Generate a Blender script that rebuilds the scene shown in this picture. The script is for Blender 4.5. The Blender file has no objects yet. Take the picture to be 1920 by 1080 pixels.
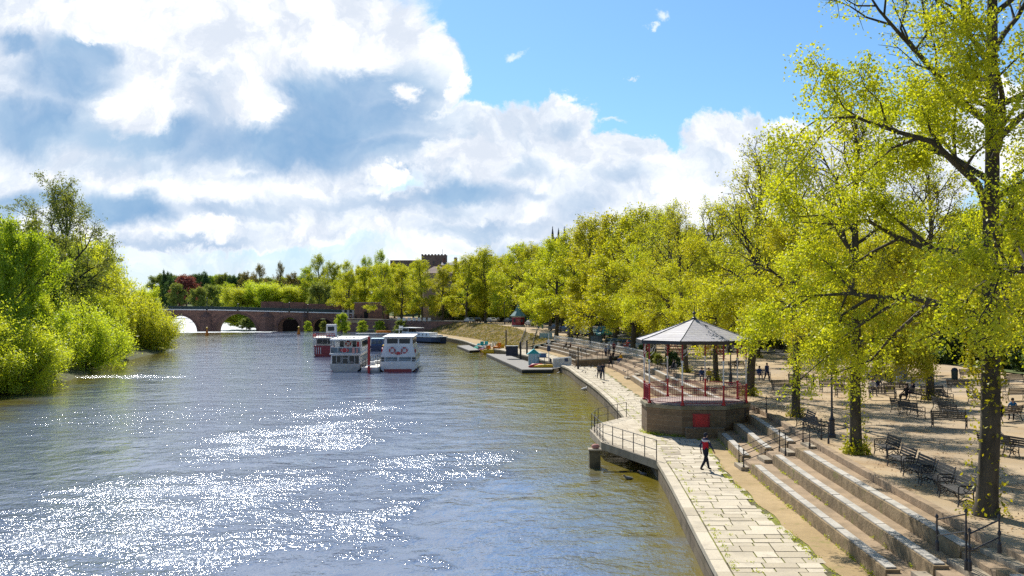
import bpy, math, random
import numpy as np
from mathutils import Vector, Matrix

# ------------------------------------------------------------------ camera, sky, sun, exposure
sc = bpy.context.scene
C = sc.collection
F_PX = 1960.0                                   # focal length in pixels of the 1920 wide photo
CAM_Z = 9.0
PITCH = math.atan(32 / F_PX)
cam_data = bpy.data.cameras.new("camera")
cam_data.sensor_width = 36.0
cam_data.lens = 36.0 * F_PX / 1920.0
cam_data.clip_start = 0.5
cam_data.clip_end = 9000
cam = bpy.data.objects.new("camera", cam_data)
C.objects.link(cam)
cam.location = (0, 0, CAM_Z)
cam.rotation_euler = (math.pi / 2 + PITCH, 0, 0)
sc.camera = cam

SUN_EL = math.radians(46)
SUN_AZ = math.radians(16)                       # to the left of the viewing axis (+Y)
sun_dir = Vector((-math.sin(SUN_AZ) * math.cos(SUN_EL), math.cos(SUN_AZ) * math.cos(SUN_EL), math.sin(SUN_EL)))
sl = bpy.data.lights.new("sun", 'SUN')
sl.energy = 5.0
sl.angle = math.radians(0.6)
sl.color = (1.0, 0.95, 0.86)
sun = bpy.data.objects.new("sun", sl)
C.objects.link(sun)
sun.rotation_euler = sun_dir.to_track_quat('Z', 'Y').to_euler()

sc.view_settings.view_transform = 'Standard'
sc.view_settings.look = 'None'
sc.view_settings.exposure = 0.5
sc.view_settings.gamma = 1.0
cy = sc.cycles
cy.max_bounces = 8
cy.diffuse_bounces = 5
cy.glossy_bounces = 3
cy.transmission_bounces = 4
cy.transparent_max_bounces = 6
cy.caustics_reflective = False
cy.caustics_refractive = False
cy.sample_clamp_indirect = 4.0
cy.use_denoising = False


class NT:
    """tiny helper over a node tree"""
    def __init__(self, tree):
        self.t = tree
        self.t.nodes.clear()

    def n(self, kind, **props):
        nd = self.t.nodes.new(kind)
        for k, v in props.items():
            setattr(nd, k, v)
        return nd

    def link(self, a, b):
        self.t.links.new(a, b)

    def put(self, sock, v):
        if isinstance(v, bpy.types.NodeSocket):
            self.t.links.new(v, sock)
        elif v is not None:
            if isinstance(v, (tuple, list)) and len(v) == 3 and sock.type == 'RGBA':
                v = (*v, 1.0)
            sock.default_value = v

    def m(self, op, a, b=None, c=None, clamp=False):
        nd = self.n('ShaderNodeMath', operation=op, use_clamp=clamp)
        self.put(nd.inputs[0], a)
        if b is not None: self.put(nd.inputs[1], b)
        if c is not None: self.put(nd.inputs[2], c)
        return nd.outputs[0]

    def v(self, op, a, b=None):
        nd = self.n('ShaderNodeVectorMath', operation=op)
        self.put(nd.inputs[0], a)
        if b is not None: self.put(nd.inputs[1], b)
        return nd.outputs['Value'] if op in ('LENGTH', 'DOT_PRODUCT') else nd.outputs[0]

    def mix(self, f, a, b, blend='MIX'):
        nd = self.n('ShaderNodeMix', data_type='RGBA', blend_type=blend)
        self.put(nd.inputs[0], f); self.put(nd.inputs[6], a); self.put(nd.inputs[7], b)
        return nd.outputs[2]

    def smooth(self, x, lo, hi, a=0.0, b=1.0):
        nd = self.n('ShaderNodeMapRange', interpolation_type='SMOOTHSTEP')
        self.put(nd.inputs[0], x)
        nd.inputs[1].default_value = lo; nd.inputs[2].default_value = hi
        nd.inputs[3].default_value = a; nd.inputs[4].default_value = b
        return nd.outputs[0]

    def noise(self, vec, scale, detail=4, rough=0.55, dist=0.0):
        nd = self.n('ShaderNodeTexNoise')
        if vec is not None: self.put(nd.inputs['Vector'], vec)
        nd.inputs['Scale'].default_value = scale
        nd.inputs['Detail'].default_value = detail
        nd.inputs['Roughness'].default_value = rough
        nd.inputs['Distortion'].default_value = dist
        return nd.outputs


def make_sky():
    w = bpy.data.worlds.new("World")
    sc.world = w
    w.use_nodes = True
    w.cycles.sampling_method = 'MANUAL'
    w.cycles.sample_map_resolution = 512
    T = NT(w.node_tree)
    tc = T.n('ShaderNodeTexCoord').outputs['Generated']
    sky = T.n('ShaderNodeTexSky', sky_type='NISHITA')
    sky.sun_disc = False
    sky.sun_elevation = SUN_EL
    sky.sun_rotation = -SUN_AZ
    sky.altitude = 50
    sky.air_density = 1.0; sky.dust_density = 0.6; sky.ozone_density = 2.5
    sep = T.n('ShaderNodeSeparateXYZ'); T.put(sep.inputs[0], tc)
    ay = T.m('MAXIMUM', T.m('ABSOLUTE', sep.outputs[1]), 0.12)
    u = T.m('DIVIDE', sep.outputs[0], ay)
    vv = T.m('DIVIDE', sep.outputs[2], ay)
    # cloud chart: x, y in thousands of photo pixels of this focal length (y down)
    X = T.m('MULTIPLY_ADD', u, 1.96, 0.960)
    Y = T.m('MULTIPLY_ADD', vv, -1.96, 0.572)
    cb = T.n('ShaderNodeCombineXYZ'); T.put(cb.inputs[0], X); T.put(cb.inputs[1], Y); cb.inputs[2].default_value = 0.37
    P = cb.outputs[0]
    def warp(P, scale, amp, detail=5, rough=0.6):
        nz = T.noise(P, scale, detail, rough)
        off = T.v('MULTIPLY', T.v('SUBTRACT', nz['Color'], (0.5, 0.5, 0.5)), (amp, amp, 0))
        return T.v('ADD', P, off)
    Pw = warp(warp(P, 3.2, 0.13, 2), 13.0, 0.105, 7, 0.68)
    Ps = warp(warp(P, 3.0, 0.12, 2), 8.0, 0.11, 6, 0.62)
    def blob(Pq, cx, cyy, rx, ry, ang=0.0):
        d = T.v('SUBTRACT', Pq, (cx / 1000, cyy / 1000, 0.37))
        if ang:
            r = T.n('ShaderNodeVectorRotate', rotation_type='Z_AXIS'); T.put(r.inputs['Vector'], d); r.inputs['Angle'].default_value = math.radians(ang)
            d = r.outputs[0]
        d = T.v('MULTIPLY', d, (1000 / rx, 1000 / ry, 0))
        return T.v('LENGTH', d)
    def union(Pq, blobs):
        r = None
        for b in blobs:
            s = blob(Pq, *b)
            r = s if r is None else T.m('SMOOTH_MIN', r, s, 0.12)
        return r
    cover = [(150, 90, 560, 300), (560, 60, 235, 130), (700, 100, 150, 100), (800, 150, 70, 62), (600, 250, 250, 120),
             (960, 300, 185, 105), (1070, 255, 80, 75), (880, 265, 130, 78), (1165, 315, 100, 60), (1000, 410, 330, 90),
             (1400, 290, 118, 78), (1330, 360, 150, 80), (1480, 275, 55, 55), (1640, 340, 170, 130), (1850, 260, 120, 90),
             (300, 400, 520, 80), (150, -200, 800, 260), (-500, 150, 420, 240), (2500, 250, 400, 160)]
    dC = union(Pw, cover)
    cov = T.smooth(dC, 0.90, 1.10, 1.0, 0.0)
    # low haze band of thin cloud near the skyline
    low = T.smooth(Y, 0.30, 0.50, 0.0, 0.80)
    lown = T.smooth(T.noise(T.v('MULTIPLY', Pw, (2.0, 7.0, 1)), 1.6, 6, 0.6)[0], 0.36, 0.62)
    cov = T.m('MAXIMUM', cov, T.m('MULTIPLY', low, T.m('MULTIPLY_ADD', lown, 0.55, 0.45)))
    wisps = union(Pw, [(985, 92, 17, 10), (1228, 18, 12, 13), (1220, 47, 8, 6), (1165, 222, 14, 6), (1210, 130, 6, 4)])
    cov = T.m('MAXIMUM', cov, T.smooth(wisps, 0.2, 1.6, 0.6, 0.0))
    # shaded undersides
    shade = [(560, 285, 330, 50), (610, 215, 260, 80), (720, 150, 130, 62), (640, 200, 170, 60), (110, 150, 105, 75), (150, 110, 60, 40), (60, 240, 140, 60), (260, 265, 150, 40), (870, 372, 110, 30), (760, 350, 60, 20),
             (240, 395, 110, 34), (40, 370, 130, 34), (-500, 200, 300, 100), (30, 95, 50, 26)]
    thin = [(720, 388, 230, 24), (310, 318, 160, 22), (940, 478, 100, 26), (900, 430, 130, 18), (430, 400, 150, 20), (350, 470, 200, 24), (620, 500, 180, 20)]
    dS = union(Ps, shade)
    sh = T.m('MULTIPLY', T.smooth(dS, 0.40, 1.55, 1.0, 0.0), T.smooth(T.noise(Ps, 3.5, 5, 0.6)[0], 0.25, 0.55, 0.72, 1.0))
    sh = T.m('MAXIMUM', sh, T.smooth(union(Pw, thin), 0.1, 1.9, 0.66, 0.0))
    small = union(Ps, [(1090, 385, 60, 26), (1190, 335, 60, 22), (1480, 300, 70, 26), (1000, 318, 50, 18), (1070, 240, 44, 14), (880, 250, 30, 34), (980, 370, 60, 12)])
    sh = T.m('MAXIMUM', sh, T.smooth(small, 0.1, 1.9, 0.62, 0.0))
    fine = T.smooth(T.noise(Pw, 5.0, 7, 0.62)[0], 0.40, 0.66)
    sh = T.m('MAXIMUM', sh, T.m('MULTIPLY', fine, 0.42))
    # sunlit puffs in front of the shade
    puffs = union(Pw, [(455, 200, 62, 42), (462, 160, 34, 24), (590, 40, 260, 75), (420, 110, 130, 50), (380, 435, 40, 22),
                       (200, 40, 130, 30), (880, 290, 90, 34), (740, 335, 60, 16), (250, 215, 70, 50), (1350, 250, 80, 34), (100, 30, 90, 18), (350, 60, 120, 70), (840, 140, 22, 45), (780, 60, 60, 24)])
    pf = T.smooth(puffs, 0.72, 1.30, 1.0, 0.0)
    pf = T.m('MAXIMUM', pf, T.smooth(union(Pw, [(300, 195, 46, 20, -32), (275, 178, 24, 18), (750, 156, 20, 18), (456, 190, 66, 50)]), 0.45, 1.6, 0.95, 0.0))
    edge = T.smooth(dC, 0.80, 0.98)                      # bright rim where the cloud thins
    sh = T.m('MULTIPLY', sh, T.m('SUBTRACT', 1.0, T.m('MAXIMUM', pf, T.m('MULTIPLY', edge, 0.8))), clamp=True)
    mod = T.noise(Pw, 9.0, 6, 0.62)[0]
    white = T.mix(T.smooth(mod, 0.38, 0.66), (0.86, 0.86, 0.86), (0.54, 0.59, 0.67))
    grey = T.mix(T.smooth(T.noise(Ps, 4.0, 5, 0.55)[0], 0.35, 0.65), (0.17, 0.31, 0.50), (0.31, 0.44, 0.59))
    ccol = T.mix(sh, white, grey)
    # blue between the clouds: the physical sky, lifted to the photo's exposure
    blue = T.mix(1.0, sky.outputs[0], (0.053, 0.078, 0.096), 'MULTIPLY')
    hor = T.smooth(sep.outputs[2], 0.0, 0.16, 0.65, 0.0)
    blue = T.mix(hor, blue, (0.36, 0.49, 0.64))
    col = T.mix(cov, blue, ccol)
    # below the horizon: dull ground colour
    up = T.smooth(sep.outputs[2], -0.02, 0.0)
    col = T.mix(up, (0.08, 0.09, 0.06), col)
    bg = T.n('ShaderNodeBackground'); T.put(bg.inputs[0], col); bg.inputs[1].default_value = 1.0
    out = T.n('ShaderNodeOutputWorld'); T.link(bg.outputs[0], out.inputs[0])

make_sky()

# ------------------------------------------------------------------ projecting photo points onto real levels
_c, _s = math.cos(PITCH), math.sin(PITCH)
def ray(x, y):
    return Vector((x - 960, F_PX * _c - (540 - y) * _s, F_PX * _s + (540 - y) * _c))
def G(x, y, z=0.0):
    d = ray(x, y); t = (z - CAM_Z) / d.z
    return Vector((d.x * t, d.y * t, z))
def at(x, y, Y):
    d = ray(x, y); t = Y / d.y
    return Vector((d.x * t, Y, CAM_Z + d.z * t))

# ------------------------------------------------------------------ materials
def mat(name, col, col2=None, scale=1.5, rough=0.8, metal=0.0, spec=0.3, detail=5, bump=0.0, bscale=None, lo=0.35, hi=0.65, stretch=None, extra=None):
    m = bpy.data.materials.new(name); m.use_nodes = True
    T = NT(m.node_tree)
    tc = T.n('ShaderNodeTexCoord').outputs['Object']
    if stretch: tc = T.v('MULTIPLY', tc, stretch)
    p = T.n('ShaderNodeBsdfPrincipled')
    p.inputs['Roughness'].default_value = rough
    p.inputs['Metallic'].default_value = metal
    p.inputs['Specular IOR Level'].default_value = spec
    if col2 is None:
        col2 = tuple(c * 0.78 for c in col)
    nz = T.noise(tc, scale, detail)[0]
    c = T.mix(T.smooth(nz, lo, hi), col, col2)
    fz = T.noise(tc, scale * 9, 3)[0]
    c = T.mix(T.smooth(fz, 0.3, 0.7, 0.0, 0.25), c, tuple(x * 0.55 for x in col2))
    if extra: c = extra(T, tc, c)
    T.put(p.inputs['Base Color'], c)
    if bump:
        b = T.n('ShaderNodeBump'); b.inputs['Strength'].default_value = bump; b.inputs['Distance'].default_value = 0.03
        T.put(b.inputs['Height'], T.noise(tc, bscale or scale * 8, 5)[0]); T.link(b.outputs[0], p.inputs['Normal'])
    o = T.n('ShaderNodeOutputMaterial'); T.link(p.outputs[0], o.inputs[0])
    return m

def blocks_mat(name, c1, c2, mortar, bw=0.8, bh=0.32, rough=0.9, msize=0.012, stain=(0.05, 0.05, 0.03), stainamt=0.5, horiz=(1, 1)):
    """coursed masonry: bricks run along x/y of the object, courses along z"""
    m = bpy.data.materials.new(name); m.use_nodes = True
    T = NT(m.node_tree)
    tc = T.n('ShaderNodeTexCoord').outputs['Object']
    s = T.n('ShaderNodeSeparateXYZ'); T.put(s.inputs[0], tc)
    h = T.m('ADD', T.m('MULTIPLY', s.outputs[0], horiz[0]), T.m('MULTIPLY', s.outputs[1], horiz[1]))
    cb = T.n('ShaderNodeCombineXYZ'); T.put(cb.inputs[0], h); T.put(cb.inputs[1], s.outputs[2])
    bk = T.n('ShaderNodeTexBrick'); T.put(bk.inputs['Vector'], cb.outputs[0])
    bk.inputs['Color1'].default_value = (*c1, 1); bk.inputs['Color2'].default_value = (*c2, 1); bk.inputs['Mortar'].default_value = (*mortar, 1)
    bk.inputs['Scale'].default_value = 1.0; bk.inputs['Mortar Size'].default_value = msize; bk.inputs['Brick Width'].default_value = bw; bk.inputs['Row Height'].default_value = bh
    bk.inputs['Bias'].default_value = -0.1
    c = bk.outputs[0]
    c = T.mix(T.smooth(T.noise(tc, 0.9, 6, 0.65)[0], 0.45, 0.75, 0.0, stainamt), c, stain)
    c = T.mix(T.smooth(T.noise(tc, 7.0, 4)[0], 0.35, 0.7, 0.0, 0.35), c, tuple(x * 0.6 for x in c2))
    p = T.n('ShaderNodeBsdfPrincipled'); p.inputs['Roughness'].default_value = rough; p.inputs['Specular IOR Level'].default_value = 0.2
    T.put(p.inputs['Base Color'], c)
    b = T.n('ShaderNodeBump'); b.inputs['Strength'].default_value = 0.5; b.inputs['Distance'].default_value = 0.02; b.invert = True
    T.put(b.inputs['Height'], bk.outputs[1]); T.link(b.outputs[0], p.inputs['Normal'])
    o = T.n('ShaderNodeOutputMaterial'); T.link(p.outputs[0], o.inputs[0])
    return m

def leaf_mat(name, a, b, c, trans=0.5, nscale=0.35):
    """young leaves: diffuse + light passing through; tint varies from leaf to leaf and clump to clump"""
    m = bpy.data.materials.new(name); m.use_nodes = True
    T = NT(m.node_tree)
    at_ = T.n('ShaderNodeAttribute', attribute_name='tint').outputs['Fac']
    tc = T.n('ShaderNodeTexCoord').outputs['Object']
    oi = T.n('ShaderNodeObjectInfo').outputs['Random']
    cl = T.smooth(T.noise(tc, nscale, 4)[0], 0.35, 0.65)
    col = T.mix(T.m('MULTIPLY_ADD', cl, 0.5, T.m('MULTIPLY', at_, 0.5)), a, b)
    col = T.mix(T.m('MULTIPLY', T.m('POWER', at_, 4.0), 0.6), col, c)
    hs = T.n('ShaderNodeHueSaturation'); T.put(hs.inputs['Hue'], T.m('MULTIPLY_ADD', oi, 0.020, 0.496)); T.put(hs.inputs['Value'], T.m('MULTIPLY_ADD', oi, 0.25, 0.88)); T.put(hs.inputs['Color'], col)
    col = hs.outputs[0]
    d = T.n('ShaderNodeBsdfDiffuse'); T.put(d.inputs[0], col)
    tr = T.n('ShaderNodeBsdfTranslucent'); T.put(tr.inputs[0], T.mix(1.0, col, (1.22, 1.12, 0.45), 'MULTIPLY'))
    mx = T.n('ShaderNodeMixShader'); mx.inputs[0].default_value = trans
    T.link(d.outputs[0], mx.inputs[1]); T.link(tr.outputs[0], mx.inputs[2])
    gl = T.n('ShaderNodeBsdfGlossy'); gl.inputs['Roughness'].default_value = 0.45; gl.inputs[0].default_value = (1, 1, 1, 1)
    m2 = T.n('ShaderNodeMixShader'); m2.inputs[0].default_value = 0.025
    T.link(mx.outputs[0], m2.inputs[1]); T.link(gl.outputs[0], m2.inputs[2])
    o = T.n('ShaderNodeOutputMaterial'); T.link(m2.outputs[0], o.inputs[0])
    return m

M = {}
M['lime'] = leaf_mat('lime leaves', (0.56, 0.565, 0.028), (0.33, 0.385, 0.019), (0.72, 0.64, 0.06), 0.58)
M['lime_thin'] = leaf_mat('opening lime leaves', (0.36, 0.36, 0.04), (0.27, 0.29, 0.03), (0.46, 0.36, 0.06), 0.5)
M['willow'] = leaf_mat('willow leaves', (0.64, 0.70, 0.05), (0.45, 0.55, 0.03), (0.70, 0.72, 0.12), 0.6)
M['shoot'] = leaf_mat('ivy leaves', (0.40, 0.38, 0.02), (0.20, 0.24, 0.012), (0.55, 0.42, 0.03), 0.45)
M['olive'] = leaf_mat('olive green leaves', (0.27, 0.31, 0.06), (0.18, 0.24, 0.05), (0.36, 0.36, 0.10), 0.5)
M['midgreen'] = leaf_mat('fresh green leaves', (0.44, 0.50, 0.035), (0.30, 0.38, 0.025), (0.50, 0.53, 0.06), 0.55)
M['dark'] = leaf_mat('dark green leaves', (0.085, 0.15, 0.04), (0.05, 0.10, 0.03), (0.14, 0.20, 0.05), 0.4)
M['copper'] = leaf_mat('copper red leaves', (0.26, 0.075, 0.10), (0.17, 0.05, 0.07), (0.34, 0.12, 0.12), 0.45)
M['brown'] = leaf_mat('brown green opening leaves', (0.27, 0.22, 0.06), (0.18, 0.16, 0.05), (0.36, 0.26, 0.09), 0.4)
M['bark'] = mat('tree bark', (0.105, 0.088, 0.062), (0.05, 0.042, 0.03), scale=2.5, rough=0.95, bump=0.9, bscale=6, stretch=(1, 1, 0.35))
M['bark_dark'] = mat('dark branch bark', (0.06, 0.05, 0.038), (0.035, 0.03, 0.022), scale=3, rough=0.95)
M['iron'] = mat('black painted iron', (0.02, 0.02, 0.025), (0.035, 0.032, 0.035), rough=0.4, spec=0.5)
M['iron_green'] = mat('dark green painted iron', (0.02, 0.045, 0.04), rough=0.4, spec=0.5)
M['red'] = mat('red gloss paint', (0.52, 0.02, 0.025), (0.40, 0.02, 0.02), rough=0.35, spec=0.5)
M['red_deep'] = mat('deep red paint', (0.32, 0.015, 0.03), rough=0.4, spec=0.5)
M['white'] = mat('white paint', (0.80, 0.80, 0.78), (0.68, 0.68, 0.66), rough=0.4, spec=0.5)
M['cream'] = mat('cream weathered paint', (0.62, 0.60, 0.55), (0.48, 0.46, 0.42), rough=0.6)
M['grey'] = mat('grey weathered paint', (0.35, 0.36, 0.36), rough=0.6)
M['glass'] = mat('dark window glass', (0.012, 0.018, 0.022), (0.02, 0.03, 0.035), rough=0.08, spec=0.35)
M['glass_blue'] = mat('pale blue window glass', (0.12, 0.19, 0.24), (0.05, 0.08, 0.1), rough=0.1, spec=0.4)
M['navy'] = mat('navy paint', (0.012, 0.035, 0.10), rough=0.4, spec=0.5)
M['blue'] = mat('blue paint', (0.03, 0.12, 0.32), rough=0.4, spec=0.5)
M['teal'] = mat('teal paint', (0.02, 0.40, 0.46), (0.02, 0.30, 0.36), rough=0.5)
M['teal_pale'] = mat('pale blue boards', (0.38, 0.58, 0.66), rough=0.6, stretch=(6, 6, .3))
M['green_roof'] = mat('green copper roof', (0.11, 0.24, 0.21), (0.18, 0.30, 0.27), rough=0.6)
M['yellow'] = mat('yellow plastic', (0.75, 0.48, 0.02), rough=0.5)
M['orange'] = mat('orange plastic', (0.7, 0.22, 0.02), rough=0.5)
M['green'] = mat('green plastic', (0.02, 0.35, 0.22), rough=0.5)
M['pink'] = mat('pink plastic', (0.6, 0.08, 0.2), rough=0.5)
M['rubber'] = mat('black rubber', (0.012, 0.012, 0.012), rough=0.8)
M['wood'] = mat('weathered bench slats', (0.20, 0.15, 0.095), (0.13, 0.10, 0.07), scale=4, rough=0.75, stretch=(.4, 6, 6))
M['wood_dark'] = mat('dark bench slats', (0.09, 0.085, 0.08), (0.05, 0.047, 0.045), scale=4, rough=0.7, stretch=(.4, 6, 6))
M['deck'] = mat('grey deck planks', (0.27, 0.255, 0.23), (0.19, 0.18, 0.165), scale=3, rough=0.85, stretch=(.5, 5, 1))
M['slate'] = blocks_mat('roof slates', (0.46, 0.44, 0.44), (0.34, 0.32, 0.34), (0.20, 0.19, 0.20), bw=0.34, bh=0.105, rough=0.6, msize=0.008, stain=(0.22, 0.20, 0.13), stainamt=0.45)
M['sandstone'] = blocks_mat('brown coursed sandstone', (0.21, 0.145, 0.085), (0.13, 0.09, 0.058), (0.27, 0.22, 0.15), bw=0.75, bh=0.31, stain=(0.07, 0.065, 0.03))
M['redstone'] = blocks_mat('red sandstone', (0.31, 0.165, 0.12), (0.20, 0.115, 0.09), (0.16, 0.10, 0.08), bw=1.1, bh=0.45, msize=0.02, stain=(0.08, 0.055, 0.045), stainamt=0.75)
M['quaywall'] = blocks_mat('quay wall blocks', (0.26, 0.21, 0.145), (0.18, 0.14, 0.10), (0.07, 0.055, 0.04), bw=1.1, bh=0.36, stain=(0.045, 0.04, 0.018), stainamt=0.8)
M['brick'] = blocks_mat('red brick', (0.30, 0.11, 0.07), (0.22, 0.085, 0.06), (0.30, 0.26, 0.22), bw=0.45, bh=0.15)
M['render_wall'] = mat('pale rendered wall', (0.58, 0.53, 0.46), rough=0.9, scale=.6)
M['pinkwall'] = mat('pinkish stone wall', (0.42, 0.31, 0.25), rough=0.9, scale=.6)
M['rooftile'] = mat('grey roof tiles', (0.20, 0.185, 0.19), rough=0.8, scale=2)
def mossy(T, tc, c):
    return T.mix(T.smooth(T.noise(tc, 1.1, 6, 0.7)[0], 0.56, 0.70, 0.0, 0.7), c, (0.20, 0.20, 0.05))
M['stone'] = mat('pale worn stone', (0.40, 0.34, 0.25), (0.28, 0.235, 0.17), scale=1.2, rough=0.9, bump=0.4)
M['terrace'] = mat('terrace stone', (0.38, 0.275, 0.175), (0.26, 0.19, 0.12), scale=0.9, rough=0.95, bump=0.5, bscale=14)
M['wallstone'] = mat('seat wall stone', (0.31, 0.225, 0.125), (0.18, 0.13, 0.07), scale=2.2, rough=0.95, bump=0.8, bscale=10, extra=mossy)
M['seatslab'] = mat('weathered seat boards', (0.50, 0.46, 0.40), (0.36, 0.335, 0.29), scale=1.5, rough=0.75)
M['sand'] = mat('sandy path', (0.44, 0.32, 0.17), (0.35, 0.25, 0.125), scale=0.5, rough=1.0, bump=0.5, bscale=25, extra=mossy)
def prom_extra(T, tc, c):
    c = T.mix(T.smooth(T.noise(tc, 0.12, 5, 0.6)[0], 0.42, 0.62, 0.0, 0.55), c, (0.36, 0.29, 0.21))
    c = T.mix(T.smooth(T.noise(tc, 0.35, 6, 0.7)[0], 0.50, 0.70, 0.0, 0.6), c, (0.28, 0.16, 0.06))
    return c
M['promenade'] = mat('sandy promenade gravel', (0.48, 0.36, 0.215), (0.38, 0.28, 0.16), scale=0.3, rough=1.0, bump=0.5, bscale=22, extra=prom_extra)
M['bank'] = mat('rough earth bank', (0.26, 0.165, 0.055), (0.07, 0.062, 0.022), scale=0.9, rough=1.0, bump=1.0, bscale=2.5, lo=.42, hi=.58)
M['grassland'] = mat('grassy land', (0.10, 0.13, 0.03), (0.07, 0.09, 0.025), scale=0.1, rough=1.0)
M['museum'] = mat('grey brown stone', (0.26, 0.19, 0.155), (0.18, 0.13, 0.11), scale=.4, rough=.9)
M['asphalt'] = mat('asphalt', (0.11, 0.105, 0.10), rough=0.95, scale=1)
M['soil'] = mat('dark soil', (0.06, 0.05, 0.025), (0.10, 0.11, 0.03), rough=1.0)
M['foamwhite'] = mat('white water foam', (0.85, 0.87, 0.88), (0.45, 0.50, 0.52), scale=0.5, rough=0.7, lo=.4, hi=.62, stretch=(.3, 1, 1))
M['skin'] = mat('skin', (0.52, 0.33, 0.25), rough=0.6)
M['birdgrey'] = mat('grey plumage', (0.14, 0.15, 0.17), rough=0.8)
M['birdwhite'] = mat('white plumage', (0.75, 0.75, 0.73), rough=0.8)
M['beak'] = mat('orange beak', (0.6, 0.22, 0.03), rough=0.6)
_cloth = {}
def cloth(col):
    if col not in _cloth:
        _cloth[col] = mat('cloth', col, rough=0.9, scale=4)
    return _cloth[col]
_paint = {}
def carpaint(col):
    if col not in _paint:
        _paint[col] = mat('car paint', col, tuple(c * .92 for c in col), rough=0.22, spec=0.6)
    return _paint[col]

# paving slabs: tint per slab from the mesh
def slab_material():
    m = bpy.data.materials.new('pale paving slabs'); m.use_nodes = True
    T = NT(m.node_tree)
    a = T.n('ShaderNodeAttribute', attribute_name='tint').outputs['Fac']
    tc = T.n('ShaderNodeTexCoord').outputs['Object']
    c = T.mix(a, (0.44, 0.375, 0.27), (0.60, 0.525, 0.40))
    c = T.mix(T.smooth(T.noise(tc, 1.3, 6, 0.65)[0], 0.45, 0.72, 0.0, 0.5), c, (0.30, 0.26, 0.20))
    c = T.mix(T.smooth(T.noise(tc, 14, 3)[0], 0.4, 0.7, 0.0, 0.25), c, (0.22, 0.19, 0.14))
    p = T.n('ShaderNodeBsdfPrincipled'); p.inputs['Roughness'].default_value = 0.85; p.inputs['Specular IOR Level'].default_value = 0.25
    T.put(p.inputs['Base Color'], c)
    b = T.n('ShaderNodeBump'); b.inputs['Strength'].default_value = 0.4; b.inputs['Distance'].default_value = 0.02
    T.put(b.inputs['Height'], T.noise(tc, 8, 5)[0]); T.link(b.outputs[0], p.inputs['Normal'])
    o = T.n('ShaderNodeOutputMaterial'); T.link(p.outputs[0], o.inputs[0])
    return m
M['slabs'] = slab_material()
M['joint'] = mat('mossy joints', (0.10, 0.085, 0.05), (0.20, 0.21, 0.035), scale=0.8, rough=1.0, lo=.42, hi=.55)

def water_material(name, foam=False):
    m = bpy.data.materials.new(name); m.use_nodes = True
    T = NT(m.node_tree)
    tc = T.n('ShaderNodeTexCoord').outputs['Object']
    # gusts: where wind ruffles the surface more
    big = T.noise(T.v('MULTIPLY', tc, (1, 0.5, 1)), 0.045, 3, 0.5)[0]
    wp = T.v('ADD', tc, T.v('MULTIPLY', T.v('SUBTRACT', T.noise(tc, 0.16, 6, 0.68)['Color'], (0.5, 0.5, 0.5)), (16, 26, 0)))
    gust = T.smooth(big, 0.46, 0.62, 0.0, 0.30)
    for (px, py, rx, ry, ang, amt) in WIND:
        c = G(px, py, 0)
        d = T.v('SUBTRACT', wp, (c.x, c.y, 0))
        r = T.n('ShaderNodeVectorRotate', rotation_type='Z_AXIS'); T.put(r.inputs['Vector'], d); r.inputs['Angle'].default_value = math.radians(ang)
        L = T.v('LENGTH', T.v('MULTIPLY', r.outputs[0], (1 / rx, 1 / ry, 0)))
        gust = T.m('MAXIMUM', gust, T.smooth(L, 0.35, 1.15, amt, 0.0))
    gm = T.smooth(T.noise(T.v('MULTIPLY', tc, (0.45, 0.8, 1)), 0.55, 5, 0.65)[0], 0.36, 0.60, 0.25, 1.0)
    gust = T.m('MULTIPLY', gust, gm)
    w1 = T.noise(T.v('MULTIPLY', tc, (1.15, 0.85, 1)), 0.95, 5, 0.58, 0.6)[0]
    w2 = T.noise(T.v('MULTIPLY', tc, (1.5, 1.0, 1)), 2.6, 2, 0.6, 0.3)[0]
    w0 = T.noise(T.v('MULTIPLY', tc, (0.8, 0.9, 1)), 0.16, 2, 0.5)[0]
    w3 = T.noise(T.v('MULTIPLY', tc, (1.0, 0.9, 1)), 0.36, 3, 0.55, 0.4)[0]
    h = T.m('ADD', T.m('MULTIPLY', w1, 0.08), T.m('MULTIPLY', w0, 0.20))
    h = T.m('ADD', h, T.m('MULTIPLY', w3, 0.16))
    h = T.m('ADD', h, T.m('MULTIPLY', w2, T.m('MULTIPLY_ADD', gust, 0.26, 0.014)))
    b = T.n('ShaderNodeBump'); b.inputs['Strength'].default_value = 1.0; b.inputs['Distance'].default_value = 1.0
    T.put(b.inputs['Height'], h)
    p = T.n('ShaderNodeBsdfPrincipled')
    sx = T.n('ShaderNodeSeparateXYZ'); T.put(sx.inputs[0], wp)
    sh1 = T.smooth(T.m('MULTIPLY_ADD', sx.outputs[1], 0.12, sx.outputs[0]), 5.0, 12.5)           # tree reflections painted in with the silty shallows off the quay
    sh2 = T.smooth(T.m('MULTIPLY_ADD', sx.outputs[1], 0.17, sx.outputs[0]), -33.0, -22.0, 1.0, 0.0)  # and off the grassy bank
    silt_reflection = T.m('MAXIMUM', sh1, sh2)
    T.put(p.inputs['Base Color'], T.mix(silt_reflection, (0.120, 0.155, 0.235), (0.15, 0.12, 0.014)))
    T.put(p.inputs['Roughness'], T.m('MULTIPLY_ADD', gust, 0.21, 0.03))
    p.inputs['IOR'].default_value = 1.85
    p.inputs['Specular Tint'].default_value = (0.80, 0.88, 1.0, 1)
    p.inputs['Specular IOR Level'].default_value = 0.5
    T.link(b.outputs[0], p.inputs['Normal'])
    o = T.n('ShaderNodeOutputMaterial'); T.link(p.outputs[0], o.inputs[0])
    return m
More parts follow.
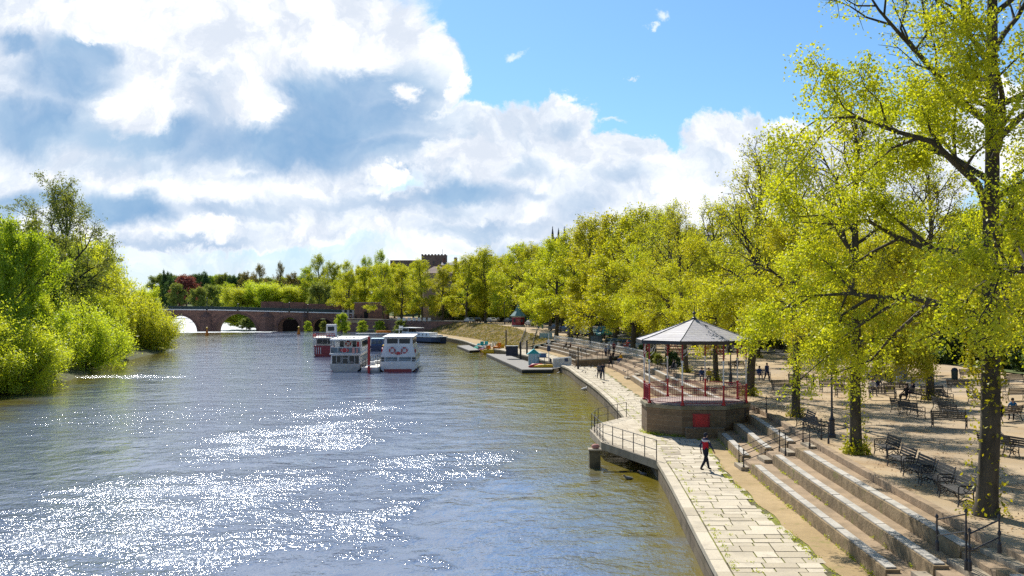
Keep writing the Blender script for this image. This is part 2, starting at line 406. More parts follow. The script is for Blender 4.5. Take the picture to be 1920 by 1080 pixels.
WIND = [(330, 930, 9.0, 8.0, 10, 1.0), (120, 1030, 11, 7.0, 0, 1.0), (560, 820, 7, 13.0, 18, 1.0), (640, 770, 4.0, 12.0, 14, 0.9), (640, 980, 4, 6.0, -12, 1.0),
        (830, 870, 5.0, 10.0, 25, 0.75), (240, 706, 12.0, 3, 0, 0.9), (720, 795, 5.0, 4.0, 0, 0.6), (300, 780, 16, 18, 0, 0.40)]
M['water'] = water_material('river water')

# ------------------------------------------------------------------ mesh builder and object helpers
class MB:
    def __init__(self):
        self.v = []; self.f = []; self.mi = []
    def add(self, vs, fs, mi=0):
        o = len(self.v)
        self.v += [tuple(v) for v in vs]
        self.f += [tuple(i + o for i in f) for f in fs]
        self.mi += [mi] * len(fs)
        return self
    def box(self, c, s, rz=0.0, mi=0, top=(1, 1)):
        """centre, full sizes; top = scale of the top face"""
        cx, cyy, cz = c; x, y, z = s[0] / 2, s[1] / 2, s[2] / 2
        P = []
        for dz, kx, ky in ((-z, 1, 1), (z, top[0], top[1])):
            for dx, dy in ((-x, -y), (x, -y), (x, y), (-x, y)):
                dx *= kx; dy *= ky
                P.append((cx + dx * math.cos(rz) - dy * math.sin(rz), cyy + dx * math.sin(rz) + dy * math.cos(rz), cz + dz))
        return self.add(P, [(3, 2, 1, 0), (4, 5, 6, 7), (0, 1, 5, 4), (1, 2, 6, 5), (2, 3, 7, 6), (3, 0, 4, 7)], mi)
    def prism(self, pts, z0, z1, mi=0):
        n = len(pts)
        a = sum(pts[i][0] * pts[(i + 1) % n][1] - pts[(i + 1) % n][0] * pts[i][1] for i in range(n))
        if a < 0: pts = pts[::-1]
        P = [(p[0], p[1], z0) for p in pts] + [(p[0], p[1], z1) for p in pts]
        return self.add(P, [tuple(range(n - 1, -1, -1)), tuple(range(n, 2 * n))] + [(i, (i + 1) % n, n + (i + 1) % n, n + i) for i in range(n)], mi)
    def tube(self, pts, r, n=8, mi=0, caps=True):
        pts = [Vector(p) for p in pts]
        rs = r if isinstance(r, (list, tuple)) else [r] * len(pts)
        V = []
        for i, p in enumerate(pts):
            t = (pts[min(i + 1, len(pts) - 1)] - pts[max(i - 1, 0)]).normalized()
            a = t.cross(Vector((0, 0, 1)) if abs(t.z) < 0.9 else Vector((0, 1, 0))).normalized(); b = t.cross(a)
            for k in range(n):
                th = 2 * math.pi * k / n
                V.append(p + (a * math.cos(th) + b * math.sin(th)) * rs[i])
        Fc = [(i * n + k, i * n + (k + 1) % n, (i + 1) * n + (k + 1) % n, (i + 1) * n + k) for i in range(len(pts) - 1) for k in range(n)]
        if caps: Fc += [tuple(range(n)), tuple((len(pts) - 1) * n + k for k in range(n - 1, -1, -1))]
        return self.add(V, Fc, mi)
    def lathe(self, c, prof, n=12, mi=0, rot=0.0):
        V = []
        for (r, z) in prof:
            for k in range(n):
                th = rot + 2 * math.pi * k / n
                V.append((c[0] + r * math.cos(th), c[1] + r * math.sin(th), c[2] + z))
        m = len(prof)
        Fc = [(i * n + k, i * n + (k + 1) % n, (i + 1) * n + (k + 1) % n, (i + 1) * n + k) for i in range(m - 1) for k in range(n)]
        Fc += [tuple(range(n - 1, -1, -1)), tuple((m - 1) * n + k for k in range(n))]
        return self.add(V, Fc, mi)
    def ball(self, c, r, n=8, mi=0, sc3=(1, 1, 1)):
        V = []; m = max(4, n // 2 + 1)
        for i in range(m + 1):
            ph = math.pi * i / m
            for k in range(n):
                th = 2 * math.pi * k / n
                V.append((c[0] + r * sc3[0] * math.sin(ph) * math.cos(th), c[1] + r * sc3[1] * math.sin(ph) * math.sin(th), c[2] - r * sc3[2] * math.cos(ph)))
        return self.add(V, [(i * n + k, i * n + (k + 1) % n, (i + 1) * n + (k + 1) % n, (i + 1) * n + k) for i in range(m) for k in range(n)], mi)
    def torus(self, c, R, r, axis='Y', n=18, k=6, mi=0):
        V = []
        for i in range(n):
            a = 2 * math.pi * i / n
            for j in range(k):
                b = 2 * math.pi * j / k
                q = (R + r * math.cos(b)); w = r * math.sin(b)
                if axis == 'Y': V.append((c[0] + q * math.cos(a), c[1] + w, c[2] + q * math.sin(a)))
                elif axis == 'X': V.append((c[0] + w, c[1] + q * math.cos(a), c[2] + q * math.sin(a)))
                else: V.append((c[0] + q * math.cos(a), c[1] + q * math.sin(a), c[2] + w))
        return self.add(V, [(i * k + j, ((i + 1) % n) * k + j, ((i + 1) % n) * k + (j + 1) % k, i * k + (j + 1) % k) for i in range(n) for j in range(k)], mi)
    def build(self, name, mats, parent=None, smooth=False, bevel=0.0):
        me = bpy.data.meshes.new(name)
        me.from_pydata(self.v, [], self.f)
        for m in (mats if isinstance(mats, (list, tuple)) else [mats]): me.materials.append(m)
        me.polygons.foreach_set('material_index', self.mi)
        if smooth: me.polygons.foreach_set('use_smooth', [True] * len(self.f))
        me.update()
        o = bpy.data.objects.new(name, me); C.objects.link(o)
        if parent is not None: o.parent = parent
        if bevel:
            b = o.modifiers.new('edge', 'BEVEL'); b.width = bevel; b.segments = 2; b.limit_method = 'ANGLE'
        return o

def tag(o, label, cat, group=None):
    o['label'] = label; o['category'] = cat
    if group: o['group'] = group
    elif 'group' in o: del o['group']
    return o
def thing(name, label, cat, loc=(0, 0, 0), rz=0.0, group=None):
    o = bpy.data.objects.new(name, None); C.objects.link(o)
    o.location = loc; o.rotation_euler = (0, 0, rz); o.empty_display_size = 0.3
    return tag(o, label, cat, group)
def struct(o, kind='structure'):
    o['kind'] = kind; return o
_kids = {}
def kids(o): return [c for c in o.children]
def copy_tree(o, loc=None, rz=None, scale=None, label=None, group=None, parent=None):
    c = o.copy(); C.objects.link(c); c.parent = parent
    if loc is not None: c.location = loc
    if rz is not None: c.rotation_euler = (0, 0, rz)
    if scale is not None: c.scale = scale if not isinstance(scale, (int, float)) else (scale,) * 3
    if label: c['label'] = label
    if group: c['group'] = group
    for ch in kids(o): copy_tree(ch, parent=c)
    return c
def lerp(pts):
    xs = [p[0] for p in pts]; ys = [p[1] for p in pts]
    # smooth interpolation (monotone-ish cubic through finite differences)
    xs = np.array(xs, float); ys = np.array(ys, float)
    m = np.gradient(ys, xs)
    def f(x):
        x = min(max(x, xs[0]), xs[-1]); i = int(min(max(np.searchsorted(xs, x) - 1, 0), len(xs) - 2))
        h = xs[i + 1] - xs[i]; t = (x - xs[i]) / h
        return float((2 * t**3 - 3 * t**2 + 1) * ys[i] + (t**3 - 2 * t**2 + t) * h * m[i] + (-2 * t**3 + 3 * t**2) * ys[i + 1] + (t**3 - t**2) * h * m[i + 1])
    return f
# ------------------------------------------------------------------ ground, river, quay, terraces
QZ, PZ = 1.0, 2.3                                # quay and promenade levels above the river
xe = lerp([(-25, 3.2), (31, 6.15), (54, 7.5), (75, 8.07), (84, 8.2), (104, 8.05), (120, 7.5), (135, 7.0), (157, 3.8), (178, 0), (201, -5.5), (241, -12), (270, -19), (296, -26), (325, -35), (345, -47), (356, -56)])
xf = lerp([(-25, 8.9), (31, 10.7), (50, 11.4), (64, 12.4), (100, 12.6), (133, 12.3), (157, 9.4), (176, 7.2), (195, 4.3)])
WT = [0.0, 1.12, 2.24, 3.3]                      # terrace line offsets
TZ = [QZ, 1.36, 1.72, 2.06, PZ]
xt = lerp([(195, 7.8), (225, 3.2), (255, -1.0), (300, -14), (325, -33), (345, -46.5), (356, -57), (380, -62), (430, -75), (470, -95)])
def zt(Y): return float(np.interp(Y, [195, 240, 260, 320, 470], [2.3, 3.6, 3.8, 4.0, 4.0]))

def grid(name, rows, m, kind='structure', smooth=False):
    n = len(rows[0]); V = [p for r in rows for p in r]
    b = MB(); b.add(V, [(i * n + j, i * n + j + 1, (i + 1) * n + j + 1, (i + 1) * n + j) for i in range(len(rows) - 1) for j in range(n - 1)])
    o = b.build(name, m, smooth=smooth); struct(o, kind); return o
rg = random.Random(5)
def fr(a, b, st):
    n = max(1, int(round((b - a) / st))); return [a + (b - a) * i / n for i in range(n + 1)]

# river above the weir, then the lower river
WEIR = 352
b = MB(); b.add([(-420, -60, 0), (60, -60, 0), (60, WEIR, 0), (-420, WEIR, 0)], [(0, 1, 2, 3)])
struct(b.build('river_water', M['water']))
b = MB(); b.add([(-900, 356, -2.2), (150, 356, -2.2), (150, 2600, -2.2), (-2600, 2600, -2.2)], [(0, 1, 2, 3)])
def lowfoam(T, tc, c):
    return c
M['rapid'] = mat('fast white water', (0.46, 0.51, 0.54), (0.20, 0.25, 0.28), scale=0.12, rough=0.35, lo=.3, hi=.7, stretch=(1, .25, 1), spec=0.6)
struct(b.build('lower_river_water', M['rapid']))
rows = []
for (y, z) in ((WEIR - .5, 0.012), (WEIR + 1.2, -0.1), (WEIR + 3, -0.9), (WEIR + 6, -1.9), (WEIR + 9, -2.19)):
    rows.append([(x, y + 3.2 * math.sin(x * .06) + 6 * max(0, (x + 100) / 60), z + rg.uniform(-.08, .08)) for x in fr(-150, -66, 2.5)])
grid('weir_water', rows, M['foamwhite'], smooth=True)

# far lands beyond the bridge and the left bank
def land(name, poly, z, m):
    b = MB(); b.prism(poly, z - 6, z); return struct(b.build(name, m))
land('ground', [(-62, 385), (-84, 420), (-104, 452), (-190, 690), (-285, 1080), (-500, 1800), (-700, 4000), (3500, 4000), (3500, 385)], 1.2, M['grassland'])
land('far_bank', [(-133, 365), (-230, 650), (-385, 1150), (-640, 1800), (-900, 4000), (-4500, 4000), (-4500, 365)], 0.9, M['grassland'])
# rising far hills
rows = []
for k, y in enumerate(fr(1080, 2600, 150)):
    rows.append([(x, y, 1.1 + min(1, (y - 1080) / 350) * (14 + 10 * math.sin(x * .0021 + 1.3) + 6 * math.sin(x * .006 + y * .003)) * (1 if k else 0)) for x in fr(-2600, 2600, 100)])
grid('hills', rows, M['grassland'], smooth=True)
# left bank
xl = lerp([(-60, -64), (20, -54), (60, -51), (105, -51.5), (126, -53), (156, -60), (200, -67), (241, -76), (300, -100), (360, -131)])
rows = []
for y in fr(-60, 366, 6):
    x0 = xl(y)
    rows.append([(x0 + 1.5, y, -0.6)] + [(x0 - d + rg.uniform(-.3, .3), y, z + rg.uniform(-.1, .1)) for d, z in ((1, .25), (5, 1.1), (14, 1.6), (40, 2.5), (120, 3), (700, 6))])
grid('river_bank', rows, M['soil'])

# ---- quay: solid body, coping, slabs, sandy strip
Ys = fr(-24, 195, 3)
JET = [Vector((7.45, 54.2)), (6.15 - .35 + .0, 60.9), (5.5, 66.2), (5.55, 71.3), (8.05, 75.3)]
JET = [(xe(53.6), 53.6), tuple(G(1127, 829, QZ))[:2], tuple(G(1106, 806, QZ))[:2], tuple(G(1118, 795, QZ))[:2], (xe(75), 75.0)]
rows = [[(xe(y), y, -1.5), (xe(y), y, QZ - .17)] for y in fr(-24, 356, 3)]
o = grid('quay_wall', rows, M['quaywall']); del o['kind']
tag(o, 'long stained stone quay wall dropping from the walkway into the river', 'quay wall')
rows = [[(xe(y) + .02, y, QZ - .03), (xf(y) + .1, y, QZ - .03)] for y in Ys]
struct(grid('quay', rows, M['joint']))
# coping stones
b = MB(); y = -24.0
tints = []
while y < 355:
    L = rg.uniform(1.1, 1.7); y2 = y + L - .02
    w = 0.38
    jo = rg.uniform(-.012, .012)
    P = [(xe(y) - .06, y), (xe(y) + w, y), (xe(y2) + w, y2), (xe(y2) - .06, y2)]
    b.prism(P, QZ - .2, QZ + .012 + jo * .6); tints += [rg.random()] * 6; y += L
def tinted(b, name, m, tints, parent=None):
    o = b.build(name, m, parent)
    a = o.data.attributes.new('tint', 'FLOAT', 'FACE'); a.data.foreach_set('value', tints); return o
struct(tinted(b, 'kerb', M['slabs'], tints))
# slabs of the walkway in uneven rows
b = MB(); tints = []
def strip_right(y):                               # right edge of the slabs; the sandy strip lies beyond
    return xf(y) - float(np.interp(y, [30, 50, 60, 90, 130], [1.15, 1.3, 1.0, 1.6, 1.7]))
y = -24.0
while y < 193:
    d = rg.choice([.48, .55, .62, .7, .8]); a0 = xe(y) + .42; x1 = strip_right(y) + rg.uniform(-.25, .22)
    x = a0; sk = (xe(y + .5) - xe(y - .5))
    while x < x1 - .2:
        w = rg.uniform(.55, 1.25); x2 = min(x + w, x1) if x + w < x1 - .35 else x1
        g = .015 + .02 * rg.random() ** 3; z = QZ + rg.uniform(-.006, .012)
        if rg.random() > -1:
            b.add([(x + g, y + g, z), (x2 - g, y + g, z), (x2 - g + sk * d, y + d - g, z + rg.uniform(-.004, .004)), (x + g + sk * d, y + d - g, z)], [(0, 1, 2, 3)])
            tints.append(rg.random())
        x = x2
    y += d
struct(tinted(b, 'pavement', M['slabs'], tints))
rows = [[(strip_right(y) + .15 + .1 * math.sin(y * 1.3), y, QZ - .008), (xf(y) + .03, y, QZ - .004)] for y in fr(-24, 195, 1)]
struct(grid('sandy_path', rows, M['sand']))
# far quay path
rows = [[(xe(y) + .5, y, QZ), (xe(y) + 3.2, y, QZ), (xe(y) + 4.2, y, QZ + .02)] for y in fr(194, 300, 5)]
struct(grid('riverside_path', rows, M['sand']))

# projecting platform beside the bandstand
b = MB(); b.prism([JET[0], JET[1], JET[2], JET[3], JET[4], (9.2, 75), (9.2, 53.6)], QZ - .42, QZ + .004)
o = struct(b.build('viewing_platform', M['stone']))
b = MB(); tints = []; 
yy = 55.0
while yy < 74:
    xx = 5.4 + .0; 
    left = np.interp(yy, [53.6, JET[1][1], JET[2][1], JET[3][1], 75], [JET[0][0], JET[1][0], JET[2][0], JET[3][0], JET[4][0]])
    x = left + .45
    while x < xe(yy) + .5:
        w = rg.uniform(.7, 1.2); b.add([(x, yy, QZ + .012), (x + w - .03, yy, QZ + .012), (x + w - .03, yy + .66, QZ + .012), (x, yy + .66, QZ + .012)], [(0, 1, 2, 3)]); tints.append(rg.random()); x += w
    yy += .7
struct(tinted(b, 'platform_paving', M['slabs'], tints))

# ---- terraces: stepped body
prof = [(WT[0], -.3), (WT[0], TZ[1]), (WT[1], TZ[1]), (WT[1], TZ[2]), (WT[2], TZ[2]), (WT[2], TZ[3]), (WT[3], TZ[3]), (WT[3], TZ[4] - .004), (WT[3] + .5, TZ[4] - .004)]
def shrink(y): return float(np.interp(y, [20, 50, 100, 180, 195], [.86, 1.0, 1.0, .95, .9]))
rows = [[(xf(y) + d * shrink(y), y, z) for d, z in prof] for y in Ys]
struct(grid('terrace', rows, M['terrace']))
# kerb of the promenade
b = MB(); tints = []; y = -24.0
while y < 194:
    L = rg.uniform(.9, 1.4); y2 = y + L - .02; k0 = xf(y) + WT[3] * shrink(y); k1 = xf(y2) + WT[3] * shrink(y2)
    b.prism([(k0 - .04, y), (k0 + .24, y), (k1 + .24, y2), (k1 - .04, y2)], TZ[3] + .01, PZ + .035 + rg.uniform(-.008, .008)); tints += [rg.uniform(.0, .6)] * 6; y += L
struct(tinted(b, 'promenade_kerb', M['terrace'], tints))
# seat walls with boards, gaps at the stairs
def seat_wall(k, y0, y1, label, step=1.75):
    off = WT[k]
    b = MB(); z0 = TZ[k] - .02; z1 = TZ[k + 1] + .10
    ys = fr(y0, y1, 1.2); r = []
    jit = [rg.uniform(-.015, .015) for _ in ys]
    for q, y in enumerate(ys):
        x = xf(y) + off * shrink(y); r.append([(x - .05 + jit[q], y, z0), (x - .03 + jit[q], y, z1), (x + .40, y, z1), (x + .40, y, z0)])
    V = [p for q in r for p in q]; n = 4
    b.add(V, [(i * n + j, i * n + (j + 1) % n, (i + 1) * n + (j + 1) % n, (i + 1) * n + j) for i in range(len(ys) - 1) for j in range(n)] + [(0, 1, 2, 3), tuple(len(V) - 4 + j for j in (3, 2, 1, 0))])
    w = b.build('seat_wall', M['wallstone'])
    tag(w, label, 'seat wall', 'seat walls of the terraces')
    y = y0 + .12
    while y + step - .15 < y1:
        y2 = y + step - .09; xa = xf(y) + off * shrink(y); xb = xf(y2) + off * shrink(y2)
        bb = MB(); e = rg.uniform(-.008, .008)
        bb.prism([(xa + .03 + e, y), (xa + .33 + e, y), (xb + .33 + e, y2), (xb + .03 + e, y2)], z1 + .008, z1 + .05 + rg.uniform(-.005, .005))
        bb.build('seat_board', M['seatslab'], w)
        y += step
    return w
nm = ['lowest', 'middle', 'upper']
for k in range(3):
    seat_wall(k, [29.9, 28.9, 29.6][k], [49.9, 50.1, 50.3][k], ['lowest', 'middle', 'upper'][k] + ' long seat wall of pale boards between the near stairs and the double handrails')
    seat_wall(k, 52.4, [62.6, 64.2, 65.6][k], ['lowest', 'middle', 'upper'][k] + ' short seat wall in the shade against the bandstand base')
    seat_wall(k, [71.6, 70.6, 70.2][k], 112, ['lowest', 'middle', 'upper'][k] + ' seat wall running on past the far side of the bandstand', 2.2)
    seat_wall(k, 152, 193, ['lowest', 'middle', 'upper'][k] + ' distant seat wall below the white picket fence', 4.0)
    seat_wall(k, 16, [26.8, 26.4, 27.2][k], ['lowest', 'middle', 'upper'][k] + ' seat wall just this side of the near corner stairs')
def half_steps(y0, y1, label):
    t = thing('stone_steps', label, 'steps', (xf((y0 + y1) / 2), (y0 + y1) / 2, QZ), 0, 'short stairs cut through the terraces')
    ym = (y0 + y1) / 2
    for k in range(4):
        zz0 = TZ[k] - QZ; zz1 = (TZ[k] + TZ[k + 1]) / 2 - QZ
        x = WT[k] * shrink(ym)
        b = MB(); b.box((x - .22, 0, (zz0 + zz1) / 2 + .0), (.42, y1 - y0 - .1, zz1 - zz0)); b.build('step', M['stone'], t)
half_steps(27.2, 29.5, 'short stone stairs at the near corner beside the bent handrails')
half_steps(50.5, 52.2, 'short stone stairs between the paired black handrails')
half_steps(112.5, 115, 'short stone stairs past the bandstand on the sunny terrace')

# ---- promenade and the rising land behind
rows = []
for y in fr(-40, 195, 5):
    k = xf(max(y, -24)) + WT[3] * shrink(y) + .3
    rows.append([(k, y, PZ), (k + 3, y, PZ), (k + 12, y, PZ + .02), (k + 27, y, PZ + .1), (k + 34, y, PZ + .3), (k + 48, y, 7), (k + 70, y, 13), (k + 110, y, 15), (k + 700, y, 18)])
for y in fr(200, 470, 5):
    k = xt(y); z = zt(y)
    rows.append([(k, y, z), (k + 3, y, z), (k + 12, y, z), (k + 27, y, z + .1), (k + 34, y, z + .3), (k + 48, y, 7), (k + 70, y, 13), (k + 110, y, 15), (k + 700, y, 18)])
grid('promenade', rows, M['promenade'])
# grass verge on the slope behind
rows = []
for y in fr(-40, 470, 5):
    k = (xf(max(y, -24)) + WT[3] * shrink(y) + .3) if y <= 195 else xt(y)
    z = PZ if y < 195 else zt(y)
    rows.append([(k + 31, y, z + .32), (k + 34, y, z + .40), (k + 48, y, 7.1), (k + 70, y, 13.1), (k + 110, y, 15.1), (k + 690, y, 18.1)])
grid('grass_slope', rows, M['grassland'])
rows = [[((xf(max(y, -24)) + 3.6 + 20) if y <= 195 else xt(y) + 14, y, (PZ if y < 195 else zt(y)) + .10), ((xf(max(y, -24)) + 3.6 + 26) if y <= 195 else xt(y) + 20, y, (PZ if y < 195 else zt(y)) + .16)] for y in fr(120, 440, 5)]
grid('road', rows, M['asphalt'])

# earth bank beyond the terraces
rows = []
for y in fr(192, 316, 2.0):
    a = xe(y) + (4.0 if y > 200 else 4.0 + 0 * (200 - y)); c = xt(max(y, 195)) + .4; z1 = zt(y)
    row = []
    for q in range(9):
        t = q / 8; s = t * t * (3 - 2 * t)
        row.append((a + (c - a) * t + rg.uniform(-.25, .25) * (0 < q < 8), y + rg.uniform(-.4, .4) * (0 < q < 8), QZ - .02 + (z1 - QZ) * s + (rg.uniform(-.22, .22) if 0 < q < 8 else 0)))
    rows.append(row)
grid('earth_bank', rows, M['bank'], smooth=False)
# side wall closing the terraces at their far end
# retaining wall near the bridge
wl = [(-56.5, 356), (-46, 344.5), (-33.5, 324.5), (-24, 309), (-14, 301)]
b = MB()
for (p, q) in zip(wl[:-1], wl[1:]):
    b.prism([p, q, (q[0] + 1.6, q[1] + 1.2), (p[0] + 1.6, p[1] + 1.2)], -1.5, 4.2)
w = b.build('retaining_wall', M['redstone']); tag(w, 'long dark red sandstone retaining wall between bridge and earth bank', 'wall')
b = MB()
for (p, q) in zip(wl[:-1], wl[1:]):
    b.prism([(p[0] - .2, p[1] - .2), (q[0] - .2, q[1] - .2), (q[0] + 1, q[1] + .8), (p[0] + 1, p[1] + .8)], 4.204, 4.42)
b.build('coping', M['stone'], w)
b = MB(); b.prism([(-60, 357), (-46, 346), (-33.5, 326), (-24, 310.5), (-13.5, 302), (-10, 312), (-18, 345), (-40, 400), (-60, 400)], 3.0, 3.95)
struct(b.build('ground_behind_wall', M['promenade']))

# ------------------------------------------------------------------ bridge
t = thing('stone_bridge', 'old red sandstone arched bridge with pale string course and dark parapet', 'bridge', (-95, 370, 0))
def top(x): return float(np.interp(x, [-140, -124, -104, -57], [8.7, 8.7, 8.5, 7.3]))  # parapet top
arches = [(-123.5, -110.3, 5.3), (-104.0, -89.5, 5.9), (-82.0, -74.6, 4.7), (-70.6, -62.8, 4.3)]
def under(x):
    for a0, a1, h in arches:
        if a0 <= x <= a1:
            tt = (x - (a0 + a1) / 2) / ((a1 - a0) / 2); spring = -.6 if h > 5 else 1.4
            return spring + (h - spring) * math.sqrt(max(0, 1 - abs(tt) ** 2.1))
    return -3.0
xs = sorted(set([round(x, 3) for x in fr(-140, -56, 1.0)] + [round(a0 + (a1 - a0) * (.5 - .5 * math.cos(math.pi * k / 28)), 3) for a0, a1, _ in arches for k in range(29)] + [round(v + e, 3) for a0, a1, _ in arches for v, e in ((a0, -.01), (a1, .01))]))
b = MB()
zt0 = lambda x: top(x) - 1.35
for x0, x1 in zip(xs[:-1], xs[1:]):
    u0, u1 = under(x0), under(x1)
    for yy_, flip in ((-3.6, 0), (3.6, 1)):
        q = [(x0 + 95, yy_, u0), (x1 + 95, yy_, u1), (x1 + 95, yy_, zt0(x1)), (x0 + 95, yy_, zt0(x0))]
        b.add(q, [(0, 1, 2, 3) if not flip else (3, 2, 1, 0)])
    b.add([(x0 + 95, -3.6, u0), (x0 + 95, 3.6, u0), (x1 + 95, 3.6, u1), (x1 + 95, -3.6, u1)], [(0, 1, 2, 3)])
    b.add([(x0 + 95, -3.6, zt0(x0)), (x0 + 95, 3.6, zt0(x0)), (x1 + 95, 3.6, zt0(x1)), (x1 + 95, -3.6, zt0(x1))], [(3, 2, 1, 0)])
b.build('arched_wall', M['redstone'], t)
ringm = mat('ring stones', (0.19, 0.10, 0.08), (0.13, 0.075, 0.06), scale=1)
for a0, a1, h in arches:                          # voussoir rings
    b = MB()
    P = [(a0 + (a1 - a0) * (.5 - .5 * math.cos(math.pi * k / 24))) for k in range(25)]
    for p, q in zip(P[:-1], P[1:]):
        mid = (a0 + a1) / 2; o1 = lambda x: x + (x - mid) / (a1 - a0) * 1.4
        b.add([(p + 95, -3.75, under(p) - .01), (q + 95, -3.75, under(q) - .01), (o1(q) + 95, -3.75, under(q) + .55), (o1(p) + 95, -3.75, under(p) + .55),
               (p + 95, -3.4, under(p) - .01), (q + 95, -3.4, under(q) - .01)], [(0, 1, 2, 3), (4, 5, 1, 0)])
    b.build('arch_ring', ringm, t)
for x0, x1 in ((-109.5, -104.9), (-88.5, -83.2), (-74.0, -71.2)):     # cutwaters
    b = MB(); xm = (x0 + x1) / 2
    pts = [(x0 + 95, -3.5), (xm + 95, -6.4), (x1 + 95, -3.5)]
    b.prism(pts, -3, 4.9)
    b.add([(x0 + 95, -3.62, 4.9), (xm + 95, -6.4, 4.9), (x1 + 95, -3.62, 4.9), (xm + 95, -3.62, 7.0)], [(0, 1, 3), (1, 2, 3)])
    b.build('cutwater', M['redstone'], t)
b = MB()
for x0, x1 in zip(fr(-140, -56, 4)[:-1], fr(-140, -56, 4)[1:]):
    z0, z1 = zt0(x0), zt0(x1)
    b.add([(x0 + 95, -4.0, z0), (x1 + 95, -4.0, z1), (x1 + 95, -4.0, z1 + .34), (x0 + 95, -4.0, z0 + .34), (x0 + 95, -3.5, z0 + .34), (x1 + 95, -3.5, z1 + .34), (x0 + 95, -3.5, z0), (x1 + 95, -3.5, z1)],
          [(0, 1, 2, 3), (3, 2, 5, 4), (6, 7, 1, 0)])
b.build('string_course', M['white'], t)
parm = mat('dark painted parapet', (0.03, 0.06, 0.06), (0.02, 0.04, 0.04), rough=.5)
for yy_ in (-3.7, 3.5):
    b = MB()
    for x0, x1 in zip(fr(-140, -56, 4)[:-1], fr(-140, -56, 4)[1:]):
        z0, z1 = zt0(x0) + .34, zt0(x1) + .34; e0, e1 = top(x0), top(x1)
        P = [(x0 + 95, yy_, z0), (x1 + 95, yy_, z1), (x1 + 95, yy_ + .2, z1), (x0 + 95, yy_ + .2, z0), (x0 + 95, yy_, e0), (x1 + 95, yy_, e1), (x1 + 95, yy_ + .2, e1), (x0 + 95, yy_ + .2, e0)]
        b.add(P, [(0, 1, 5, 4), (3, 2, 6, 7), (4, 5, 6, 7)])
    b.build('parapet', parm, t)
for k, x in enumerate((-106.8, -96, -78, -71.5)):
    b = MB(); h = [2.9, 1.0, 2.0, 1.4][k]
    b.box((x + 95, -3.75, top(x) - .55), (.7, .5, 1.5)); b.lathe((x + 95, -3.75, top(x) + .2), [(.14, 0), (.09, h * .8), (.22, h * .82), (.26, h * .95), (.05, h)], 8)
    b.build('lamp_post', M['iron_green'], t)
# crenellated gate wall, tower block
b = MB()
for k in range(12):
    x = -89 + k * 2.6; z = top(x) + .02
    b.box((x, 376.5, z - .4 + rg.choice([.35, .9, 1.2, 1.3])), (2.55, 1.2, 2.6))
w = b.build('battlement_wall', M['redstone']); tag(w, 'dark uneven battlement wall standing along the far side of the bridge', 'wall')
t2 = thing('gate_tower', 'dark red sandstone gate block at the end of the bridge', 'gatehouse', (-48.5, 362, 3.9))
b = MB(); b.box((0, 0, 2.9), (11, 7, 5.8)); b.build('wall', M['redstone'], t2)
b = MB(); b.box((0, 0, 5.95), (11.4, 7.4, .28)); b.build('coping', M['stone'], t2)
b = MB(); b.box((-1.5, -3.52, 1.6), (1.4, .1, 2.6)); b.build('door', M['rubber'], t2)
t2 = thing('gate_pier', 'pale stone gate pier group between bridge end and gate block', 'gate pier', (-57.5, 366, 3.9))
for dx in (-1.5, .2, 1.9):
    b = MB(); b.box((dx, 0, 1.6), (.7, .7, 3.2)); b.box((dx, 0, 3.28), (.9, .9, .2)); b.build('pier', M['cream'], t2)

b = MB(); b.box((-72, 381, 0.4), (30, 1, 7)); w = b.build('arch_shade_sheet', M['rubber']); tag(w, 'added dark sheet for the shade seen through the small bridge arches', 'wall')  # black sheet added so the small arches look shaded inside

rows = []
for k, x in enumerate(fr(-132, -80, 1.3)):
    wdt = 5 + 9 * max(0, (-84 - x) / 46) + rg.uniform(-1.6, 1.6); rows.append([(x, WEIR - 1 - wdt, .012), (x, WEIR - 1 - wdt * .5 + rg.uniform(-.6, .6), .05), (x, WEIR - .4, .03)])
grid('river_foam', rows, M['foamwhite'], smooth=True)
# ------------------------------------------------------------------ trees
def tubes_mesh(branches):
    """branches: list of (pts, radii, sides) -> numpy verts, quads"""
    V = []; Fq = []; off = 0
    for pts, rad, n in branches:
        P = np.asarray(pts, float); R = np.asarray(rad, float); k = len(P)
        Tn = np.gradient(P, axis=0); Tn /= np.linalg.norm(Tn, axis=1)[:, None] + 1e-9
        ref = np.where(np.abs(Tn[:, 2:3]) < .9, np.array([[0, 0, 1.]]), np.array([[0, 1., 0]]))
        A = np.cross(Tn, ref); A /= np.linalg.norm(A, axis=1)[:, None] + 1e-9
        B = np.cross(Tn, A)
        th = np.arange(n) * 2 * np.pi / n
        ring = P[:, None, :] + (A[:, None, :] * np.cos(th)[None, :, None] + B[:, None, :] * np.sin(th)[None, :, None]) * R[:, None, None]
        V.append(ring.reshape(-1, 3))
        i = np.arange(k - 1)[:, None] * n; j = np.arange(n)[None, :]; j2 = (j + 1) % n
        Fq.append(np.stack([i + j, i + j2, i + n + j2, i + n + j], -1).reshape(-1, 4) + off); off += k * n
    return np.concatenate(V), np.concatenate(Fq)

def mesh_np(name, V, Q, m, attr=None, smooth=False):
    me = bpy.data.meshes.new(name)
    me.vertices.add(len(V)); me.vertices.foreach_set('co', V.astype(np.float32).ravel())
    me.loops.add(len(Q) * 4); me.loops.foreach_set('vertex_index', Q.astype(np.int32).ravel())
    me.polygons.add(len(Q)); me.polygons.foreach_set('loop_start', np.arange(len(Q), dtype=np.int32) * 4)
    me.polygons.foreach_set('loop_total', np.full(len(Q), 4, dtype=np.int32))
    me.materials.append(m)
    if smooth: me.polygons.foreach_set('use_smooth', np.ones(len(Q), dtype=bool))
    me.update(calc_edges=True)
    if attr is not None:
        a = me.attributes.new('tint', 'FLOAT', 'FACE'); a.data.foreach_set('value', attr.astype(np.float32))
    return me

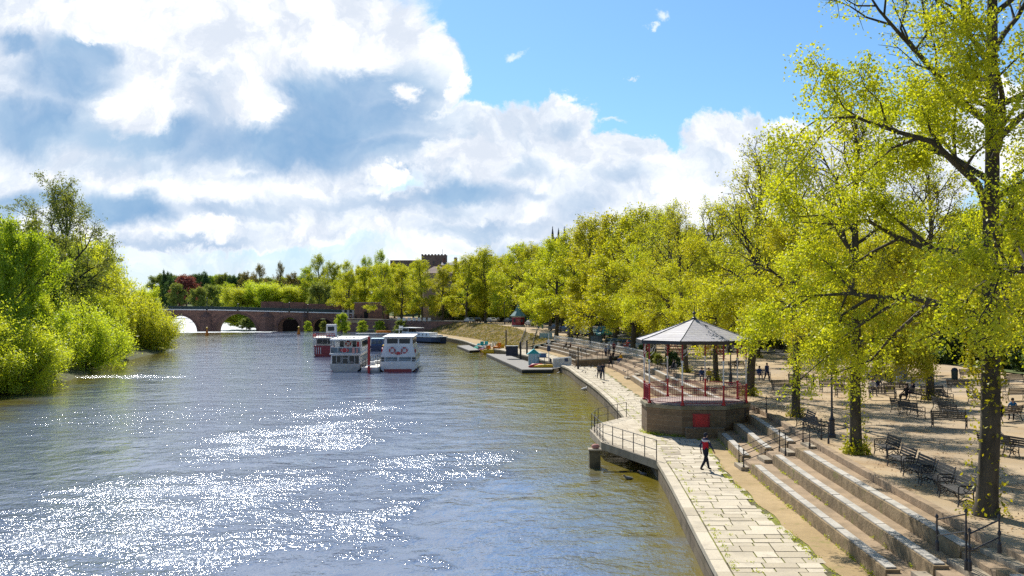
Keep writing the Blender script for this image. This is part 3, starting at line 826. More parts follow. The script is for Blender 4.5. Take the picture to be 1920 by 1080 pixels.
def leaves_np(cent, size, R, flat=0.35, aspect=0.62, droop=0.0, long=None):
    n = len(cent)
    d = R.normal(size=(n, 3)); d[:, 2] -= droop; d /= np.linalg.norm(d, axis=1)[:, None]
    u = R.normal(size=(n, 3)); u[:, 2] += flat * 3
    s = np.cross(d, u); s /= np.linalg.norm(s, axis=1)[:, None] + 1e-9
    L = size * R.uniform(.6, 1.25, n)[:, None]
    a = cent + d * L * .5; b = cent - d * L * .5; w = s * L * .5 * aspect
    k = np.cross(d, s) * L * .12
    V = np.stack([b, cent - w + k, a, cent + w + k], 1).reshape(-1, 3)
    Q = np.arange(n * 4).reshape(-1, 4)
    return V, Q

def unit(v): return v / (np.linalg.norm(v) + 1e-9)

def grow(seed, wobf=.012, clump=4, H=19., R0=6.0, clear=.22, nprim=18, nsec=7, nter=4, style='lime', trunk_r=.42, leaf=.28, per=16, lower_dense=True, twig_leaf=.38, top_keep=.35):
    rs = np.random.RandomState(seed); R = np.random.default_rng(seed)
    br = []
    top = H * (.86 if style != 'spire' else .97)
    n = 9; tz = np.linspace(0, top, n)
    wob = np.cumsum(rs.normal(0, wobf * H, (n, 2)), axis=0); wob[0] = 0; wob *= np.linspace(.4, 1, n)[:, None]
    T = np.column_stack([wob, tz])
    tr = trunk_r * (1 - tz / top) ** .75 * .85 + .05; tr[0] *= 1.35
    Tz = np.concatenate([[0, .35, .9], tz[1:]]); 
    P = np.column_stack([np.interp(Tz, tz, T[:, 0]), np.interp(Tz, tz, T[:, 1]), Tz]); Rr = np.interp(Tz, tz, tr); Rr[0] = trunk_r * 1.35; Rr[1] = trunk_r * 1.08; Rr[2] = trunk_r * .98
    br.append((P, Rr, 10))
    cents = []; wts = []
    ga = rs.uniform(0, 6.28)
    for i in range(nprim):
        f = (i + .5) / nprim
        h = clear + (1 - clear) * (.93 * f ** 1.05)
        z0 = h * top; ga += 2.4 + rs.normal(0, .35)
        if style == 'lime':
            prof = np.interp(h, [0, .3, .5, .62, .8, 1], [.80, 1.0, .98, .72, .52, .34]); el = np.interp(h, [0.2, .5, .8, 1], [20, 34, 56, 74]) + rs.normal(0, 7)
        elif style == 'near':
            prof = np.interp(h, [0, .3, .5, .7, .85, 1], [.85, 1.0, .98, .80, .62, .4]); el = np.interp(h, [0.2, .5, .8, 1], [18, 32, 52, 72]) + rs.normal(0, 7)
        elif style == 'round':
            prof = np.interp(h, [0, .25, .55, .8, 1], [.55, .95, 1.0, .75, .4]); el = np.interp(h, [0.1, .5, 1], [15, 35, 65]) + rs.normal(0, 8)
        elif style == 'poplar':
            prof = np.interp(h, [0, .3, .6, .8, 1], [.7, 1.0, 1.0, .8, .4]); el = np.interp(h, [0.1, .5, 1], [28, 45, 70]) + rs.normal(0, 8)
        else:
            prof = np.interp(h, [0, .3, 1], [.9, 1.0, .12]); el = 10 + rs.normal(0, 5)
        L = R0 * prof * rs.uniform(.8, 1.12); el = math.radians(el)
        base = np.array([np.interp(z0, tz, T[:, 0]), np.interp(z0, tz, T[:, 1]), z0])
        d = np.array([math.cos(ga) * math.cos(el), math.sin(ga) * math.cos(el), math.sin(el)])
        side = np.array([-math.sin(ga), math.cos(ga), 0])
        k = 7; s = np.linspace(0, 1, k)
        sag = -.20 * L * s ** 2.2 if h < .5 else .12 * L * s ** 2
        bend = rs.normal(0, .10) * L * np.sin(s * 3) + rs.normal(0, .08) * L * s ** 2
        pts = base + d * (L * s)[:, None] + side * bend[:, None]; pts[:, 2] += sag + rs.normal(0, .02 * L, k) * (s > 0)
        r0 = max(.05, np.interp(z0, tz, tr) * .5) * (.6 + .4 * L / R0)
        rad = r0 * (1 - s) ** .8 + .018
        br.append((pts, rad, 6))
        dens = (1.35 if (h < .5 and style == 'near') else 1.0) if (h < (.52 if style == 'lime' else .55) or not lower_dense) else top_keep
        for j in range(nsec):
            fs = .25 + .75 * (j + rs.uniform(.1, .9)) / nsec
            p0 = np.array([np.interp(fs, s, pts[:, c]) for c in range(3)])
            tang = unit(pts[min(k - 1, int(fs * (k - 1)) + 1)] - pts[int(fs * (k - 1)) if fs < 1 else k - 2])
            v = rs.normal(0, 1, 3); v -= tang * v.dot(tang); v = unit(v); v[2] += .15 if h > .4 else -.05
            ds = unit(tang * .75 + v * .85)
            Ls = L * .42 * (1.15 - .6 * fs) * rs.uniform(.7, 1.3) + .4
            ss = np.linspace(0, 1, 4); sp = p0 + ds * (Ls * ss)[:, None]; sp[:, 2] += (-.12 if h < .5 else .1) * Ls * ss ** 2; sp[1:] += rs.normal(0, .05 * Ls, (3, 3))
            rr = max(.02, np.interp(fs, s, rad) * .55)
            br.append((sp, rr * (1 - ss) + .011, 4))
            for q in range(nter):
                ft = .3 + .7 * (q + rs.uniform(0, 1)) / nter
                p1 = np.array([np.interp(ft, ss, sp[:, c]) for c in range(3)])
                v = rs.normal(0, 1, 3); v[2] *= .7; dt = unit(ds * .6 + unit(v) * .9)
                Lt = rs.uniform(.5, 1.15) * (.35 + .09 * L)
                tp = np.stack([p1, p1 + dt * Lt * .5, p1 + dt * Lt + np.array([0, 0, -.06 * Lt])])
                br.append((tp, [.014, .010, .006], 3))
                m = int(per * dens * rs.uniform(.5, 1.4))
                if m > 0:
                    u = R.uniform(.15, 1.1, (m, 1)); cents.append(p1 + dt * Lt * u + R.normal(0, twig_leaf * .55, (m, 3)))
        m = int(per * nter * .35 * dens)
        u = R.uniform(.4, 1.05, m); cents.append(np.column_stack([np.interp(u, s, pts[:, c]) for c in range(3)]) + R.normal(0, twig_leaf * .9, (m, 3)))
    Cn = np.concatenate(cents)
    kz = H / np.percentile(Cn[:, 2], 99.7)
    br = [(np.asarray(p) * kz, np.asarray(r) * (1 if len(p) > 3 else 1), n_) for p, r, n_ in br]
    Cn = Cn * kz
    if clump:                                       # leaves hang in small sprays round a twig end
        Cn = np.repeat(Cn[::clump], clump, axis=0); Cn = Cn + R.normal(0, leaf * .75, Cn.shape)
    return br, Cn, R

def willow_grow(seed, H=9., W=5., stems=46, per=170, leaf=.3):
    """many upright whippy stems fanning from a low base, narrow leaves along them"""
    rs = np.random.RandomState(seed); R = np.random.default_rng(seed); br = []; cents = []
    for i in range(stems):
        a = rs.uniform(0, 6.28); r = W * math.sqrt(rs.uniform(0, 1)); h = H * (1 - .62 * (r / W) ** 2) * rs.uniform(.80, 1.0)
        b0 = np.array([math.cos(a) * r * .35, math.sin(a) * r * .35, 0]); tip = np.array([math.cos(a) * r * 1.05, math.sin(a) * r * 1.05, h])
        s = np.linspace(0, 1, 7)[:, None]; P = b0 + (tip - b0) * s; out = np.array([math.cos(a), math.sin(a), 0]) * (r * .35)
        P = P + out * np.sin(s * 3.14) + rs.normal(0, .10, (7, 3)) * s * 1.5
        br.append((P, np.linspace(.07, .012, 7), 4))
        for j in range(9):
            f = .15 + .8 * (j + rs.uniform(0, 1)) / 9; p = np.array([np.interp(f, s[:, 0], P[:, c]) for c in range(3)])
            d = unit(np.array([math.cos(a) * .5, math.sin(a) * .5, 1.0]) + rs.normal(0, .62, 3)); L = rs.uniform(.8, 1.7) * (.5 + H / 16)
            br.append((np.stack([p, p + d * L * .5, p + d * L + np.array([math.cos(a), math.sin(a), -.2]) * .12 * L]), [.018, .012, .006], 3))
            m = int(per / 9 * rs.uniform(.6, 1.3)); u = R.uniform(.05, 1.05, (m, 1)); cents.append(p + d * L * u + R.normal(0, .26 + .010 * H, (m, 3)))
        m = per // 5; u = R.uniform(.1, 1, m); cents.append(np.column_stack([np.interp(u, s[:, 0], P[:, c]) for c in range(3)]) + R.normal(0, .3, (m, 3)))
        if r > W * .5:                              # skirts hanging low to the water
            m = per // 3; u = R.uniform(0, 1, (m, 1)); q = np.array([math.cos(a) * r * 1.05, math.sin(a) * r * 1.05, 0]) * (0.75 + .3 * u) + np.array([0, 0, 1]) * (h * .55 * (1 - u) + .1); cents.append(q + R.normal(0, .38, (m, 3)))
    return br, np.concatenate(cents), R

PROTO = {}
def make_proto(key, kind, leafm, leaf, barkm='bark', keep=1.0, shoot=0.0, droop=0.1, aspect=.66, **kw):
    g = willow_grow(**kw) if kind == 'willow' else grow(style=kind, leaf=leaf, **kw)
    br, Cn, R = g
    if kind == 'willow': Cn = Cn[Cn[:, 2] > .05]
    V, Q = tubes_mesh(br)
    tm = mesh_np('trunk', V, Q, M[barkm], smooth=True)
    V, Q = leaves_np(Cn, leaf, R, droop=droop, aspect=aspect)
    lm = mesh_np('crown', V, Q, M[leafm], attr=R.uniform(0, 1, len(Q)))
    iv = None
    if shoot:
        n = int(shoot); H = kw.get('H', 19)
        z = np.abs(R.normal(0, 1, n)); pick = R.uniform(0, 1, n)
        z = np.where(pick < (.45 if H < 22 else .06), np.abs(R.normal(0, .35, n)), np.where(pick < .8, R.normal(H * .22, .9, n), R.uniform(0, H * .3, n)))
        th = R.uniform(0, 6.28, n) * .7 + np.floor(R.uniform(0, 3, n)) * 2.1
        rad = kw.get('trunk_r', .42) * (1.15 + .6 * np.exp(-z * 2.5)) + np.abs(R.normal(0, .16, n))
        Ci = np.column_stack([np.cos(th) * rad, np.sin(th) * rad, np.abs(z)])
        V, Q = leaves_np(Ci, .15, R, droop=.2)
        iv = mesh_np('shoot', V, Q, M['shoot'], attr=R.uniform(0, 1, len(Q)))  # leaves of the basal shoots, at the foot and up the trunk
    PROTO[key] = (tm, lm, iv); return PROTO[key]

def tree(key, loc, label, name='lime_tree', cat='tree', group=None, rz=0.0, s=1.0, leafm=None):
    tm, lm, iv = PROTO[key]
    t = thing(name, label, cat, loc, rz, group)
    t.scale = ((s * 1.15, s * 1.15, s) if key.startswith('far_') else (s, s, s)) if isinstance(s, (int, float)) else s
    for me, nm_ in ((tm, 'trunk'), (lm, 'crown'), (iv, 'shoot')):
        if me is None: continue
        if nm_ == 'crown' and leafm:
            k2 = me.name + leafm
            if k2 not in bpy.data.meshes:
                me = me.copy(); me.name = k2; me.materials[0] = M[leafm]
            else: me = bpy.data.meshes[k2]
        o = bpy.data.objects.new(nm_, me); C.objects.link(o); o.parent = t
    return t

make_proto('near', 'near', 'lime', .105, H=24, R0=6.4, clear=.27, nprim=26, nsec=9, nter=7, per=150, trunk_r=.33, seed=11, shoot=1500, twig_leaf=.34, top_keep=.15, wobf=.004)
make_proto('near_b', 'lime', 'lime', .115, H=17.5, R0=4.9, clear=.30, nprim=23, nsec=8, nter=7, per=140, trunk_r=.33, seed=23, shoot=1600, twig_leaf=.36, top_keep=.05, wobf=.006)
make_proto('mid_a', 'lime', 'lime', .155, H=19.5, R0=5.9, clear=.30, nprim=20, nsec=7, nter=6, per=105, trunk_r=.31, seed=31, shoot=700, top_keep=.10, wobf=.006)
make_proto('mid_b', 'lime', 'lime', .155, H=18.5, R0=5.7, clear=.30, nprim=20, nsec=7, nter=6, per=105, trunk_r=.31, seed=47, shoot=700, top_keep=.12, wobf=.007)
make_proto('far_a', 'lime', 'lime', .26, H=20, R0=6.0, clear=.19, nprim=20, nsec=6, nter=5, per=58, trunk_r=.33, seed=59, top_keep=.35, twig_leaf=.45, wobf=.008)
make_proto('far_b', 'lime', 'lime', .26, H=18, R0=5.5, clear=.18, nprim=19, nsec=6, nter=5, per=58, trunk_r=.32, seed=61, top_keep=.42, twig_leaf=.45, wobf=.008)
make_proto('far_c', 'poplar', 'lime', .26, H=21, R0=4.8, clear=.18, nprim=20, nsec=6, nter=5, per=54, trunk_r=.32, seed=67, top_keep=.35, twig_leaf=.42, wobf=.008)
make_proto('round', 'round', 'midgreen', .42, H=15, R0=6.8, clear=.10, nprim=22, nsec=6, nter=4, per=44, trunk_r=.35, seed=71, lower_dense=False, twig_leaf=.7)
make_proto('round_b', 'round', 'dark', .42, H=14, R0=6.2, clear=.05, nprim=22, nsec=6, nter=4, per=46, trunk_r=.35, seed=73, lower_dense=False, twig_leaf=.7)
make_proto('willow_a', 'round', 'willow', .25, seed=81, H=10, R0=6.2, clear=.02, nprim=34, nsec=8, nter=6, per=40, trunk_r=.3, lower_dense=False, twig_leaf=.42, aspect=.36, droop=-.15)
make_proto('willow_b', 'willow', 'willow', .25, seed=83, H=9, W=6.0, stems=110, per=420, aspect=.36, droop=-.2)
make_proto('tall_left', 'poplar', 'olive', .26, H=22, R0=9.5, clear=.26, nprim=17, nsec=8, nter=6, per=22, trunk_r=.42, seed=91, lower_dense=False, twig_leaf=.34, barkm='bark_dark', aspect=.5)
make_proto('leafy', 'round', 'midgreen', .24, H=14, R0=6.8, clear=.06, nprim=24, nsec=8, nter=6, per=50, trunk_r=.35, seed=93, lower_dense=False, twig_leaf=.5)

# ---- riverside row of limes
RW = 'limes of the riverside row'
def ground_z(x, y):
    if y > 195: return zt(y)
    return PZ
rows1 = [
    ('near', 15.1, 33.4, .3, 1.000, 'tallest nearest lime with thick bare trunk, standing beside the corner handrails'),
    ('near_b', 15.5, 47.2, 2.0, (.82, .82, .94), 'lime with a skirt of yellow shoots at its foot, beside the nearest bench row'),
    ('mid_a', 17.0, 62.8, 1.1, 0.83, 'slim lime standing just beyond the paired benches and the lamp post'),
    ('mid_b', 17.6, 77.5, 4.1, 1.02, 'lime whose trunk stands right against the far side of the bandstand'),
    ('mid_a', 17.9, 91.8, 5.0, 0.805, 'thick trunked lime seen through the posts of the bandstand'),
    ('mid_b', 17.3, 104, .9, 0.897, 'thin trunked lime seen through the middle of the bandstand'),
    ('mid_a', 17.5, 118, 2.6, 0.923, 'lime with brownish trunk seen through the bandstand near its first post'),
    ('mid_b', 18.0, 133, 5.5, 1.027, 'lime whose trunk shows just outside the bandstand eave'),
    ('far_a', 17.2, 149, 1.5, 1.025, 'lime beside the yellow jacketed visitor on the terrace'),
    ('far_b', 16.2, 165, 3.2, 1.167, 'lime in front of the blue reflecting parked cars'),
    ('far_c', 13.6, 180, .4, 1.048, 'lime beside the tall thin lamp standard above the picket fence'),
    ('far_a', 10.8, 195, 2.2, 1.040, 'lime at the middle of the white picket fence'),
    ('far_b', 9.0, 212, 4.4, 1.083, 'lime at the far end of the white picket fence'),
    ('far_a', 8.6, 236, 3.9, 1.000, 'lime at the head of the riverside stairs'),
    ('far_c', 5.2, 262, 5.2, 0.976, 'slim lime just behind the octagonal red kiosk'),
    ('far_b', 2.0, 287, 1.9, 1.222, 'lime between the red kiosk and the silver parked car'),
    ('far_c', -7.6, 299, 0.2, 1.024, 'tall lime between two light coloured parked cars on the bank'),
    ('far_a', -13.3, 302, 2.9, 0.975, 'lime beside the pale blue parked car on the bank'),
    ('far_b', -21, 316, 4.6, 0.917, 'short lime behind the long moored barge'),
    ('far_a', -27.5, 322, 5.9, 0.950, 'lime over the row of small white boards by the retaining wall'),
    ('far_b', -35, 333, 2.3, 0.944, 'lime above the middle of the dark retaining wall'),
    ('far_c', -42, 341, 1.2, 0.881, 'last lime of the row, beside the bridge gate block'),
]
for key, x, y, rz, s, lab in rows1:
    tree(key, (x, y, ground_z(x, y)), lab, group=RW, rz=rz, s=s)
# ---- inner rows on the promenade
rows2 = [
    ('mid_b', 29.5, 73.8, 2.1, .95, 'lime with a leafy lower trunk standing among the promenade benches'),
    ('mid_a', 35.2, 101, .6, .92, 'small trunked lime near the pale stone pier on the promenade'),
    ('mid_b', 31.0, 101, 3.6, .95, 'lime just short of the stone pier behind the long backless bench'),
    ('mid_a', 31.5, 117, 4.9, 1.0, 'inner lime beyond the standing visitors on the promenade'),
    ('mid_b', 31.0, 132, 5.8, 1.0, 'inner lime above the bandstand roof edge'),
    ('far_a', 30.5, 147, 2.4, 1.05, 'inner lime behind the bandstand finial'),
    ('far_b', 28.5, 163, 1.4, 1.05, 'inner lime behind the thick cluster of parked cars'),
    ('far_a', 26.5, 180, 4.2, 1.1, 'inner lime in front of the terrace house'),
    ('far_c', 23.5, 197, 3.1, 1.1, 'inner lime below the terrace house with the chimney'),
    ('far_b', 21.5, 214, 5.4, 1.1, 'inner lime between terrace house and church tower'),
    ('far_a', 19.5, 232, .3, 1.1, 'inner lime in front of the church tower'),
    ('far_c', 16, 250, 2.8, 1.05, 'inner lime under the four church pinnacles'),
    ('far_b', 13, 270, 1.1, 1.1, 'inner lime behind the pale roofed house'),
    ('far_a', 7, 292, 3.3, 1.05, 'inner lime beyond the kiosk roof'),
    ('far_b', 0, 312, 2.0, 1.05, 'inner lime behind the silver parked car'),
    ('far_c', -9, 325, 4.8, 1.0, 'inner lime close to the pinkish hip roofed house'),
    ('mid_a', 30.5, 55, 1.7, .98, 'inner lime shading the benches beside the nearest trunk'),
]
for key, x, y, rz, s, lab in rows2:
    tree(key, (x, y, ground_z(x, y)), lab, group='limes of the inner rows', rz=rz, s=s)
# ---- dark trees and shrubs on the slope behind
GR = 'trees on the slope behind the promenade'
rr = random.Random(8)
hill = []
for y in range(50, 330, 17):
    k = (xf(y) + 3.6) if y <= 195 else xt(y)
    hill.append((k + rr.uniform(38, 46), y + rr.uniform(-5, 5), 0)); hill.append((k + rr.uniform(56, 70), y + rr.uniform(-6, 6), 1))
for i, (x, y, q) in enumerate(hill):
    z = 4.5 if q == 0 else 9.5
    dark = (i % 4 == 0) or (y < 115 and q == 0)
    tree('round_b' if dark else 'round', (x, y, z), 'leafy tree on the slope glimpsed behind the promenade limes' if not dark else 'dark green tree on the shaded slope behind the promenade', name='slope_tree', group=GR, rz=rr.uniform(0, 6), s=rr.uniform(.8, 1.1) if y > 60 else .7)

for i, y in enumerate(range(44, 130, 7)):
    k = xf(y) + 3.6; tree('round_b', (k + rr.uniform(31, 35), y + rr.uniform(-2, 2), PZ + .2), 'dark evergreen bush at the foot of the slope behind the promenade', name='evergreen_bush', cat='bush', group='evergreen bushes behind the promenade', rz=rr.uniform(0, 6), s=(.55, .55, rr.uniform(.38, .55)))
for i, y in enumerate(range(134, 345, 8)):
    k = (xf(y) + 3.6) if y <= 195 else xt(y)
    tree('round', (k + rr.uniform(24, 30), y, ground_z(k, y)), 'leafy hedge tree closing the view behind the far promenade limes', name='hedge_tree', group='hedge trees behind the far promenade', rz=rr.uniform(0, 6), s=(.85, .85, rr.uniform(.55, .85)), leafm=rr.choice(['midgreen', 'olive', 'lime']))
for i, (px, pt_, Y) in enumerate(((655, 508, 372), (685, 500, 380), (706, 496, 385), (728, 498, 372), (752, 496, 378), (786, 498, 372), (812, 506, 365), (842, 496, 360), (862, 490, 352), (890, 486, 345), (920, 480, 340), (948, 478, 330), (985, 470, 322), (1015, 466, 312))):
    p = at(px, pt_, Y); s = (p.z - 4) / 18
    tree('far_b', (p.x, Y, 4), 'lime filling the gap behind the far riverside row, %s' % ['by the bridge end', 'behind the gate block', 'just past the gate block', 'before the long stone block', 'under the long stone block', 'left of the square tower', 'under the square tower', 'past the pinkish house', 'near the narrow brick house', 'behind the pale blue car', 'behind the silver car', 'short of the kiosk', 'directly behind the kiosk', 'past the kiosk'][i], group='limes behind the far row', rz=i * 1.3, s=(s * 1.15, s * 1.15, s))
# ---- left bank willows
WG = 'willow thickets on the grassy bank'
def wil(key, px, py, h, lab, dx=0.0, rz=0.0, wx=1.0, back=0.0):
    p = G(px, py, 0.2); H0 = 10 if key == 'willow_a' else 9
    s = h / H0
    tree(key, (p.x + dx, p.y + back, .1), lab, name='willow', group=WG, rz=rz, s=(s * wx, s * wx, s))
wil('willow_b', 20, 730, 9.5, 'willow thicket nearest the camera with branches over the water', -3, 1.0, 1.2)
wil('willow_a', 100, 712, 10.0, 'pale willow bush overhanging the dark water, second along the bank', -4, 2.0, 1.0)
wil('willow_b', 170, 692, 10.5, 'rounded willow bush at the middle of the bank', -3.5, 3.3, 1.1)
wil('willow_a', 225, 674, 10.5, 'bright willow bush bulging over the river near the bank bend', -3.5, 4.4, 1.0)
wil('willow_b', 262, 657, 13, 'willow at the far bend of the bank with a drooping skirt', -3, 5.2, 1.0)
wil('willow_a', 292, 650, 12.5, 'farthest willow leaning out towards the bridge arch', -2.5, .7, .7)
wil('willow_a', -70, 742, 11, 'willow bush cut by the edge of the view on the bank', -4, 2.9, 1.2)
wil('willow_b', 40, 704, 15, 'taller willow rising behind the waterside bushes', -10, .2, 1.0)
wil('willow_a', 140, 682, 18, 'yellow green willow standing behind the middle bushes', -10, 1.7, .9)
wil('willow_b', 205, 664, 24, 'tall feathery willow on the crest of the thicket', -10, 4.0, .8)
wil('willow_a', 250, 655, 21.5, 'upright willow on the crest near the bend', -9, 3.1, .75)
def bt(px, Y, ptop, key, H0, lab, name='bank_tree', wx=1.0, rz=0., lm=None):
    p = at(px, ptop, Y); s = (p.z - 1) / H0
    tree(key, (p.x, Y, 1.0), lab, name=name, s=(s * wx, s * wx, s), rz=rz, leafm=lm)
bt(12, 118, 420, 'leafy', 14, 'broad green tree at the near end of the bank thicket', wx=.85, rz=1)
bt(-45, 128, 385, 'leafy', 14, 'broad olive tree behind the near end of the bank thicket', wx=.9, rz=3, lm='olive')
bt(122, 168, 328, 'tall_left', 22, 'tall airy poplar with open dark limbs rising over the willows', 'poplar_tree', 1.0, .6)
bt(125, 174, 455, 'leafy', 14, 'dark rounded tree at the foot of the airy poplar', wx=1.0, rz=4, lm='olive')
bt(60, 150, 420, 'leafy', 14, 'dark tree filling the gap under the poplar limbs', wx=.9, rz=2, lm='olive')

# ---- beyond the bridge
FG = 'trees beyond the bridge'
def far(px, ptop, Y, lab, key='round', lm=None, z=1.5, name='far_tree', wx=1.0):
    p = at(px, ptop, Y); H = max(4, p.z - z); H0 = {'round': 15, 'round_b': 14, 'far_a': 20, 'far_b': 18, 'far_c': 21, 'willow_a': 10, 'leafy': 14}[key]
    s = H / H0
    tree(key, (p.x, Y, z), lab, name=name, group=FG, rz=(px * .7) % 6.28, s=(s * wx, s * wx, s), leafm=lm)
far(350, 517, 900, 'copper red beech beyond the bridge', 'round', 'copper', 8, wx=1.1)
far(332, 532, 880, 'dull green tree tucked beside the copper beech', 'round', 'olive', 8)
far(312, 510, 950, 'dark pointed conifer clump at the skyline above the willows', 'round_b', None, 9, wx=.5)
far(322, 520, 930, 'small dark tree between conifer and copper beech', 'round_b', None, 9, wx=.8)
far(378, 512, 1000, 'dark rounded tree right behind the copper beech', 'round_b', None, 10, wx=.8)
far(402, 517, 1030, 'mid green skyline tree beyond the copper beech', 'round', None, 10, wx=.8)
far(420, 514, 1010, 'bushy skyline tree half way to the brown trees', 'round', 'olive', 10, wx=.8)
far(442, 516, 1000, 'dark skyline tree just before the brown trees', 'round_b', None, 10, wx=.8)
far(372, 540, 700, 'olive tree standing low behind the bridge parapet', 'round', 'olive', 2)
far(396, 535, 720, 'grey green tree low behind the bridge lamp', 'round', 'olive', 2)
far(425, 532, 760, 'small round green tree low behind the bridge', 'round', 'midgreen', 2)
far(460, 510, 640, 'brownish tree at the edge of the pale willow', 'far_b', 'brown', 2, wx=.9)
far(486, 497, 640, 'tall open brown tree behind the pale willow', 'far_a', 'brown', 2, wx=.9)
far(524, 492, 640, 'slender brown tree standing alone on the skyline', 'far_c', 'brown', 2, wx=.55)
far(548, 512, 560, 'olive brown tree between slender tree and the green mass', 'far_b', 'brown', 2)
far(455, 540, 470, 'pale yellow willow spreading behind the bridge, first of three', 'willow_a', 'willow', 1, wx=1.5)
far(500, 531, 470, 'pale yellow willow spreading behind the bridge, highest of three', 'willow_a', 'willow', 1, wx=1.5)
far(545, 536, 470, 'pale yellow willow spreading behind the bridge, last of three', 'willow_a', 'willow', 1, wx=1.5)
far(598, 478, 470, 'tall green tree at the start of the dense mass behind the bridge', 'far_a', 'midgreen', 2)
far(577, 500, 480, 'green tree on the shoulder of the dense mass', 'far_b', 'midgreen', 2)
far(625, 492, 450, 'green tree beside the tallest of the dense mass', 'far_b', 'midgreen', 2)
far(600, 530, 420, 'lower olive tree over the battlement wall', 'round', 'olive', 3, wx=.9)
far(648, 490, 440, 'yellow green tree behind the gate block', 'far_a', 'lime', 3, wx=.8)
far(672, 500, 400, 'bright yellow tree directly behind the gate block', 'far_b', 'lime', 4, wx=.8)
far(690, 482, 440, 'open topped green tree beside the long museum roof', 'far_a', 'midgreen', 4, wx=.8)
far(715, 470, 430, 'round headed pale tree at the skyline before the museum', 'far_a', 'midgreen', 4, wx=.7)
far(650, 520, 395, 'yellow tree between bridge end and gate block', 'far_b', 'lime', 4, wx=.9)
far(740, 493, 400, 'yellow green tree below the long museum roof', 'far_b', 'lime', 4, wx=.8)
far(775, 493, 395, 'yellow green tree below the square dark tower', 'far_b', 'lime', 4, wx=.8)
far(850, 500, 380, 'yellow green tree beside the pinkish house', 'far_a', 'lime', 4, wx=.8)
far(890, 492, 380, 'green tree on the skyline beyond the pinkish house', 'far_a', 'midgreen', 6, wx=.9)
far(930, 490, 370, 'green tree on the skyline near the bank end', 'far_b', 'midgreen', 6, wx=.9)
far(445, 590, 480, 'rounded green bush framed by the second bridge arch', 'round', 'midgreen', -1, wx=1.7)
far(462, 596, 450, 'low bush at the water edge inside the second arch', 'round', 'olive', -1.5, wx=1.6)
far(641, 588, 338, 'bushy young willow growing against the end of the retaining wall', 'round', 'midgreen', 0, name='wall_bush', wx=.95)
far(680, 612, 336, 'small green shrub at the foot of the retaining wall', 'round', 'midgreen', 0, name='wall_bush')
far(712, 606, 334, 'leafy shrub hanging over the middle of the retaining wall', 'round', 'midgreen', 0, name='wall_bush', wx=1.1)
far(752, 604, 318, 'dark creeper shrub near the small white boards', 'round', 'olive', .5, name='wall_bush', wx=1.2)
far(577, 612, 358, 'small shrub on the pier between the small arches', 'round', 'midgreen', -.5, name='wall_bush', wx=.8)
far(606, 613, 358, 'small shrub at the foot of the last bridge arch', 'round', 'olive', -.5, name='wall_bush', wx=.8)
for i in range(14):
    px = 430 + i * 17; far(px, 530 - rr.uniform(0, 12), 1150 + rr.uniform(-50, 100), 'distant woodland tree on the hazy skyline far behind the bridge', 'round', rr.choice(['olive', 'midgreen', 'brown']), 14, wx=1.3)
for i in range(8):
    px = 300 + i * 17; far(px, 522 - rr.uniform(0, 8), 1250 + rr.uniform(-50, 60), 'distant woodland tree on the hazy skyline above the copper beech', 'round', rr.choice(['olive', 'dark', 'midgreen']), 14, wx=1.3)
# ------------------------------------------------------------------ bandstand
BX, BY = 11.6, 66.6
def octo(R, rot=22.5): return [(R * math.cos(math.radians(rot + 45 * k)), R * math.sin(math.radians(rot + 45 * k))) for k in range(8)]
bs = thing('bandstand', 'octagonal bandstand with slate roof, red and white posts and stone base', 'bandstand', (BX, BY, QZ))
FZ = 1.90                                        # floor level above the quay
b = MB(); b.prism(octo(3.46), -.02, FZ - .26)
b.build('base_wall', M['sandstone'], bs)
b = MB(); b.prism(octo(3.54), FZ - .255, FZ - .02); b.build('coping', mat('coping stone', (0.27, 0.235, 0.15), (0.18, 0.16, 0.10), rough=.9, bump=.4), bs, bevel=.02)
b = MB(); b.prism(octo(3.16), FZ - .018, FZ + .03); b.build('floor', mat('pinkish floor', (0.42, 0.33, 0.30), (0.34, 0.26, 0.24), rough=.9), bs)
fy = -3.46 * math.cos(math.radians(22.5))
b = MB(); b.box((-.15, fy - .03, .20 + .70), (1.0, .07, 1.0)); ht = b.build('hatch', M['red'], bs, bevel=.01)
b = MB(); b.box((-.15, fy - .075, .90 + .50), (1.08, .04, .06)); b.box((-.15, fy - .075, .40), (1.08, .04, .06)); b.box((-.60, fy - .075, .9), (.06, .035, .94)); b.box((.30, fy - .075, .9), (.06, .035, .94)); b.build('hatch_frame', M['red_deep'], ht)
b = MB(); b.box((.0, fy - .33, .30), (2.3, .62, .64)); b.build('plinth', M['sandstone'], bs, bevel=.02)
PR = 3.27; EZ = 5.62                              # post circle, eave underside
pc = octo(PR)
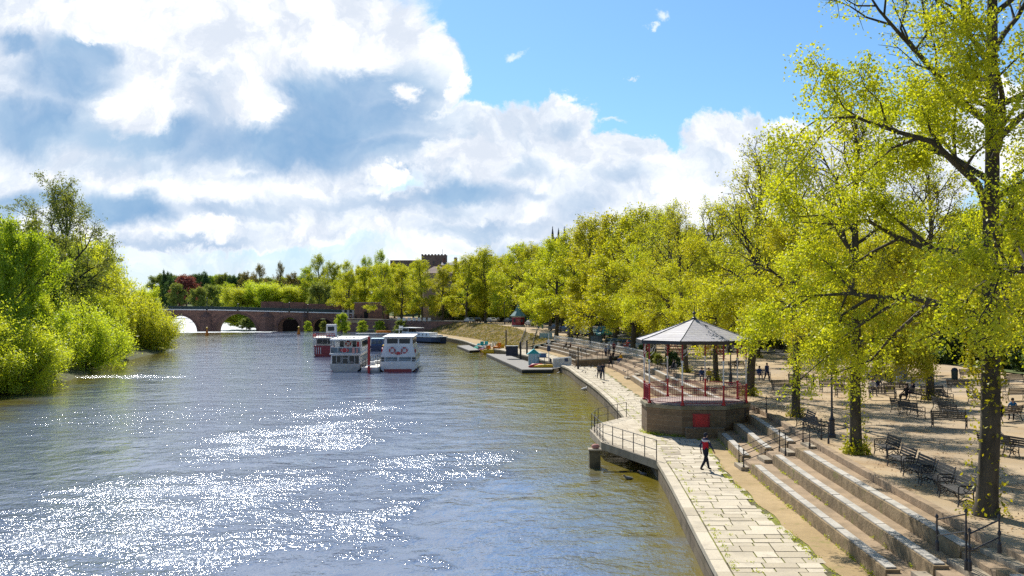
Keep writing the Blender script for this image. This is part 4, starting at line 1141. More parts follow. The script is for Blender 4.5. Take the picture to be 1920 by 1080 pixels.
for k, (x, y) in enumerate(pc):
    b = MB(); b.lathe((x, y, FZ), [(.12, 0), (.12, .10), (.07, .14), (.07, .30)], 10); b.lathe((x, y, FZ), [(.07, .30), (.06, 1.12), (.09, 1.14), (.09, 1.2)], 10)
    pl = b.build('post_foot', M['red'], bs)
    b = MB(); b.lathe((x, y, FZ), [(.044, 1.2), (.044, 2.55), (.08, 2.57), (.08, 2.66), (.044, 2.70), (.040, 3.70)], 10)
    po = b.build('post', M['white'], bs, smooth=False)
    b = MB(); b.lathe((x, y, FZ), [(.048, 2.72), (.048, 3.68)], 8); b.build('red_shaft', M['red_deep'], po)
    for s in (-1, 1):                             # filigree brackets along both neighbouring sides
        q = Vector(pc[(k + s) % 8]) - Vector((x, y)); q = q / q.length
        pt = lambda u, z: (x + q.x * u, y + q.y * u, FZ + z)
        b = MB()
        b.tube([pt(.05, 2.95), pt(.16, 3.0), pt(.38, 3.22), pt(.50, 3.55), pt(.52, 3.68)], .018, 5)
        b.tube([pt(.05, 3.35), pt(.22, 3.4), pt(.33, 3.52), pt(.36, 3.68)], .013, 5)
        b.tube([pt(.05, 3.15), pt(.25, 3.35), pt(.42, 3.6)], .013, 5)
        b.torus(tuple(pt(.17, 3.28)), .07, .012, 'Y', 10, 4)
        b.build('bracket', M['white'] if s > 0 else M['red'], bs)
for k in range(8):
    a = Vector(pc[k]); c = Vector(pc[(k + 1) % 8]); d = c - a; L = d.length; d = d / L
    b = MB(); P = lambda u, z: (a.x + d.x * u, a.y + d.y * u, FZ + z)
    b.tube([P(.08, 1.05), P(L - .08, 1.05)], .028, 6); b.tube([P(.08, .14), P(L - .08, .14)], .022, 6); b.tube([P(.08, .92), P(L - .08, .92)], .014, 5)
    rl = b.build('railing', M['red_deep'], bs)
    b = MB(); n = 18
    for i in range(1, n):
        u = .08 + (L - .16) * i / n; b.tube([P(u, .14), P(u, 1.05 + (.08 if i % 2 else .0))], .009, 5)
    b.build('baluster', M['red_deep'], rl)
RE = 3.80
b = MB(); e = octo(RE); t_ = (0, 0, EZ + 1.52)
V = [(x, y, EZ + .20) for x, y in e] + [t_]; rcur = []
# eight planes, each slightly concave
for k in range(8):
    A, B_ = e[k], e[(k + 1) % 8]; rings = []
    for q in range(7):
        s = q / 6; r = 1 - s; z = EZ + .20 + 1.32 * (s ** 1.08)
        rings.append([(A[0] * r, A[1] * r, z), (B_[0] * r, B_[1] * r, z)])
    Vv = [p for r in rings for p in r]; b.add(Vv, [(2 * q, 2 * q + 1, 2 * q + 3, 2 * q + 2) for q in range(6)])
roof = b.build('roof', M['slate'], bs)
b = MB()
for k in range(8): b.tube([(e[k][0] * (1 - q / 6), e[k][1] * (1 - q / 6), EZ + .215 + 1.32 * ((q / 6) ** 1.08)) for q in range(7)], .03, 5)
b.build('hip_roll', mat('lead hips', (0.26, 0.26, 0.27), rough=.6), roof)
b = MB()
for k in range(8):
    A, B_ = Vector(e[k]), Vector(e[(k + 1) % 8]); i0, i1 = A * .965, B_ * .965; A, B_ = A * 1.005, B_ * 1.005
    b.add([(A.x, A.y, EZ - .02), (B_.x, B_.y, EZ - .02), (B_.x, B_.y, EZ + .19), (A.x, A.y, EZ + .19), (i0.x, i0.y, EZ - .02), (i1.x, i1.y, EZ - .02)], [(0, 1, 2, 3), (4, 5, 1, 0)])
b.build('fascia', M['iron'], bs)
b = MB(); b.prism(octo(3.62), EZ + .10, EZ + .14); b.build('ceiling_boards', mat('ceiling boards', (0.45, 0.42, 0.40), rough=.8), bs)
b = MB(); b.lathe((0, 0, EZ + 1.46), [(.18, 0), (.15, .12), (.05, .16), (.045, .30), (.11, .36), (.11, .44), (.03, .52), (.015, .95)], 10); b.build('finial', M['iron'], bs)
b = MB(); b.tube([(.12, -.2, EZ + 1.42), (.35, -.75, EZ + 1.24), (.55, -1.2, EZ + 1.08)], .03, 5); b.tube([(.45, -1.22, EZ + 1.12), (.66, -1.16, EZ + 1.04)], .03, 5); b.build('roof_hook', M['iron'], bs)

# ------------------------------------------------------------------ railings
def rail_run(name, pts, label, cat='railing', h=1.05, step=1.15, mid=(.52,), group=None, r=.018, extra_balls=False, mat_='iron'):
    """posts and rails along a polyline of ground points"""
    base = Vector(pts[0]); t = thing(name, label, cat, base, 0, group)
    P = [Vector(p) - base for p in pts]
    m_ = M[mat_]
    for p, q in zip(P[:-1], P[1:]):
        L = (q - p).length; n = max(1, round(L / step))
        for i in range(n + 1):
            if i == n and q is not P[-1]: continue
            c = p + (q - p) * (i / n)
            b = MB(); b.lathe(c, [(r * 1.5, 0), (r * 1.3, h * .99), (r * .8, h + .03)], 6)
            if extra_balls: b.ball((c.x, c.y, c.z + h + .05), r * 2.4, 8)
            b.build('post', m_, t)
    for z in (h,) + tuple(h * k for k in mid):
        b = MB(); b.tube([p + Vector((0, 0, z)) for p in P], r, 6); b.build('rail', m_, t)
    return t
J = [Vector((p[0], p[1], QZ)) for p in JET]
rail_run('platform_railing', [J[0] + Vector((-.05, .3, 0)), J[1] + Vector((.12, .1, 0)), J[2] + Vector((.12, 0, 0)), J[3] + Vector((.12, -.1, 0)), J[4] + Vector((.1, -.2, 0))],
         'black iron railing round the projecting waterside platform', h=1.05, step=1.5)
b = MB(); p = G(1115.5, 884, -1); p = G(1115, 876, 0)
pl = thing('mooring_pile', 'square dark stone pile rising from the river at the platform corner', 'pile', (p.x, p.y, 0))
b.box((0, 0, -.35), (.62, .62, 2.6), top=(.97, .97)); b.build('shaft', mat('wet stone', (0.15, 0.125, 0.075), (0.07, 0.06, 0.035), rough=.8, scale=2), pl)
b = MB(); b.box((0, 0, .99), (.72, .72, .10)); b.build('cap', M['stone'], pl, bevel=.02)
b = MB(); b.ball((.05, 0, 1.15), .2, 8, sc3=(1.2, 1, .75)); b.build('lifebuoy_bundle', mat('pink bundle', (0.55, 0.25, 0.20)), pl, smooth=True)
b = MB(); p = G(1110, 812, 0)

def handrail(x0, y, label, flip=False, group='handrails of the terrace stairs', y2=None):
    """bent double handrail descending the terrace towards the river: three posts, lower posts further down"""
    t = thing('stair_handrail', label, 'handrail', (x0, y, 0), 0, group)
    ks = [(WT[3] + .55, PZ), (WT[2] - .05 + .75, TZ[3]), (WT[1] + .65, TZ[2]), (WT[0] - .25, QZ)]
    hs = [.95, 1.0, 1.0, .95]; tops = []
    for i, (dx, z) in enumerate(ks):
        x = xf(y) + dx * shrink(y) - x0; h = hs[i]
        b = MB(); b.lathe((x, 0, z), [(.055, 0), (.05, .22), (.03, .28), (.026, h * .5), (.04, h * .52), (.026, h * .55), (.024, h), (.045, h + .03), (.04, h + .07), (.005, h + .12)], 8); b.build('post', M['iron'], t)
        tops.append(Vector((x, 0, z + h)))
    for dz in (0, -.45):
        b = MB()
        for a, c in zip(tops[:-1], tops[1:]):
            a2, c2 = a + Vector((0, 0, dz)), c + Vector((0, 0, dz)); mm = (a2 + c2) / 2
            b.tube([a2, a2 + (c2 - a2) * .12 + Vector((0, 0, .02)), mm + Vector((0, 0, .0)), a2 + (c2 - a2) * .88 - Vector((0, 0, .02)), c2], .02, 6)
        b.build('rail', M['iron'], t)
    return t
# near corner handrail stands as seen: three posts over the upper stairs
def rail3(pts, label, hs, group='handrails of the terrace stairs'):
    base = Vector(pts[0]); t = thing('stair_handrail', label, 'handrail', base, 0, group); tops = []
    for p, h in zip(pts, hs):
        p = Vector(p) - base
        b = MB(); b.lathe(p, [(.06, 0), (.055, .25), (.03, .32), (.026, h * .5), (.05, h * .53), (.05, h * .60), (.027, h * .64), (.024, h - .02), (.05, h), (.045, h + .05), (.005, h + .11)], 10); b.build('post', M['iron'], t)
        tops.append((p, h))
    for (p, h), (q, g) in zip(tops[:-1], tops[1:]):
        for dz in (.06, .52):
            a2, c2 = p + Vector((0, 0, h - dz)), q + Vector((0, 0, min(g, h) - dz if False else g - dz))
            b = MB(); b.tube([a2, a2 + (c2 - a2) * .15, a2 + (c2 - a2) * .5, a2 + (c2 - a2) * .85, c2], .022, 6); b.build('rail', M['iron'], t)
    return t
rail3([G(1757, 1033, TZ[3] - .05), G(1812, 1069, TZ[2] + .2), ], 'short near handrail of the corner stairs, first of two bent spans', [.95, 1.55])
rail3([G(1812.5, 1070, TZ[2] + .2) + Vector((.06, -.05, 0)), G(1874, 1037, PZ)], 'near handrail of the corner stairs, longer bent span beside the thick trunk', [1.05, .95])
handrail(14.0, 50.6, 'nearer of the two black handrails on the middle stairs')
handrail(14.0, 52.1, 'farther of the two black handrails on the middle stairs')
p0 = G(1437, 775, PZ); rail3([p0, p0 + Vector((-1.3, .1, -.3)), p0 + Vector((-2.5, .2, -.7))], 'thin black handrail descending beside the bandstand base', [.95, .95, .95])
handrail(14.0, 112.6, 'handrail on the stairs beyond the bandstand')

# pale wooden picket fence in front of the far terraces
t = thing('picket_fence', 'white picket fence along the promenade edge above the far terraces', 'fence', (14, 140, PZ))
pts = []
for y in fr(128, 200, 3): pts.append(Vector((xf(min(y, 194)) + WT[3] * shrink(y) + .6 - 14, y - 140, 0)))
b = MB(); b.tube([p + Vector((0, 0, .95)) for p in pts], .035, 4); b.tube([p + Vector((0, 0, .3)) for p in pts], .035, 4); b.build('rail', M['white'], t)
b = MB()
for p, q in zip(pts[:-1], pts[1:]):
    for i in range(7):
        c = p + (q - p) * (i / 7); b.box((c.x, c.y, .55), (.05, .03, 1.1))
b.build('picket', M['white'], t)['kind'] = 'stuff'
# black railings round the small ramp beyond the terraces, its sandstone sides
t = thing('ramp_wall', 'low sandstone ramp with sloping coping between the two terraces', 'ramp', (11.5, 140, QZ))
p1, p2, p3 = G(1110, 692, QZ), G(1146, 692, QZ), G(1100, 668, QZ)
b = MB()
V = [(-3.2, -3.5, 0), (1.2, -3.5, 0), (4.5, 4, 0), (-3.6, 6.5, 0), (-3.2, -3.5, .75), (1.2, -3.5, .95), (4.5, 4, 1.28), (-3.6, 6.5, .55)]
b.add(V, [(0, 1, 5, 4), (1, 2, 6, 5), (2, 3, 7, 6), (3, 0, 4, 7), (4, 5, 6, 7)]); b.build('side_wall', M['sandstone'], t)
b = MB(); b.tube([(-3.2, -3.5, .80), (1.2, -3.5, 1.0), (4.5, 4, 1.33)], .09, 4); b.tube([(-3.6, 6.5, .6), (-3.2, -3.5, .8)], .09, 4); b.build('coping', M['stone'], t)
o_ = Vector((11.5, 140, QZ))
rail_run('ramp_railing', [o_ + Vector((-3.5, 6, .6)), o_ + Vector((-3.1, -3.3, .8)), o_ + Vector((1.0, -3.3, 1.0))], 'black railing crowning the low ramp', step=.7, h=1.0, r=.02)
# stairs up the earth bank with rails
pA, pB = G(962, 651, QZ + .1), G(1008, 617, 3.2)
pA = Vector((xe(186) + 4.4, 190, QZ)); pB = Vector((xt(222) + .5, 222, 3.1))
st = thing('bank_stairs', 'straight stone stairs climbing the earth bank beside the kiosk', 'stairs', pA)
d = pB - pA; n = 14; az = math.atan2(d.y, d.x)
for i in range(n):
    c = d * ((i + .5) / n); b = MB(); b.box((c.x, c.y, c.z - .25), (math.hypot(d.x, d.y) / n + .05, 2.2, .7), az); b.build('step', M['stone'], st)
side = Vector((-math.sin(az), math.cos(az), 0)) * 1.2
rail_run('bank_stair_railing', [pA + side, pB + side], 'dark railing on the river side of the bank stairs', step=3.2, h=1.1, r=.03)
rail_run('bank_stair_railing', [pA - side, pB - side], 'dark railing on the inland side of the bank stairs', step=3.2, h=1.1, r=.03)

# ------------------------------------------------------------------ kiosk
kz = 1.25; k_ = thing('kiosk', 'octagonal red kiosk with pointed green roof and dark brick base on the earth bank', 'kiosk', (1.5, 256, kz))
b = MB(); b.prism(octo(1.72), 0, 2.55); b.build('base_wall', M['brick'], k_)
b = MB(); b.prism(octo(1.78), 2.55, 2.85); b.build('base_band', M['cream'], k_)
b = MB(); b.prism(octo(1.65), 2.85, 4.75); kb = b.build('wall', M['red_deep'], k_)
b = MB(); b.prism(octo(1.72), 4.75, 5.05); b.build('upper_band', M['cream'], k_)
b = MB(); b.torus((0, -1.58, 3.95), .34, .05, 'Y', 14, 4); b.box((0, -1.56, 3.95), (.3, .05, .3)); b.build('emblem', mat('faded emblem', (0.62, 0.30, 0.26)), k_)
b = MB(); e8 = octo(2.15)
for k in range(8):
    A, B_ = e8[k], e8[(k + 1) % 8]; b.add([(A[0], A[1], 5.05), (B_[0], B_[1], 5.05), (B_[0] * .45, B_[1] * .45, 6.2), (A[0] * .45, A[1] * .45, 6.2), (0, 0, 8.1)], [(0, 1, 2, 3), (3, 2, 4)])
b.prism(octo(2.2), 5.0, 5.1); b.build('roof', M['green_roof'], k_)
b = MB(); b.lathe((0, 0, 7.95), [(.08, 0), (.12, .2), (.02, .6)], 6); b.build('finial', M['iron'], k_)
for s in (-.9, .9):
    b = MB(); b.box((s, -1.45, 3.95), (.5, .25, .7)); b.build('window', M['glass'], k_)

# ------------------------------------------------------------------ boats
def hull_mesh(L, B, H, bow=.35, stern=.9, sheer=.35, keel=-.5, n=14, bluff=.6):
    """hull along +Y: stern at 0, bow at L; half width profile, raised ends"""
    b = MB(); rings = []
    for i in range(n + 1):
        s = i / n
        w = B / 2 * (stern + (1 - stern) * min(1, s / .12)) if s < .12 else B / 2
        if s > 1 - bow: w = B / 2 * math.sqrt(max(0.0006, 1 - ((s - 1 + bow) / bow) ** 2))
        z = H + sheer * (max(0, (s - .55) / .45) ** 2 + .5 * max(0, (.15 - s) / .15) ** 2)
        rings.append([(w, L * s, z), (w * .97, L * s, .34), (w * .82, L * s, 0.05), (w * .45, L * s, keel), (-w * .45, L * s, keel), (-w * .82, L * s, .05), (-w * .97, L * s, .34), (-w, L * s, z)])
    V = [p for r in rings for p in r]; m = 8
    Fh = [(i * m + j, (i + 1) * m + j, (i + 1) * m + j + 1, i * m + j + 1) for i in range(n) for j in range(m - 1)]
    mi = [1 if j in (1, 2, 3, 4, 5) else 0 for i in range(n) for j in range(m - 1)]
    o = len(b.v); b.v += V; b.f += Fh; b.mi += mi
    b.add(rings[0], [tuple(range(8))]); b.add(rings[-1], [tuple(range(7, -1, -1))])
    b.add([p for r in rings for p in (r[0], r[7])], [(2 * i, 2 * i + 1, 2 * i + 3, 2 * i + 2) for i in range(n)])   # deck
    return b
def win(b, x0, x1, y, z0, z1, axis='Y', t=.04):
    if axis == 'Y': b.box(((x0 + x1) / 2, y, (z0 + z1) / 2), (x1 - x0, t, z1 - z0))
    else: b.box((y, (x0 + x1) / 2, (z0 + z1) / 2), (t, x1 - x0, z1 - z0))
    return b
def lifebuoy(parent, c, axis='Y', r=.36):
    b = MB(); b.torus(c, r, .085, axis, 20, 6); lb = b.build('lifebuoy', M['red'], parent, smooth=True)
    b = MB()
    for k in range(4):
        a = math.pi / 4 + k * math.pi / 2; q = (c[0] + (r * math.cos(a) if axis == 'Y' else 0), c[1] + (0 if axis == 'Y' else r * math.cos(a)), c[2] + r * math.sin(a)); b.ball(q, .105, 6)
    b.build('band', M['white'], lb)

def mullions(parent, xs, y, z0, z1, m_='white', t=.06, axis='Y', name='window_frame'):
    b = MB()
    for x in xs:
        if axis == 'Y': b.box((x, y, (z0 + z1) / 2), (t, .05, z1 - z0))
        else: b.box((y, x, (z0 + z1) / 2), (.05, t, z1 - z0))
    b.build(name, M[m_], parent)

# cruise boat with two lifebuoys (stern towards the camera)
pR = G(746, 697, 0)
A_ = thing('cruise_boat', 'white double deck cruise boat with two lifebuoys on its sloping stern', 'boat', (pR.x, pR.y, 0), math.radians(3))
hull_mesh(19, 5.1, 1.15, bow=.4, stern=.93).build('hull', [M['white'], M['red_deep']], A_, smooth=False)
b = MB(); b.box((0, -.03, .16), (3.7, .06, .40)); b.build('boot_stripe', M['red_deep'], A_)
b = MB()
# lower deckhouse: sloped glazed stern face
def slab(b, y0, y1, w0, w1, z0, z1, yend0, yend1):
    """deckhouse tapering upward: stern face slopes"""
    V = [(-w0, y0, z0), (w0, y0, z0), (w0, yend0, z0), (-w0, yend0, z0), (-w1, y1, z1), (w1, y1, z1), (w1, yend1, z1), (-w1, yend1, z1)]
    return b.add(V, [(3, 2, 1, 0), (4, 5, 6, 7), (0, 1, 5, 4), (1, 2, 6, 5), (2, 3, 7, 6), (3, 0, 4, 7)])
slab(b, .55, .75, 2.38, 2.32, 1.15, 2.0, 15.5, 15.3); lo = b.build('lower_cabin', M['white'], A_)
b = MB(); slab(b, .70, 1.25, 2.32, 1.98, 2.0, 3.45, 14.5, 14.3); up = b.build('sloping_panel', M['white'], A_)
b = MB(); slab(b, 1.25, 1.45, 1.95, 1.88, 3.45, 4.55, 13.5, 13.3); tp = b.build('upper_cabin', M['white'], A_)
b = MB(); b.box((0, 7.6, 4.65), (4.3, 13.2, .16)); b.build('roof', M['white'], A_, bevel=.05)
def pane_row(parent, xs, y, z0, z1, m_='glass', axis='Y', t=.05):
    for x0, x1 in xs:
        b = MB(); win(b, x0, x1, y, z0, z1, axis, t); b.build('window', M[m_], parent)
pane_row(lo, [(-1.72, -.12), (.12, 1.72)], .64, 1.22, 1.92, 'glass_blue'); pane_row(lo, [(-2.3, -1.86), (1.86, 2.3)], .62, 1.22, 1.92)
pane_row(lo, [(1.2 + k * 1.75, 2.6 + k * 1.75) for k in range(8)], 2.37, 1.25, 1.9, 'glass', 'X'); pane_row(lo, [(1.2 + k * 1.75, 2.6 + k * 1.75) for k in range(8)], -2.37, 1.25, 1.9, 'glass', 'X')
pane_row(tp, [(-1.55, -.1), (.1, 1.55)], 1.33, 3.62, 4.40, 'glass'); pane_row(tp, [(2 + k * 1.9, 3.5 + k * 1.9) for k in range(6)], 1.94, 3.65, 4.4, 'glass', 'X'); pane_row(tp, [(2 + k * 1.9, 3.5 + k * 1.9) for k in range(6)], -1.94, 3.65, 4.4, 'glass', 'X')
for x in (-.82, .82): lifebuoy(A_, (x, .86, 2.85))
for s in (-2.25, 2.25): lifebuoy(A_, (s, 2.2, 2.75), 'X')
b = MB(); b.ball((0, .80, 2.45), .5, 14, sc3=(1, .09, .42)); bd = b.build('oval_board', M['red'], A_); b = MB(); b.torus((0, .745, 2.45), .30, .025, 'Y', 14, 4); b.build('oval_ring', M['white'], bd)
b = MB(); b.tube([(-2.3, .1, 1.15), (-2.3, .1, 1.6), (2.3, .1, 1.6), (2.3, .1, 1.15)], .03, 5); b.tube([(0, .1, 1.15), (0, .1, 1.6)], .025, 5); b.build('stern_rail', M['white'], A_)
b = MB(); b.tube([(0, 3, 4.7), (0, 3, 6.2)], .04, 5); b.tube([(-.5, 3, 5.6), (.5, 3, 5.6)], .03, 5); b.box((.28, 3, 5.95), (.5, .03, .34)); b.build('mast', M['white'], A_)

# cruise boat with open stern deck
pL = G(647, 696, 0)
B2 = thing('cruise_boat', 'white double deck cruise boat with glass railed open stern deck and gulls on the roof', 'boat', (pL.x, pL.y, 0), math.radians(3))
hull_mesh(18, 4.25, .85, bow=.4, stern=.96).build('hull', [M['cream'], M['rubber']], B2)
b = MB(); b.box((0, 8.2, 1.55), (3.98, 15.2, 1.4)); lo = b.build('lower_cabin', M['white'], B2)
pane_row(lo, [(-1.82, -1.28), (-1.2, -.5), (-.42, .42), (.5, 1.2), (1.28, 1.82)], .585, 1.0, 2.05); pane_row(lo, [(1.4 + k * 1.8, 2.9 + k * 1.8) for k in range(7)], 2.0, 1.05, 2.0, 'glass', 'X'); pane_row(lo, [(1.4 + k * 1.8, 2.9 + k * 1.8) for k in range(7)], -2.0, 1.05, 2.0, 'glass', 'X')
b = MB(); b.box((-.62, .53, 1.5), (.05, .05, .9)); b.box((-.85, .53, 1.1), (.5, .05, .05)); b.box((.35, .53, 1.55), (.05, .05, .8)); b.box((.75, .53, 1.2), (.7, .05, .05)); b.box((.0, .53, 1.75), (.7, .05, .05)); b.build('stern_bars', M['white'], lo)
b = MB(); b.box((0, 8.0, 2.32), (4.25, 16.0, .14)); b.build('upper_deck', M['white'], B2)
b = MB(); b.box((0, 9.8, 3.2), (3.7, 11.6, 1.65)); tp = b.build('upper_cabin', M['white'], B2)
pane_row(tp, [(-1.15, -.62), (.62, 1.1)], 3.98, 3.1, 3.95); pane_row(tp, [(4.8 + k * 1.8, 6.3 + k * 1.8) for k in range(6)], 1.86, 3.1, 3.9, 'glass', 'X'); pane_row(tp, [(4.8 + k * 1.8, 6.3 + k * 1.8) for k in range(6)], -1.86, 3.1, 3.9, 'glass', 'X')
lifebuoy(tp, (0, 3.93, 3.6), r=.32)
b = MB(); b.box((1.45, 3.97, 3.5), (.5, .05, .7)); b.build('notice', M['red'], tp)
b = MB(); b.box((0, 7.3, 4.28), (4.3, 14.4, .20), top=(.97, .99)); b.build('roof', M['white'], B2, bevel=.04)
for x in (-1.95, 1.95):
    for y in (.35, 2.2): b = MB(); b.box((x, y, 3.3), (.09, .09, 1.8)); b.build('roof_post', M['white'], B2)
b = MB(); b.tube([(-2, 3.8, 3.25), (-2, .2, 3.25), (2, .2, 3.25), (2, 3.8, 3.25)], .035, 5); b.tube([(-2, 3.8, 2.45), (-2, .2, 2.45), (2, .2, 2.45), (2, 3.8, 2.45)], .03, 5)
for x in (-2, -1, 0, 1, 2): b.tube([(x, .2, 2.4), (x, .2, 3.25)], .025, 5)
b.build('deck_rail', M['white'], B2)
for x0, x1 in ((-1.95, -1.05), (-.95, -.05), (.05, .95), (1.05, 1.95)):
    b = MB(); b.box(((x0 + x1) / 2, .22, 2.83), (x1 - x0, .02, .7)); b.build('glass_panel', M['glass_blue'], B2)
b = MB(); b.ball((-.1, .14, 2.85), .62, 14, sc3=(1, .08, .48)); bd = b.build('oval_board', M['red'], B2); b = MB(); b.torus((-.1, .075, 2.85), .36, .03, 'Y', 14, 4); b.build('oval_ring', M['white'], bd)
b = MB(); b.box((1.1, .15, 2.85), (.35, .04, .75)); b.box((1.6, .15, 2.8), (.2, .04, .6)); b.build('poster', mat('pinkish poster', (.7, .35, .3)), B2)

# red boat behind
pX = G(604, 668, 0)
B3 = thing('river_boat', 'small red and white river boat with raised white wheelhouse moored behind the cruise boats', 'boat', (pX.x + .3, pX.y, 0), math.radians(6))
hull_mesh(14, 3.9, 1.7, bow=.4, stern=.9).build('hull', [M['red_deep'], M['rubber']], B3)
b = MB(); 
for k in range(4): b.box((-1.7 + k * .38, -.03, 1.0), (.10, .05, 1.2))
b.build('hull_stripes', M['white'], B3)
b = MB(); b.box((0, 7, 2.4), (3.2, 9, 1.4)); cb_ = b.build('cabin', M['white'], B3)
pane_row(cb_, [(-1.4, -.5), (-.4, .4), (.5, 1.4)], 2.49, 2.1, 2.9); pane_row(cb_, [(3 + k * 1.6, 4.3 + k * 1.6) for k in range(5)], -1.61, 2.1, 2.9, 'glass', 'X')
b = MB(); b.box((0, 5.5, 3.2), (3.9, 11.5, .14)); b.build('canopy', M['cream'], B3)
b = MB(); b.tube([(-1.9, 0, 3.3), (-1.9, 0, 3.95), (1.9, 0, 3.95), (1.9, 0, 3.3)], .06, 5); b.tube([(-1.9, 0, 3.65), (1.9, 0, 3.65)], .06, 5)
for k in range(9): b.tube([(-1.9 + k * .475, 0, 3.3), (-1.9 + k * .475, 0, 3.95)], .04, 4)
b.box((-1.9, 3, 3.6), (.06, 6, .6)); b.build('red_railing', M['red'], B3)
b = MB(); b.box((.95, 5.8, 4.4), (1.9, 2.2, 2.2), top=(.92, .92)); wh = b.build('wheelhouse', M['white'], B3)
pane_row(wh, [(.35, 1.5)], 4.72, 4.35, 5.1)
# blue boat
pX = G(706, 659, 0)
B4 = thing('river_boat', 'dark blue cabin boat between the two white cruise boats', 'boat', (pX.x, pX.y, 0), math.radians(4))
hull_mesh(9, 2.9, .95, bow=.4).build('hull', [M['navy'], M['rubber']], B4)
b = MB(); b.box((0, 4, 1.6), (2.4, 5, 1.5), top=(.9, .95)); c_ = b.build('cabin', M['blue'], B4)
pane_row(c_, [(-.95, -.1), (.1, .95)], 1.5, 1.4, 2.1, 'glass_blue'); b = MB(); b.box((0, 4, 2.4), (2.5, 5.2, .08)); b.build('roof', M['teal_pale'], B4)
# long barge
pX = G(836, 644, 0)
B5 = thing('barge', 'long low barge with white cabin, portholes and dark blue hull moored at the earth bank', 'boat', (pX.x - .6, pX.y, 0), math.radians(41))
hb = hull_mesh(17, 3.4, 1.25, bow=.14, stern=.55, sheer=.5); hb.build('hull', [M['navy'], M['rubber']], B5)
b = MB(); b.box((0, .4 + 4.5, 1.52), (3.3, 9, .22)); b.build('white_strake', M['white'], B5)
b = MB(); b.box((0, 8.6, 1.9), (2.7, 9.6, 1.15), top=(.92, .98)); cbn = b.build('cabin', M['white'], B5)
for s in (-1.32, 1.32):
    for k in range(5):
        b = MB(); b.ball((s, 4.9 + k * 1.5, 1.95), .22, 10, sc3=(.25, 1, 1)); b.build('porthole', M['glass'], cbn)
b = MB(); b.box((0, 13.8, 2.4), (2.5, 2.8, 1.9), top=(.9, .9)); wh = b.build('wheelhouse', M['cream'], B5)
b = MB(); b.box((0, 12.38, 2.9), (2.0, .06, .7)); b.build('window', M['glass'], wh)
b = MB(); b.box((-1.2, 13.8, 2.9), (.06, 2.2, .6)); b.build('window', M['glass'], wh)
b = MB(); b.box((0, 12.4, 3.5), (3.0, 5.6, .12)); b.build('wheelhouse_roof', M['white'], wh)
b = MB(); b.box((0, 2.2, 1.75), (2.0, 2.0, .5), top=(.8, .8)); b.build('fore_hatch', M['cream'], B5)

# pontoon between the cruise boats with its red pole
pp = G(693, 699, 0)
Q = thing('landing_pontoon', 'pale landing pontoon between the two white cruise boats', 'pontoon', (pp.x, pp.y, 0))
b = MB(); b.box((0, 13, .28), (2.2, 26, .9)); b.build('deck', M['cream'], Q, bevel=.03)
b = MB(); b.box((0, -.02, .06), (2.3, .12, .5)); b.build('fender', M['grey'], Q)
b = MB()
for s in (-1.0, 1.0):
    for k in range(9): b.tube([(s, .6 + k * 2.6, .7), (s, .6 + k * 2.6, 1.65)], .035, 5)
    for z in (1.15, 1.65): b.tube([(s, .6 + k * .65, z + .10 * math.sin(k * 1.3 + s)) for k in range(33)], .035, 5)
b.build('rope_rail', M['rubber'], Q)
for k in range(3):
    b = MB(); b.box((-.3 + .3 * k, 5 + 3 * k, .95), (.8, .7, .5)); b.build('crate', M['white'], Q, bevel=.02)
rp = thing('mooring_post', 'tall bright red mooring post standing at the head of the landing pontoon', 'post', (pp.x - .05, pp.y - .35, -1))
b = MB(); b.lathe((0, 0, 0), [(.17, 0), (.17, 5.6), (.19, 5.62), (.19, 5.75), (.02, 5.9)], 12); b.build('shaft', M['red'], rp, smooth=False)
b = MB(); b.torus((0, 0, 2.0), .26, .05, 'Z', 14, 5); b.build('ring', M['white'], rp)
rp2 = thing('mooring_post', 'slim red mooring post at the shore end of the landing pontoon', 'post', (pp.x + .4, pp.y + 24, -1)); b = MB(); b.lathe((0, 0, 0), [(.13, 0), (.13, 4.6), (.02, 4.8)], 10); b.build('shaft', M['red'], rp2)
# orange and yellow ticket stall on the pontoon
sx = thing('ticket_stall', 'small yellow and orange stall at the shore end of the landing pontoon', 'stall', (pp.x + .1, pp.y + 21, .73))
b = MB(); b.box((0, 0, .55), (1.6, 1.2, 1.1)); b.build('counter', M['orange'], sx); b = MB(); b.box((0, 0, 2.1), (1.9, 1.6, .16)); b.build('canopy', M['yellow'], sx)
b = MB(); [b.box((dx, dy, 1.55), (.07, .07, 1.0)) for dx in (-.75, .75) for dy in (-.55, .55)]; b.build('pole', M['red'], sx)
# landing stage line behind the boats
pa, pb = G(668, 628, 0), G(768, 627, 0)
ls = thing('landing_stage', 'long thin white edged landing stage lying on the water behind the boats', 'jetty', (pa.x, pa.y, 0))
d = pb - pa; b = MB(); az = math.atan2(d.y, d.x); b.box((d.x / 2, d.y / 2, .35), (d.length, 2.0, .3), az); b.build('deck', M['white'], ls)
b = MB(); [b.lathe((d.x * f, d.y * f, -1), [(.12, 0), (.12, 1.2)], 6) for f in (.02, .25, .5, .75, .98)]; b.build('pile', M['wood_dark'], ls)
b = MB(); b.box((d.x * .5, d.y * .5 + 1, .9), (4.5, 1.0, .7), az); b.build('bench_box', M['orange'], ls)

